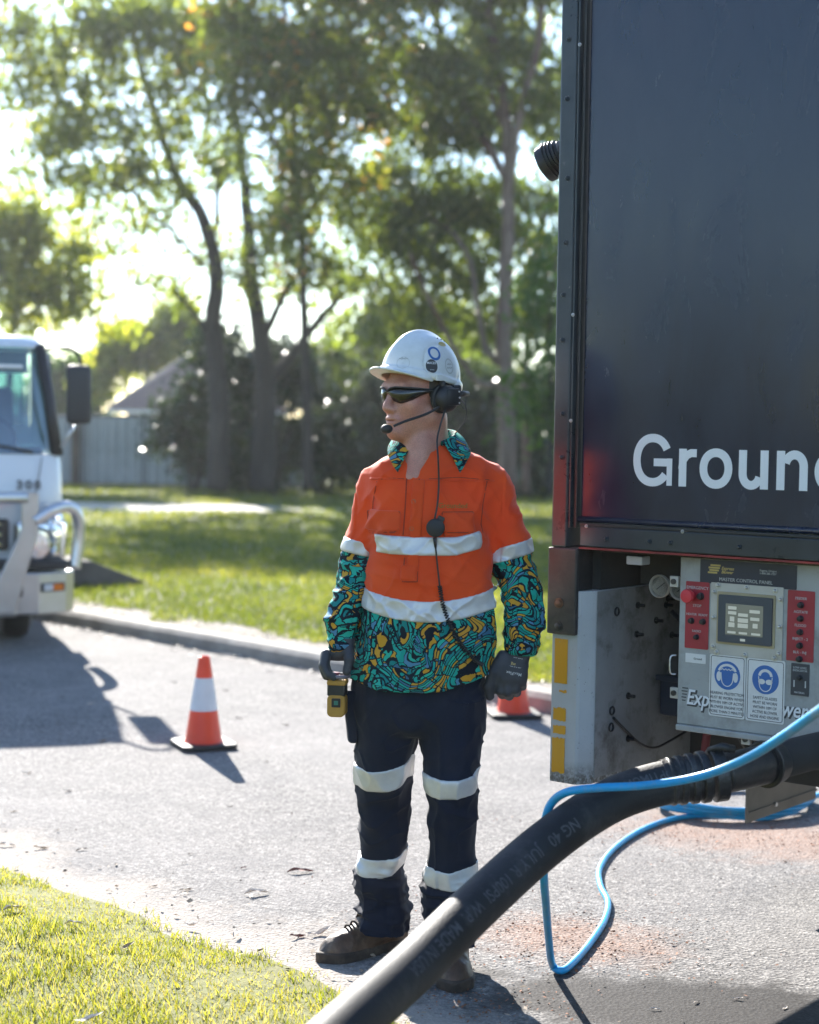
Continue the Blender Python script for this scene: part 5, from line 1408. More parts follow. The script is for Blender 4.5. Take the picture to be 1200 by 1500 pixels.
# placket, pockets, flaps: raised patches of cloth on the chest (front only)
def patch(name, x0, x1, y0, y1, mat, h=.003, skew=0.0, cutc=0.0, label=None):
    xa, xb, za, zb = xx(x0, y0), xx(x1, y0), zz(y1), zz(y0)
    xs = X - skew * (Z - za)
    q = np.maximum(np.maximum(xa - xs, xs - xb), np.maximum(za - Z, Z - zb))
    if cutc: q = np.maximum(q, np.abs(xs - (xa + xb) / 2) * .6 - (Z - za) - (xb - xa) * .3 + (1 - cutc) * .03)
    return sdf_obj(name, G, np.maximum(np.maximum(body - h, q), Y), mat, WORKER, fold_shirt, body, 3, label=label)
patch('placket', 596, 614, 700, 846, MAT['orange'], .0060, .06)
patch('pocket', 540, 585, 768, 780, MAT['orange'], .0040)
patch('pocket_flap', 538, 587, 746, 776, MAT['orange'], .0095, 0, .8)
patch('pocket_flap', 646, 692, 746, 776, MAT['orange'], .0095, 0, .8)
patch('pocket', 648, 690, 768, 781, MAT['orange'], .0040)
patch('placket_tab', 588, 612, 822, 846, MAT['orange'], .0085, .0)
patch('yoke_seam', 540, 596, 700, 703, MAT['orange'], .0045)
patch('yoke_seam', 622, 725, 700, 703, MAT['orange'], .0045)
del X, Y, Z, torso, armL, armR, orange, upper, neckhole, vcut, hem, camo_body, bt, tor, chest, zc1, zc2, sL, sR

def front_y(x, z):
    """depth of the shirt front at (x,z)"""
    i = int(round((x - G.lo[0]) / G.h)); k = int(round((z - G.lo[2]) / G.h))
    colm = body[i, :, k]; j = np.argmax(colm < 0)
    return float(G.lo[1] + j * G.h)
def cloth(px, py, off):
    p = pp(px, py); y = front_y(p[0], p[2])
    d = float(fold_shirt(np.array([p[0]]), np.array([y]), np.array([p[2]]))[0])
    return Vector((p[0], y - d - off, p[2]))
MAT['button'] = M('shirt_button', (0.62, 0.12, 0.03), 0.4)
MAT['stitch'] = M('stitching', (0.36, 0.030, 0.006), 0.8)
def seam(pts, off, r=.0013, n=5):
    P = []
    for (x0, y0), (x1, y1) in zip(pts, pts[1:]):
        for k in range(n): P.append(cloth(x0 + (x1 - x0) * k / n, y0 + (y1 - y0) * k / n, off))
    P.append(cloth(*pts[-1], off))
    MB().tube(P, r, 5).build('seam', MAT['stitch'], WORKER, smooth='all')
for fx0, fx1 in ((538, 587), (646, 692)):
    seam([(fx0 + 1, 747), (fx1 - 1, 747)], .0100); seam([(fx0 + 1, 748), (fx0 + 2, 770), (fx0 + 9, 776), (fx1 - 9, 776), (fx1 - 2, 770), (fx1 - 1, 748)], .0085, .0022)
    seam([(fx0 + 3, 776), (fx0 + 4, 782)], .004, .0012)
seam([(596, 700), (594, 740), (591, 780)], .0045, .0019, 8); seam([(614, 700), (612, 740), (609, 780)], .0045, .0019, 8)
seam([(593, 812), (590, 846), (611, 846), (612, 812)], .0075, .0018, 6)
seam([(556, 701), (575, 699), (592, 700)], .0035, .0012); seam([(628, 700), (670, 698), (715, 702)], .0035, .0012)
seam([(712, 704), (706, 735), (703, 765), (708, 790)], .0035, .0016, 8); seam([(553, 704), (547, 735), (546, 765), (548, 785)], .0035, .0016, 8)
for py_ in (732, 771):
    p = cloth(606 if py_ == 732 else 603, py_, .0068); y = p[1]
    b = MB(); b.lathe([(.0001, .0012), (.0045, .0012), (.0052, .0024), (.0066, .0022), (.0068, 0)], (p[0], y, p[2]), 16, Matrix.Rotation(math.pi / 2, 3, 'X'))
    bo = b.build('button', MAT['button'], WORKER, smooth=True)
def chest_text(s, px, py, size, mat, sx=1.0, name='embroidery'):
    p = pp(px, py); y = front_y(p[0], p[2])
    o = text_obj(s, size, mat, WORKER, (p[0], y - .012, p[2]), name=name, sx=sx, depth=.0004)
    # lay it on the cloth
    me = o.data; n = len(me.vertices)
    for v in me.vertices:
        xw, zw = p[0] + v.co.x, p[2] + v.co.y
        v.co.z = -(front_y(xw, zw) - .0068 - (y - .012)) + (v.co.z)
    return o
chest_text('Grounded', 641, 741, .020, MAT['green_print'])
pm = pp(566, 771); ym = front_y(pm[0], pm[2]) - .010
stroke(MB(), [(pm[0] - .002, pm[2]), (pm[0] + .003, pm[2] + .011), (pm[0] + .006, pm[2] + .003), (pm[0] + .012, pm[2] + .010), (pm[0] + .016, pm[2] + .006), (pm[0] + .022, pm[2] + .016)], .0016, ym, .0012).build('embroidery', MAT['thread'], WORKER)

# collar: stand and fall in swirl cloth
def off_shirt(p, d):
    for _ in range(14):
        q = np.array([tuple(p)]); i = np.clip(np.round((q - G.lo) / G.h).astype(int), 1, np.array(body.shape) - 2)[0]
        v = float(body[tuple(i)])
        if v >= d: break
        g = grad_dir(G, body, q)[0]
        p = p + Vector(g) * max(.001, (d - v) * .8)
    return p
def collar():
    n = 60
    c = Vector(pp(628, 645, .026))
    ring = []
    for i in range(n + 1):
        u = i / n; th = math.radians(-152 + 304 * u)              # 0 = back of neck
        s = abs(th) / math.radians(152)
        dx, dy = math.sin(th), math.cos(th)
        zt = c.z + .034 - .036 * s ** 2.4
        inn = Vector((c.x + dx * .069, c.y + dy * .070, c.z - .03 - .015 * s))
        hi = Vector((c.x + dx * .075, c.y + dy * .077, zt))
        fo = Vector((c.x + dx * .082, c.y + dy * .084, zt + .002))
        tip = max(0, (s - .60) / .40)
        drop = .030 + .010 * s + .050 * tip ** 1.2
        out = .022 + .016 * s
        lo = Vector((c.x + dx * (.083 + out), c.y + dy * (.085 + out * .8) - .016 * tip, zt - drop))
        lo.x += math.copysign(.030 * tip, dx)
        mid = fo.lerp(lo, .5) + Vector((dx, dy, 0)) * .006
        lo = off_shirt(lo, .010); mid = off_shirt(mid, .012)
        ring.append([inn, hi, fo, mid, lo])
    bm = bmesh.new(); R_ = [[bm.verts.new(p) for p in r] for r in ring]
    for a, b in zip(R_, R_[1:]):
        for k in range(4): bm.faces.new((a[k], b[k], b[k + 1], a[k + 1]))
    bmesh.ops.recalc_face_normals(bm, faces=bm.faces[:])
    me = bpy.data.meshes.new('collar'); bm.to_mesh(me); bm.free()
    o = link('collar', me, MAT['swirl'], WORKER, smooth=True)
    so = o.modifiers.new('s', 'SOLIDIFY'); so.thickness = .003
    o['label'] = 'swirl patterned collar'
collar()

# ---- trousers
Gt = Grid((-0.26, -0.20, 0.065), (0.24, 0.24, 0.93), 0.0045)
X, Y, Z = Gt.X, Gt.Y, Gt.Z
hips = loft(X, Y, Z, [row(940, 530, 708, .11), row(980, 520, 710, .122), row(1010, 515, 711, .128), row(1040, 516, 711, .125), row(1062, 519, 709, .11), row(1078, 521, 707, .075)], 2.4)
legR = loft(X, Y, Z, [row(1020, 515, 612, .115, .01), row(1075, 520, 610, .105, .01), row(1115, 521, 604, .095, .02), row(1140, 522, 604, .092, .04), row(1175, 528, 598, .082, .06), row(1215, 527, 596, .080, .08), row(1250, 527, 596, .078, .10),
                      row(1285, 521, 590, .070, .115), row(1305, 525, 597, .07, .12), row(1335, 527, 598, .072, .13), row(1356, 526, 596, .075, .135), row(1370, 532, 590, .072, .135)])
legL = loft(X, Y, Z, [row(1020, 610, 712, .115, -.01), row(1075, 615, 708, .105, -.02), row(1115, 621, 704, .097, -.03), row(1140, 623, 701, .094, -.04), row(1175, 628, 697, .084, -.035), row(1215, 628, 698, .082, -.025), row(1250, 624, 697, .080, -.01),
                      row(1285, 619, 697, .078, .0), row(1310, 621, 694, .076, .005), row(1345, 625, 694, .078, .01), row(1385, 627, 695, .082, .01), row(1402, 632, 690, .08, .01)])
legs = np.minimum(legR, legL)
trou = smin(hips, legs, 0.012)
lm = np.clip((zz(1072) - Z) / .012, 0, 1)
trou = trou * (1 - lm) + legs * lm
def fold_tr(x, y, z):
    f = 0.0075 * ridge(vn(x * 12 + z * 2, y * 11, z * 4, 11)) + .0045 * ridge(vn(x * 20, y * 18, z * 10 + x * 8, 12))
    kn = np.exp(-((z - zz(1190)) / .07) ** 2)
    f = f + kn * .009 * ridge(vn(x * 10, y * 9, z * 24 + x * 10, 13))
    an = np.clip((zz(1270) - z) / .06, 0, 1)
    f = f + an * (.010 * ridge(vn(x * 9, y * 9, z * 27 + x * 6, 14)) + .005 * ridge(vn(x * 20, y * 20, z * 50, 15)))
    cr = np.exp(-(((x - xx(612, 1075)) / .06) ** 2 + ((z - zz(1075)) / .06) ** 2))
    f = f + cr * .004 * ridge(vn(x * 12 + np.abs(x - xx(612)) * 30, y * 5, z * 26, 16))
    c1 = np.clip(ridge(vn(x * 15, y * 13, z * 5 + x * 4, 61)), 0, 1) ** 4; c2 = np.clip(ridge(vn(x * 12 + z * 6, y * 12, z * 15 - x * 9, 62)), 0, 1) ** 4
    return f + .006 * c1 + .006 * c2 - .0085
sdf_obj('trousers', Gt, trou, MAT['navy_cloth'], WORKER, fold_tr, trou)
for leg, xc, bands in ((legR, 563, ((1137, .15, 33), (1274, .17, 27))), (legL, 660, ((1142, .04, 29), (1279, .06, 30)))):
    for pyc, slope, thick in bands:
        xcm = xx(xc, pyc)
        zc = zz(pyc, xc) + slope * (X - xcm) + 3.0 * (X - xcm) ** 2 - .005
        sdf_obj('tape_band', Gt, np.maximum(leg - .0028, np.abs(Z - zc) - thick / 505 / 2), MAT['tape'], WORKER, fold_tr, trou)
# cargo pocket on the outer thigh
xa = xx(509, 1060)
pk = np.maximum(np.maximum(np.abs(Y - .03) - .075, np.abs(Z - zz(1062)) - .118), np.maximum(X - xx(527), legR - .022)) 
sdf_obj('cargo_pocket', Gt, smax(pk, hips - .02, .01), MAT['navy_cloth'], WORKER, lambda x, y, z: .003 * ridge(vn(x * 14, y * 14, z * 12, 18)))
del X, Y, Z, hips, legR, legL, legs, pk

# ---- boots
def boot(toe, heel, ankle_z, name='boot'):
    """toe/heel: local ground points"""
    t_, h_ = Vector(toe), Vector(heel); d = (t_ - h_); Lb = d.length; ang = math.atan2(d.y, d.x)
    Gb = Grid((-0.03, -0.075, -0.01), (Lb + .03, 0.075, .20), .0042); x, y, z = Gb.X, Gb.Y, Gb.Z
    k = Lb / .30
    w = np.interp(x, [0, .03, .08, .15, .21, .26, .30], [.030, .036, .037, .043, .051, .050, .030]) 
    yc = np.interp(x, [0, .1, .2, .3], [0, .002, .004, -.004])
    plan = np.sqrt(((x - np.clip(x, .035, .24)) / .06) ** 2 + ((y - yc) / w) ** 2)
    sole = np.maximum((plan - 1) * .035, np.maximum(-z, z - .028))
    sole = np.maximum(sole, -(np.sqrt((x - .085) ** 2 * .25 + (z + .012) ** 2) - .018))
    foot = loft(z * 0 + x, y - yc, x, [(0, 0, 0, 1, 1), (1, 0, 0, 1, 1)]) if False else None
    top = np.interp(x, [-.02, .02, .06, .12, .17, .22, .27, .31], [.16, .165, .165, .135, .095, .078, .066, .035])
    q = np.sqrt(((y - yc) / (w * .97)) ** 2 + (np.maximum(0, z - .02) / np.maximum(top - .02, .01)) ** 2 * np.where(x > .12, 1, .55) + ((x - np.clip(x, .03, .235)) / .058) ** 2)
    upper = np.maximum((q - 1) * .035, .012 - z)
    shaft = loft(x, y, z, [(.05, .075, 0, .062, .042), (.10, .068, 0, .058, .043), (.15, .060, 0, .052, .044), (.195, .058, 0, .054, .047)])
    upper = smin(upper, shaft, .03)
    xf = Matrix.Translation(h_) @ Matrix.Rotation(ang, 4, 'Z')
    fb = lambda X_, Y_, Z_: .002 * ridge(vn(X_ * 30, Y_ * 30, Z_ * 25, 21)) + .0018 * ridge(vn(X_ * 55, Y_ * 20, Z_ * 10, 22)) * ((X_ > .13) & (X_ < .21))
    o = sdf_obj(name, Gb, upper, MAT['leather'], WORKER, fb, None, 2, xf)
    so = sdf_obj('sole', Gb, sole - .003, MAT['sole'], o, None, None, 2, xf)
    for i in range(4):
        xl = .125 + i * .022; zl = float(np.interp(xl, [.12, .17, .22], [.137, .098, .080])) + .003
        lp = [xf @ Vector((xl, -.024, zl - .020)), xf @ Vector((xl + .004, -.012, zl - .003)), xf @ Vector((xl + .006, 0, zl + .002)), xf @ Vector((xl + .004, .012, zl - .003)), xf @ Vector((xl, .024, zl - .020))]
        MB().tube(spline(lp, 3), .0035, 6).build('lace', MAT['sole'], o, smooth='all')
def gl(px, py):
    g = gnd(px, py); return (g.x - _w0.x, g.y - WY, 0)
boot(gl(473, 1409), tuple(Vector(gl(473, 1409)) + Vector((0.225, 0.175, 0))), .2)
boot(gl(668, 1453), tuple(Vector(gl(668, 1453)) + Vector((-0.010, 0.290, 0))), .2)

# ---- head and neck: one continuous skin surface
HS = 1.07
HPSI = math.radians(-50)
HC = Vector(pp(612, 577, .0))
HX = Matrix.Translation(HC) @ Matrix.Rotation(HPSI, 4, 'Z') @ Matrix.Rotation(math.radians(3), 4, 'X') @ Matrix.Diagonal((HS, HS, HS, 1))
Gh = Grid((-.10, -.135, -.245), (.10, .125, .135), .0030)
x, y, z = Gh.X, Gh.Y, Gh.Z
hd = ell(x, y, z, (0, .014, .032), (.076, .096, .088))
hd = smin(hd, ell(x, y, z, (0, -.034, -.040), (.058, .058, .080)), .03)
for s in (-1, 1):
    hd = smin(hd, cap(x, y, z, (0, -.066, -.097), (s * .050, -.002, -.060), .021, .026), .025)
    hd = smin(hd, ell(x, y, z, (s * .040, -.056, -.026), (.022, .024, .020)), .025)
    hd = smin(hd, ell(x, y, z, (s * .012, -.098, -.040), (.0085, .010, .008)), .010)
    hd = smin(hd, ell(x, y, z, (s * .076, .012, -.012), (.010, .018, .030)), .008)
    hd = smax(hd, -ell(x, y, z, (s * .032, -.092, .000), (.018, .012, .012)), .014)
hd = smin(hd, cap(x, y, z, (-.034, -.080, .022), (.034, -.080, .022), .014), .018)
hd = smin(hd, cap(x, y, z, (0, -.088, .010), (0, -.112, -.034), .0075, .0105), .014)
hd = smin(hd, ell(x, y, z, (0, -.088, -.102), (.020, .014, .016)), .018)
hd = smin(hd, ell(x, y, z, (0, -.089, -.066), (.027, .012, .012)), .014)
hd = smin(hd, ell(x, y, z, (0, -.0955, -.0625), (.020, .0075, .0050)), .005)
hd = smin(hd, ell(x, y, z, (0, -.0940, -.0755), (.018, .0080, .0058)), .005)
hd = smax(hd, -ell(x, y, z, (0, -.101, -.0690), (.024, .011, .0017)), .003)
for s in (-1, 1):
    hd = hd + .0022 * np.exp(-(np.maximum(0, cap(x, y, z, (s * .017, -.100, -.040), (s * .031, -.086, -.070), 0.0)) / .0042) ** 2)
    hd = hd + .0012 * np.exp(-(np.maximum(0, cap(x, y, z, (s * .050, -.066, .004), (s * .064, -.045, .010), 0.0)) / .003) ** 2)
hd = hd + .0014 * np.exp(-(np.maximum(0, cap(x, y, z, (-.014, -.100, -.0865), (.014, -.100, -.0865), 0.0)) / .004) ** 2)
neck = cap(x, y, z, (0, .022, -.05), (.012, .040, -.26), .054, .064)
neck = smin(neck, cap(x, y, z, (.045, .03, -.07), (.005, -.03, -.21), .020, .016), .03)
neck = smin(neck, cap(x, y, z, (-.045, .03, -.07), (-.005, -.03, -.21), .020, .016), .03)
hd = smin(hd, neck, .03)
_hi = HX.inverted()
_a = _hi @ Vector(pp(617, 660, -.035)); _b = _hi @ Vector(pp(607, 700, -.062))
hd = smin(hd, cap(x, y, z, tuple(_a), tuple(_b), .044, .036), .03)
fsk = lambda a, b, c_: .0006 * vn(a * 90, b * 90, c_ * 90, 31)
head = sdf_obj('body', Gh, hd, MAT['skin'], WORKER, fsk, None, 3, HX, label='tanned face and neck')
# lips as a tinted sliver just proud of the mouth
lipf = np.minimum(ell(x, y, z, (0, -.0958, -.0622), (.019, .0072, .0044)), ell(x, y, z, (0, -.0943, -.0757), (.017, .0076, .0050)))
sdf_obj('lips', Gh, lipf - .0006, MAT['lip'], WORKER, None, None, 2, HX)
# cropped hair at nape and sides under the helmet
hr = np.maximum(ell(x, y, z, (0, .016, .032), (.0785, .0985, .091)), np.maximum(-(z + .055 - y * .15), -.02 - y))
sdf_obj('hair', Gh, hr, MAT['hair'], WORKER, None, None, 2, HX)
del x, y, z, hd, neck, lipf, hr

# ---- hard hat
Gk = Grid((-.135, -.215, -.05), (.135, .175, .20), .0034)
def helmet_f(x, y, z):
    zr = .036 - .20 * y
    dome = ell(x, y, z, (0, .012, .050), (.108, .140, .128))
    dome = smin(dome, ell(x, y, z, (0, .012, .075), (.030, .128, .110)), .02)               # crown ridge
    zp = z - zr
    out = np.maximum(dome, -zp + .002)
    e = np.sqrt((x / .104) ** 2 + ((y + .040) / .136) ** 2)
    pk = np.maximum((e - 1) * .10, np.abs(zp - .006 + .05 * np.maximum(0, -y - .10) + 1.1 * x * x) - .0035)
    pk = np.maximum(pk, y + .02)
    out = smin(out, pk, .014)
    e2 = np.sqrt((x / .114) ** 2 + ((y - .012) / .147) ** 2)
    fl = np.maximum((e2 - 1) * .11, np.abs(zp - .010) - .008)
    out = smin(out, fl, .008)
    back = np.maximum(np.maximum(ell(x, y, z, (0, .012, .045), (.111, .145, .15)), np.abs(z - .0 + .0) - .034), .075 - y)
    out = smin(out, back, .01)
    # recessed side panel outline
    g = np.sqrt(((y - .028) / .082) ** 2 + ((z - .083) / .060) ** 2)
    out = out + .0024 * np.exp(-((g - 1) / .05) ** 2) * (np.abs(x) > .03)
    inner = ell(x, y, z, (0, .012, .046), (.103, .135, .122))
    return np.maximum(out, -inner)
sdf = helmet_f(Gk.X, Gk.Y, Gk.Z)
HH = HX @ Matrix.Rotation(math.radians(-2), 4, 'X') @ Matrix.Diagonal((.87, .835, .93, 1))
hat = sdf_obj('hard_hat', Gk, sdf, MAT['helmet'], WORKER, None, None, 2, HH)
def on_hat(c, n, pts):
    """project flat points (u right, v up, w out) around head-frame point c with side normal n onto the hat"""
    n = Vector(n).normalized(); up = Vector((0, 0, 1)); u = up.cross(n).normalized(); v = n.cross(u)
    P = np.array([Vector(c) + u * a + v * b + n * .03 for a, b, w in pts], np.float64)
    W_ = np.array([w for _, _, w in pts]); nn = np.array(n)
    for _ in range(26):
        d = helmet_f(P[:, 0], P[:, 1], P[:, 2]); P = P - nn * (d * .8)[:, None]
    P = P + nn * W_[:, None]
    return [HH @ Vector(p) for p in P]
def sticker(c, n, r, mat, name='sticker', r0=0.0, w=.0010, sq=1.0):
    pts = []; faces = []; seg = 32; rings = 5
    for i in range(rings + 1):
        rr = r0 + (r - r0) * i / rings
        for k in range(seg):
            a = 2 * math.pi * k / seg; pts.append((rr * math.cos(a), rr * sq * math.sin(a), w))
    for i in range(rings):
        for k in range(seg): faces.append((i * seg + k, i * seg + (k + 1) % seg, (i + 1) * seg + (k + 1) % seg, (i + 1) * seg + k))
    me = bpy.data.meshes.new(name); me.from_pydata(on_hat(c, n, pts), [], faces); me.materials.append(mat)
    return link(name, me, None, hat, smooth=True)
def hat_text(s, size, c, n, mat, dx=0, dz=0, w=.0016, bold=0):
    o = text_obj(s, size, mat, None, (0, 0, 0), (0, 0, 0), align='CENTER', depth=0.0, bold=bold); me = o.data
    P = on_hat(c, n, [(v.co.x + dx, v.co.y + dz, w) for v in me.vertices])
    for v, p in zip(me.vertices, P): v.co = p
    o.parent = hat; me.update()
S1, N1 = (.095, -.012, .118), (.80, -.16, .50)
sticker(S1, N1, .0225, MAT['sign_blue'], r0=.0150); sticker(S1, N1, .0148, MAT['sign_white']); 
S2, N2 = (.100, -.030, .078), (.90, -.34, .22)
sticker(S2, N2, .0205, MAT['print_black']); hat_text('MACER', .0098, S2, N2, MAT['white'], 0, .006, bold=.0001); hat_text('====', .0068, S2, N2, MAT['white'], 0, -.013)
S3, N3 = (.105, .042, .080), (.93, .25, .22)
sticker(S3, N3, .0200, MAT['print_grey'], r0=.0165, sq=1.15); hat_text('-=-=-\n=-=-=', .0105, S3, N3, MAT['print_black'], 0, .002)
S4, N4 = (.072, .042, .145), (.62, .20, .72)
sticker(S4, N4, .0200, MAT['print_gold'], sq=.45)
S5, N5 = (.052, -.108, .088), (.50, -.80, .32)
sticker(S5, N5, .0210, MAT['print_grey'], r0=.0198, sq=.9); hat_text('~/\\~/~', .0105, S5, N5, MAT['print_black'], 0, .010); hat_text('- = -', .0085, S5, N5, MAT['print_grey'], 0, -.004)
for k in range(3):
    q = on_hat((.045, .035 + k * .017, .15), (.42, .2 + .1 * k, .9), [(0, 0, .0)])[0]
    MB().ball(q, (.0035, .0035, .002), 8).build('vent', MAT['print_black'], hat)
q = on_hat((.1, -.012, .045), (1, 0, .05), [(0, 0, .002)])[0]
MB().box(q, (.008, .022, .018), Matrix.Rotation(HPSI, 3, 'Z'), bevel=.002).build('accessory_slot', MAT['helmet'], hat)

# ---- sunglasses (wrap-around)
def hx(*p): return HX @ Vector(p)
def glasses():
    bm = bmesh.new(); rows = []; n = 60
    for i in range(n + 1):
        th = math.radians(-102 + 204 * i / n); a = abs(math.degrees(th))
        xg = .081 * math.sin(th) ; yg = .012 - .118 * math.cos(th) ** .85 if math.cos(th) > 0 else .012 + .10 * -math.cos(th)
        top = np.interp(a, [0, 8, 20, 45, 62, 75, 102], [.006, .014, .0165, .014, .011, .009, .006])
        bot = np.interp(a, [0, 6, 12, 28, 45, 60, 72, 85, 102], [-.001, -.006, -.020, -.0275, -.022, -.009, -.002, -.001, -.001])
        zc = .004
        rows.append([bm.verts.new(hx(xg * k, yg + dy, zc + h)) for h, k, dy in ((top, 1.0, 0), ((top + bot) / 2, 1.035, -.002), (bot, .985, .003))])
    for a, b in zip(rows, rows[1:]):
        for k in range(2): bm.faces.new((a[k], b[k], b[k + 1], a[k + 1]))
    bmesh.ops.recalc_face_normals(bm, faces=bm.faces[:])
    me = bpy.data.meshes.new('sunglasses'); bm.to_mesh(me); bm.free()
    o = link('sunglasses', me, MAT['shade_lens'], WORKER, smooth=True)
    so = o.modifiers.new('s', 'SOLIDIFY'); so.thickness = .003
    # heavier top frame and arms
    pts = []
    for i in range(41):
        th = math.radians(-100 + 200 * i / 40); a = abs(math.degrees(th))
        xg = .083 * math.sin(th); yg = .012 - .120 * math.cos(th) ** .85 if math.cos(th) > 0 else .012 + .1 * -math.cos(th)
        pts.append(hx(xg, yg, .004 + float(np.interp(a, [0, 8, 20, 45, 62, 75, 102], [.006, .014, .0165, .014, .011, .008, .004]))))
    MB().tube(pts, .0026, 8).build('frame', MAT['black'], o, smooth='all')
glasses()

# ---- headset: ear cups, boom microphone, battery and leads
hs = empty('headset'); hs.parent = WORKER
for s in (1, -1):
    M3 = (HX.to_3x3().normalized()) @ Matrix.Rotation(math.radians(90 * s), 3, 'Y')
    c0 = hx(s * .072, .016, -.014)
    MB().lathe([(.020, 0), (.037, .001), (.042, .007), (.0415, .016), (.034, .020), (.02, .020)], c0, 28, M3).build('ear_cushion', MAT['rubber'], hs, smooth=True)
    c1 = hx(s * .092, .020, -.014)
    MB().lathe([(.039, -.004), (.040, .004), (.037, .014), (.030, .021), (.018, .024), (.0001, .0245)], c1, 28, M3).build('ear_cup', MAT['black'], hs, smooth=True)
R3 = HX.to_3x3().normalized()
MB().box(hx(.108, .030, -.010), (.020, .052, .050), R3, bevel=.007).build('radio_housing', MAT['black'], hs, smooth=True)
MB().box(hx(.095, .052, .012), (.024, .030, .022), R3, bevel=.006).build('hinge', MAT['black'], hs, smooth=True)
MB().tube([hx(.090, .010, .035), hx(.092, .014, .012)], .009, 10).build('mount_arm', MAT['black'], hs, smooth='all')
for k, (a, b_, c_) in enumerate(((.119, .045, .004), (.119, .046, -.012), (.117, .046, -.026))): MB().ball(hx(a, b_, c_), .0028, 8).build('rivet', MAT['zinc'], hs)
MB().tube([hx(.098, .060, -.004), hx(.090, .085, -.002), hx(.083, .108, -.003)], [.009, .0085, .007], 12).build('battery_stub', MAT['black'], hs, smooth='all')
MB().tube(spline([hx(.100, .000, -.030), hx(.088, -.045, -.052), hx(.062, -.098, -.070), hx(.046, -.125, -.082)], 6), .0037, 8).build('boom', MAT['black'], hs, smooth='all')
MB().ball(hx(.034, -.139, -.089), (.0175, .0145, .0135), 20, R3 @ Matrix.Rotation(math.radians(35), 3, 'Z') ).build('microphone', MAT['rubber'], hs, smooth='all')
MB().tube(spline([hx(.096, .066, -.016), hx(.082, .100, -.036), hx(.075, .105, -.07), hx(.07, .085, -.098), hx(.06, .07, -.115)], 6), .0016, 6).build('lead', MAT['black'], hs, smooth='all')
MB().tube(spline([hx(.103, .055, -.020), hx(.095, .085, -.045), hx(.088, .095, -.02), hx(.085, .10, -.008)], 6), .0012, 6).build('lead', MAT['black'], hs, smooth='all')
def chest(px, py, off): 
    p = pp(px, py); return (p[0], front_y(p[0], p[2]) - off, p[2])
c_top = tuple(hx(.106, .006, -.040))
MB().tube(spline([c_top, pp(641, 640, -.10), pp(642, 672, -.125), chest(642, 705, .012), chest(640, 735, .012), chest(636, 756, .012)], 6), .0026, 8).build('cable', MAT['black'], hs, smooth='all')
ptt = chest(637, 769, .016)
pb = MB(); pb.lathe([(.018, .012), (.025, .008), (.0265, 0), (.025, -.008), (.018, -.012), (.0001, -.013)], ptt, 24, Matrix.Rotation(math.pi / 2, 3, 'X'))
pb.build('talk_button', MAT['rubber'], hs, smooth=True)
MB().box((ptt[0] + .012, ptt[1] + .010, ptt[2] + .018), (.020, .008, .030), (0, .4, 0), bevel=.003).build('clip', MAT['black'], hs)
MB().tube([chest(636, 783, .015), chest(637, 797, .012)], [.006, .0035], 10).build('strain_relief', MAT['black'], hs, smooth='all')
MB().tube(spline([chest(637, 795, .012), chest(640, 825, .012), chest(643, 852, .012)], 6), .0024, 8).build('cable', MAT['black'], hs, smooth='all')
path = spline([chest(643, 852, .012), chest(648, 880, .012), chest(660, 912, .012), chest(676, 938, .014), chest(694, 958, .014), chest(704, 966, .005)], 40)
coil = []
for i, p in enumerate(path):
    t0 = Vector(path[min(i + 1, len(path) - 1)]) - Vector(path[max(i - 1, 0)]); t0.normalize()
    a = Vector((0, 1, 0)).cross(t0).normalized(); b = t0.cross(a); ph = i * 1.35
    coil.append(Vector(p) + (a * math.cos(ph) + b * math.sin(ph)) * .0052)
MB().tube(coil, .0022, 5).build('coiled_cord', MAT['black'], hs, smooth='all')

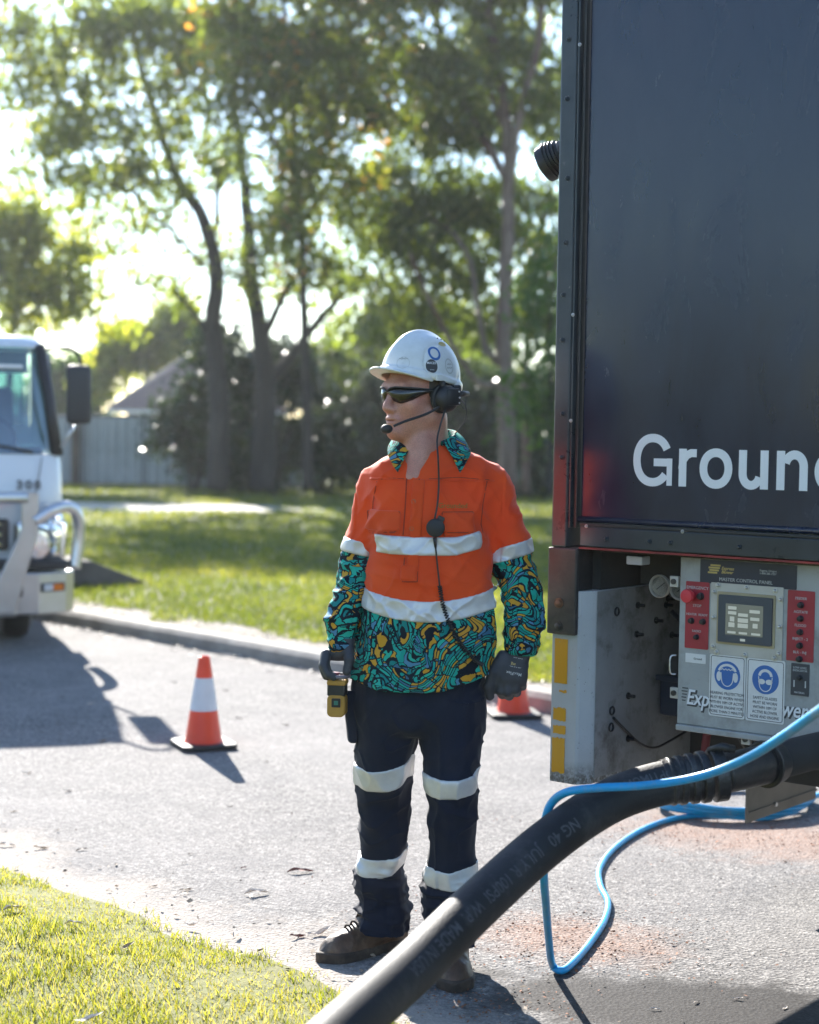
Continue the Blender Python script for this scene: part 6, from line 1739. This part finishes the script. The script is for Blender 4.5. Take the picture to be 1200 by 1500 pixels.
# ---- gloves
GD = (1 / 505.0)
def pcap(x, y, z, a, b, ra, rb=None):
    A = pp(*a); B = pp(*b); return cap(x, y, z, A, B, ra * GD, (ra if rb is None else rb) * GD)
def glove_left():
    Gg = Grid((.13, -.14, .76), (.36, .06, 1.02), .0028); x, y, z = Gg.X, Gg.Y, Gg.Z
    f = loft(x, y, z, [row(940, 747, 783, .034, -.04), row(954, 744, 780, .030, -.045), row(966, 737, 776, .026, -.05), row(980, 729, 774, .025, -.055), row(994, 725, 772, .024, -.058), row(1003, 728, 768, .020, -.055)], 2.3)
    for k, (a, b, c_, d, r) in enumerate((((733, 990, -.058), (732, 1012, -.062), (736, 1018, -.035), (740, 1004, -.022), 7.0), ((745, 992, -.060), (743, 1014, -.066), (746, 1020, -.038), (749, 1004, -.022), 7.2),
                                 ((757, 992, -.060), (755, 1010, -.064), (757, 1015, -.036), (758, 1000, -.02), 7.0), ((767, 988, -.056), (765, 1001, -.058), (766, 1006, -.034), (766, 994, -.02), 6.2))):
        fg = np.minimum(pcap(x, y, z, a, b, r, r * .98), np.minimum(pcap(x, y, z, b, c_, r * .98, r * .9), pcap(x, y, z, c_, d, r * .9, r * .8)))
        f = smin(f, fg, .004)
    th = smin(pcap(x, y, z, (737, 962, -.05), (722, 985, -.062), 9.5, 8), pcap(x, y, z, (722, 985, -.062), (716, 1006, -.060), 8, 7.2), .008)
    th = smin(th, pcap(x, y, z, (716, 1006, -.060), (718, 1020, -.055), 7.2, 6.2), .006)
    f = smin(f, th, .010)
    fd = lambda a, b, c_: .0010 * ridge(vn(a * 40, b * 40, c_ * 55, 41))
    o = sdf_obj('glove', Gg, f, MAT['glove'], WORKER, fd, None, 2)
    # printed back of hand
    def lay(s, px, py, size, mat, ang):
        tx = text_obj(s, size, mat, None, (0, 0, 0), (0, 0, 0), align='CENTER', depth=0.0, bold=.0001); me = tx.data
        p = pp(px, py); ca, sa = math.cos(ang), math.sin(ang)
        for v in me.vertices:
            xw = p[0] + v.co.x * ca - v.co.y * sa; zw = p[2] + v.co.x * sa + v.co.y * ca
            i = int(round((xw - Gg.lo[0]) / Gg.h)); k = int(round((zw - Gg.lo[2]) / Gg.h))
            i = min(max(i, 0), f.shape[0] - 1); k = min(max(k, 0), f.shape[2] - 1)
            j = np.argmax(f[i, :, k] < .0); v.co = (xw, Gg.lo[1] + j * Gg.h - .0035, zw)
        tx.parent = o; me.update()
    A = math.pi - .18
    lay('MaxiFlex', 751, 979, .0125, MAT['print_grey'], A); lay('-== =-= ==-', 753, 970.5, .0068, MAT['print_grey'], A); lay('atg', 750, 966, .012, MAT['print_gold'], A); lay('=-== -=-=', 757, 958, .0065, MAT['print_grey'], A)
glove_left()
def glove_right():
    Gg = Grid((-.32, -.17, .82), (-.16, .04, 1.02), .0028); x, y, z = Gg.X, Gg.Y, Gg.Z
    f = loft(x, y, z, [row(934, 487, 521, .034, -.045), row(946, 484, 519, .031, -.05), row(957, 477, 517, .026, -.055), row(967, 473, 508, .018, -.05)], 2.2)
    # fingers come over the outer side and close on the ring of the remote; thumb on the inner side
    for k, (a, b, c_, d) in enumerate((((478, 958, -.075), (474, 974, -.090), (480, 988, -.098), (489, 992, -.094)), ((477, 958, -.060), (473, 975, -.070), (478, 990, -.074), (487, 994, -.070)),
                                       ((478, 958, -.045), (474, 975, -.050), (478, 989, -.052), (486, 992, -.05)), ((481, 957, -.030), (477, 972, -.032), (481, 984, -.034), (487, 987, -.034)))):
        r = 6.3 if k < 3 else 5.6
        fg = np.minimum(pcap(x, y, z, a, b, r + .6, r), np.minimum(pcap(x, y, z, b, c_, r, r * .95), pcap(x, y, z, c_, d, r * .95, r * .85)))
        f = smin(f, fg, .004)
    th = smin(pcap(x, y, z, (510, 948, -.065), (512, 966, -.085), 7.5, 7), pcap(x, y, z, (512, 966, -.085), (508, 984, -.088), 7, 6), .008)
    f = smin(f, th, .008)
    sdf_obj('glove', Gg, f, MAT['glove'], WORKER, lambda a, b, c_: .0010 * ridge(vn(a * 40, b * 40, c_ * 55, 42)), None, 2)
glove_right()

# ---- hand-held radio remote (held thing: its own top-level object)
rc_c = pp(495, 1010, -.068)
RC = empty('remote_control', (WORKER.location.x + rc_c[0], WY + rc_c[1], rc_c[2]), math.radians(-8), 'yellow and black handheld radio remote in the worker\'s gloved right hand', 'remote control')
def rbox(x0, x1, z0, z1, d, r, y0=0.0):
    return rrect(x0, z0, x1, z1, r, 6)
def slab(name, x0, z0, x1, z1, d, mat, r, parent=RC, yo=0.0, bev=.004):
    mb = MB(); mb.prism(rrect(x0, z0, x1, z1, r, 6), (0, d / 2 + yo, 0), (1, 0, 0), (0, 0, 1), (0, -1, 0), d)
    return mb.build(name, mat, parent, bevel=bev, smooth=True)
slab('base', -.027, -.077, .025, -.012, .050, MAT['yellow_plastic'], .014)
slab('grip', -.0272, -.0162, .0248, .020, .049, MAT['black'], .004)
slab('shoulder', -.0285, .014, .027, .030, .052, MAT['yellow_plastic'], .006)
MB().tube([(-.0, 0, 0)] * 0 + [(.0 - .001 + .033 * math.cos(a), .030 * math.sin(a), .040) for a in np.linspace(0, 2 * math.pi, 33)], .0055, 10, cap=False).build('guard_ring', MAT['grey_ring'], RC, smooth='all')
MB().lathe([(.016, 0), (.017, .010), (.013, .016), (.0001, .017)], (-.008, -.004, .034), 20).build('stop_button', M('button_maroon', (.16, .02, .04), .4), RC, smooth=True)
for k in range(3): MB().cyl((.012 + .006 * k - .006, -.012, .030), (.012 + .006 * k - .006, -.012, .046 - .003 * k), .0022, seg=8).build('toggle', MAT['zinc'], RC, smooth=True)
slab('label_plate', -.013, -.048, .013, -.022, .002, MAT['black'], .003, RC, -.0262, 0)
slab('status_light', -.006, -.041, .006, -.029, .001, M('green_label', (.03, .16, .12), .5), .001, RC, -.0278, 0)
# ================================================================== HOSES, CONES, LITTER
# ---- black blower hose
MAT['hose'] = M('black_hose', (0.022, 0.022, 0.024), 0.62, var=0.4, vscale=5, bump=0.3, bscale=160, dirt=(0.095, 0.088, 0.084), dirt_amt=0.6, dscale=9)
MAT['hose_print'] = M('hose_print', (0.085, 0.085, 0.09), 0.7, var=.3, vscale=90)
MAT['tape_black'] = M('black_tape', (0.028, 0.027, 0.028), 0.35, var=0.5, vscale=30, bump=.6, bscale=120, dirt=(.13, .12, .11), dscale=14)
HR = 0.0565
hpts = [at(1038, 1137, 4.36), at(960, 1150, 4.34), at(887, 1177, 4.28), at(800, 1236, 4.14), at(700, 1325, 3.92), at(607, 1416, 3.66), at(505, 1507, 3.34), at(400, 1610, 3.02), at(280, 1760, 2.66)]
tail = [Vector((hpts[-1].x - .35, hpts[-1].y - .45, .18)), Vector((hpts[-1].x - .75, hpts[-1].y - 1.0, .07)), Vector((hpts[-1].x - 1.3, hpts[-1].y - 1.8, .066))]
hpath = [Vector(p) for p in spline(hpts + tail, 14)]
HO = empty('blower_hose', hpts[0], 0, 'thick black rubber hose sweeping diagonally across the foreground', 'hose')
def loc(p): return Vector(p) - Vector(hpts[0])
MB().tube([loc(p) for p in hpath], HR, 36).build('hose_wall', MAT['hose'], HO, smooth='all')
# printed text winding along it, upside down as laid
def hose_text(s, size, start, ang):
    """text mapped on the tube: u runs down the hose, v around it"""
    cu = text_obj(s, size, MAT['hose_print'], None, (0, 0, 0), (0, 0, 0), depth=0.0, bold=.0004, name='lettering'); me = cu.data
    bt_ = bmesh.new(); bt_.from_mesh(me); bmesh.ops.triangulate(bt_, faces=bt_.faces[:]); bmesh.ops.subdivide_edges(bt_, edges=bt_.edges[:], cuts=3, use_grid_fill=True); bt_.to_mesh(me); bt_.free()
    L = [0.0]
    for a, b in zip(hpath, hpath[1:]): L.append(L[-1] + (b - a).length)
    L = np.array(L); P = np.array([tuple(p) for p in hpath])
    for v in me.vertices:
        u = start + v.co.x; w = v.co.y
        p = Vector([np.interp(u, L, P[:, i]) for i in range(3)]); q = Vector([np.interp(u + .02, L, P[:, i]) for i in range(3)])
        t_ = (q - p).normalized(); view = (Vector((0, 0, CAMZ)) - p).normalized()
        n = (view - t_ * view.dot(t_)).normalized(); b = t_.cross(n)
        a = ang - w / HR
        v.co = loc(p + (n * math.cos(a) + b * math.sin(a)) * (HR + .0010))
    cu.parent = HO; me.update(); cu['kind'] = 'stuff'
hose_text('NG 40   JULY R 100PSI  W.P.  MADE IN USA', .042, .44, .16)
hose_text('OPTIMUM', .034, .10, .55)
# coupling
d0 = (hpath[0] - hpath[6]).normalized()
for k, (o, r, w) in enumerate(((-.10, .0625, .012), (-.075, .064, .016), (-.045, .0655, .018), (-.015, .067, .020), (.024, .069, .034))):
    a = hpath[0] + d0 * (o - w / 2); b = hpath[0] + d0 * (o + w / 2)
    MB().cyl(loc(a), loc(b), r, seg=32).build('clamp', MAT['tape_black'], HO, smooth=True, bevel=.003)
MB().cyl(loc(hpath[0] + d0 * -.12), loc(hpath[0] + d0 * .0), .0590, seg=32).build('tape_wrap', MAT['tape_black'], HO, smooth=True)
cpl = hpath[0] + d0 * .03
pe = [cpl, at(1085, 1128, 4.40), at(1120, 1120, 4.45), at(1205, 1098, 4.62), at(1290, 1085, 4.85)]
MB().tube([loc(p) for p in spline(pe[:3], 5)], .052, 28).build('coupling', MAT['steel_dark'], HO, smooth='all')
MB().cyl(loc(pe[2]), loc(Vector(pe[2]) + (Vector(pe[3]) - Vector(pe[2])).normalized() * .05), .064, r2=.055, seg=30).build('flange', MAT['steel_dark'], HO, smooth=True, bevel=.003)
MB().tube([loc(p) for p in spline(pe[2:], 6)], .049, 26).build('outlet_pipe', MAT['void'], HO, smooth='all')
lv0 = at(1040, 1100, 4.36); lv1 = at(1075, 1098, 4.34)
MB().tube([loc(lv0), loc(at(1058, 1094, 4.33)), loc(lv1)], .011, 10).build('cam_lever', MAT['chrome' if False else 'steel_dark'], HO, smooth='all')

# ---- blue hose with its coil
MAT['blue_hose'] = M('blue_hose', (0.008, 0.31, 0.62), 0.40, var=0.18, vscale=6, dirt=(0.24, 0.30, 0.33), dirt_amt=0.6, dscale=16)
BR = 0.0108
cc = gnd(1075, 1180); pts = []
for i in range(5 * 14):
    a = i * 2 * math.pi / 14 + .4; k = i / 70
    rr = .34 + .05 * math.sin(i * .9) + .04 * k
    pts.append(Vector((cc.x + rr * math.cos(a), cc.y + rr * .8 * math.sin(a), BR + .010 * (i // 14) + .008 * math.sin(i * 1.7) + .008)))
lead = [gnd(1088, 1192, BR), gnd(1030, 1194, BR), gnd(985, 1200, BR), gnd(940, 1216, BR), gnd(900, 1243, BR), gnd(879, 1272, BR), gnd(880, 1298, BR), gnd(891, 1322, BR), gnd(885, 1350, BR), gnd(862, 1385, BR), gnd(838, 1412, BR),
        gnd(822, 1422, BR), at(809, 1412, 4.90), at(804, 1375, 4.72), at(800, 1325, 4.50), at(797, 1285, 4.33), at(797, 1235, 4.27), at(800, 1196, 4.24), at(812, 1172, 4.225), at(836, 1159, 4.19), at(880, 1154, 4.19), at(940, 1151, 4.20),
        at(1000, 1143, 4.17), at(1050, 1130, 4.10), at(1100, 1108, 3.97), at(1150, 1077, 3.80), at(1205, 1038, 3.58), at(1290, 985, 3.2), at(1420, 960, 2.7)]
end = [Vector((lead[-1].x + .4, lead[-1].y - .3, .7)), Vector((lead[-1].x + .6, lead[-1].y - .2, .1)), Vector((lead[-1].x + 1.0, lead[-1].y + .1, BR))]
bp = spline([tuple(p) for p in pts + lead + end], 7)
bo = MB().tube([Vector(p) - cc for p in bp], BR, 12).build('water_hose', MAT['blue_hose'], None, loc=cc, smooth='all')
tag(bo, 'bright blue water hose coiled under the truck and looped over the black hose', 'hose')

# ---- traffic cones
MAT['cone'] = M('cone_orange', (0.80, 0.055, 0.012), 0.45, var=0.08, vscale=10)
MAT['cone_collar'] = M('cone_collar', (0.62, 0.62, 0.66), 0.4, var=0.08, vscale=16)
def cone(g, rz, label):
    root = empty('traffic_cone', g, rz, label, 'cone', 'orange traffic cones on the road')
    sq = rrect(-.14, -.14, .14, .14, .035, 3)
    b = MB(); b.prism(sq, (0, 0, .004), (1, 0, 0), (0, 1, 0), (0, 0, 1), .024); b.build('base', MAT['rubber'], root, bevel=.006)
    prof = [(.100, .028), (.093, .036), (.088, .05), (.030, .435), (.027, .446), (.020, .450), (.019, .43)]
    MB().lathe(prof, (0, 0, 0), 32).build('body', MAT['cone'], root, smooth=True)
    r = lambda z: .088 + (.030 - .088) * (z - .05) / .385 + .0014
    MB().lathe([(r(.185), .185), (r(.345), .345)], (0, 0, 0), 32).build('reflective_collar', MAT['cone_collar'], root, smooth=True)
    return root
cone(gnd(298, 1094), .42, 'orange cone with a white band standing alone left of the worker')
cone(gnd(752, 1049), .15, 'orange cone partly hidden behind the worker\'s gloved left hand')

# ---- fallen leaves: individuals
MAT['leaf_red'] = M('dry_leaf_red', (0.16, 0.045, 0.025), 0.6, var=0.4, vscale=40)
MAT['leaf_tan'] = M('dry_leaf_tan', (0.36, 0.26, 0.17), 0.7, var=0.3, vscale=40)
MAT['leaf_pale'] = M('dry_leaf_pale', (0.58, 0.50, 0.42), 0.7, var=0.2, vscale=40)
MAT['leaf_brown'] = M('dry_leaf_brown', (0.10, 0.065, 0.04), 0.7, var=0.4, vscale=40)
def leaf_data(L, W, curl, mat, wob):
    bm = bmesh.new(); rows = []; n = 9
    for i in range(n):
        u = i / (n - 1); w = W * math.sin(math.pi * min(1, max(0.02, u))) ** .8 * (1 - .25 * u) / 2
        zc = curl * (math.sin(u * 4.5 + wob) * .5 + u * u * .8)
        rows.append([bm.verts.new((u * L - L / 2, s * w, zc + abs(s) * w * (.7 + .4 * math.sin(u * 9 + wob)))) for s in (-1, -.5, 0, .5, 1)])
    for a, b in zip(rows, rows[1:]):
        for k in range(4): bm.faces.new((a[k], b[k], b[k + 1], a[k + 1]))
    zmin = min(v.co.z for v in bm.verts)
    for v in bm.verts: v.co.z -= zmin - .002
    me = bpy.data.meshes.new('leaf'); bm.to_mesh(me); bm.free(); me.materials.append(mat); me.shade_smooth()
    return me
LM = {k: [leaf_data(.10, .03, .018, MAT[m], j * 1.3) for j in range(3)] for k, m in (('r', 'leaf_red'), ('t', 'leaf_tan'), ('p', 'leaf_pale'), ('b', 'leaf_brown'))}
special = {(440, 1279): 'large curled red-brown leaf lying on the road left of the trousers', (346, 1370): 'pale dry leaf standing up at the edge of the grass',
           (436, 1374): 'curled brown leaf on the sandy edge beside the boot', (273, 1305): 'tan leaf clump on the sandy road edge', (376, 1311): 'long pale leaf on the road beside the sandy edge', (20, 1335): 'pale leaf in the grass at the left edge of the photo', (108, 1356): 'small pale leaf in the middle of the grass'}
spots = [(440, 1279, 1.0, 'r', .1), (357, 1273, .32, 'r', .8), (376, 1311, .9, 'p', .5), (273, 1305, .5, 't', .2), (346, 1370, .6, 'p', 1.2), (436, 1374, .6, 'r', .3), (470, 1370, .8, 'p', .4), (280, 1358, .5, 'p', -.3), (20, 1335, .8, 'p', .5), (108, 1356, .6, 'p', .1), (185, 1390, .6, 't', .8),
         (100, 1160, .5, 'p', .6), (40, 1134, .5, 'p', .4), (20, 1190, .4, 't', .2), (337, 1182, .3, 'b', .1), (255, 1000, .5, 'b', .2), (330, 1012, .5, 'b', -.1), (418, 1063, .5, 'b', .2), (350, 1054, .5, 'b', .1), (280, 1252, .3, 'b', 1), (170, 1268, .4, 'b', 1.5), (60, 1244, .6, 't', 0), (120, 1246, .5, 'b', .3), (10, 1240, .7, 'p', .1),
         (395, 985, .5, 'p', .2), (355, 988, .4, 'p', 0), (90, 1023, .4, 'b', .3), (150, 1087, .6, 't', 0), (130, 1496, .8, 'p', .2), (380, 1395, .4, 't', .4), (960, 1480, .35, 'p', .3), (1020, 1470, .3, 'p', .9), (1080, 1465, .35, 'p', .2), (1150, 1478, .3, 'p', .7), (900, 1275, .25, 'b', .3), (1150, 1263, .25, 'b', .5), (490, 1395, .3, 't', 1), (225, 1300, .4, 't', .6), (410, 925, .5, 'p', .2), (640, 1370, .25, 't', .4)]
seen = {}
for px, py, sc, k, rz in spots:
    g = gnd(px, py); s_ = g.dot(RU); n_ = g.dot(RN)
    dv = verge_edge(s_) + .12 - n_
    if dv > 0:
        g = gnd(px, py, verge_z(s_, n_) + .02)
    o = link('fallen_leaf', rnd.choice(LM[k]), None, None, (g.x, g.y, g.z + (.001 if dv <= 0 else .002)), (rnd.uniform(-.15, .15), rnd.uniform(-.1, .1), rz + rnd.uniform(-.3, .3)))
    o.scale = (sc, sc, sc * rnd.uniform(.7, 1.2))
    lab = special.get((px, py))
    if lab: tag(o, lab, 'leaf'); continue
    kn = {'r': 'red-brown', 't': 'tan', 'p': 'pale', 'b': 'dark brown'}[k]
    if py < 960: wh = 'in the gutter by the far kerb'
    elif px > 850: wh = 'on the asphalt beside the dark truck'
    elif dv > .1: wh = 'in the near grass'
    elif abs(dv) <= .45 and py > 1200: wh = 'on the sandy road edge'
    elif px < 180: wh = 'on the road by the white truck\'s shadow'
    elif px < 480 and py < 1120: wh = 'on the road around the lone cone'
    else: wh = 'on the road in front of the worker'
    seen.setdefault((kn, wh), []).append((px, o))
ORD = ['leftmost', 'second from the left', 'third from the left', 'fourth from the left', 'fifth from the left', 'sixth from the left', 'seventh from the left', 'eighth from the left']
for (kn, wh), lst in seen.items():
    lst.sort(key=lambda q: q[0])
    for i, (px, o) in enumerate(lst):
        tag(o, 'small ' + kn + ' leaf ' + wh + ('' if len(lst) == 1 else ', ' + ORD[i]), 'leaf', 'small fallen leaves')

# ---- fine litter (uncountable)
def litter(name, P, size, mat, label, flat=.35):
    n = len(P); a = rng.uniform(0, 2 * np.pi, n); L = size * rng.uniform(.5, 1.5, n); W = L * rng.uniform(.2, .6, n)
    d = np.stack([np.cos(a), np.sin(a), rng.normal(0, flat * .5, n)], 1); w = np.stack([-np.sin(a), np.cos(a), rng.normal(0, flat, n)], 1)
    P = P + np.array([0, 0, 1]) * (L * .2)[:, None]
    V = np.stack([P - d * (L / 2)[:, None], P + w * (W / 2)[:, None], P + d * (L / 2)[:, None], P - w * (W / 2)[:, None] + np.array([0, 0, .002])], 1).reshape(-1, 3)
    F = (np.arange(n) * 4)[:, None] + np.array([[0, 1, 2, 3]])
    tag(link(name, mesh_np(name, V, F), mat), label, 'litter', kind='stuff')
def scatter_blob(px, py, n, rx, ry):
    g = gnd(px, py); r = rng.normal(0, 1, (n, 2)) * np.array([rx, ry]) * .55
    return np.stack([g.x + r[:, 0], g.y + r[:, 1], np.full(n, .002)], 1)
MAT['chip'] = M('mulch_chip', (0.26, 0.10, 0.045), 0.85, var=0.5, vscale=30)
litter('mulch_chips', np.concatenate([scatter_blob(830, 1375, 900, .42, .36), scatter_blob(1110, 1222, 1000, .8, .5), scatter_blob(700, 1470, 220, .25, .2), scatter_blob(620, 1320, 120, .3, .3)]), .010, MAT['chip'], 'orange-brown mulch crumbs spilled on the asphalt')
s = rng.uniform(-9.5, 0, 900); k = rng.normal(.05, .16, 900); e = np.array([verge_edge(v) for v in s])
P = np.stack([RU.x * s + RN.x * (e + k), RU.y * s + RN.y * (e + k), np.full(900, .004)], 1)
litter('edge_litter', P, .018, MAT['leaf_tan'], 'dry leaf and twig crumbs along the sandy road edge')
s = rng.uniform(-18, 4, 1400); k = np.abs(rng.normal(0, .10, 1400))
P = np.concatenate([np.stack([RU.x * s + RN.x * (KERB - .02 - k), RU.y * s + RN.y * (KERB - .02 - k), np.full(1400, .004)], 1),
                    np.stack([RU.x * s + RN.x * (KERB + .2 + k * 2.5), RU.y * s + RN.y * (KERB + .2 + k * 2.5), np.full(1400, .105)], 1)])
litter('gutter_litter', P, .03, MAT['leaf_pale'], 'pale dry leaf litter along the far kerb')
n = 900; X_ = rng.uniform(-2.6, 2.2, n); Y_ = rng.uniform(4.4, 11, n)
kk = (X_ * RN.x + Y_ * RN.y > NEAR + .1) & (X_ * RN.x + Y_ * RN.y < KERB)
litter('road_specks', np.stack([X_[kk], Y_[kk], np.full(kk.sum(), .003)], 1), .010, MAT['leaf_brown'], 'tiny dark specks of leaf and grit on the road')
# ---- added scattering volume: imitates lens flare glow and lifted darks
hz = NT('veil_air'); hz.t.links.new(hz.n('VolumePrincipled', {'Color': (0.93, 0.97, 1.0, 1), 'Density': 0.00038, 'Anisotropy': 0.5}).outputs[0], hz.out.inputs['Volume'])
hb = MB().box((-5, 35, 10.5), (130, 140, 24)).build('lens_veil', hz.m); tag(hb, 'thin scattering volume added to imitate lens flare veil', 'lens_veil', kind='stuff')
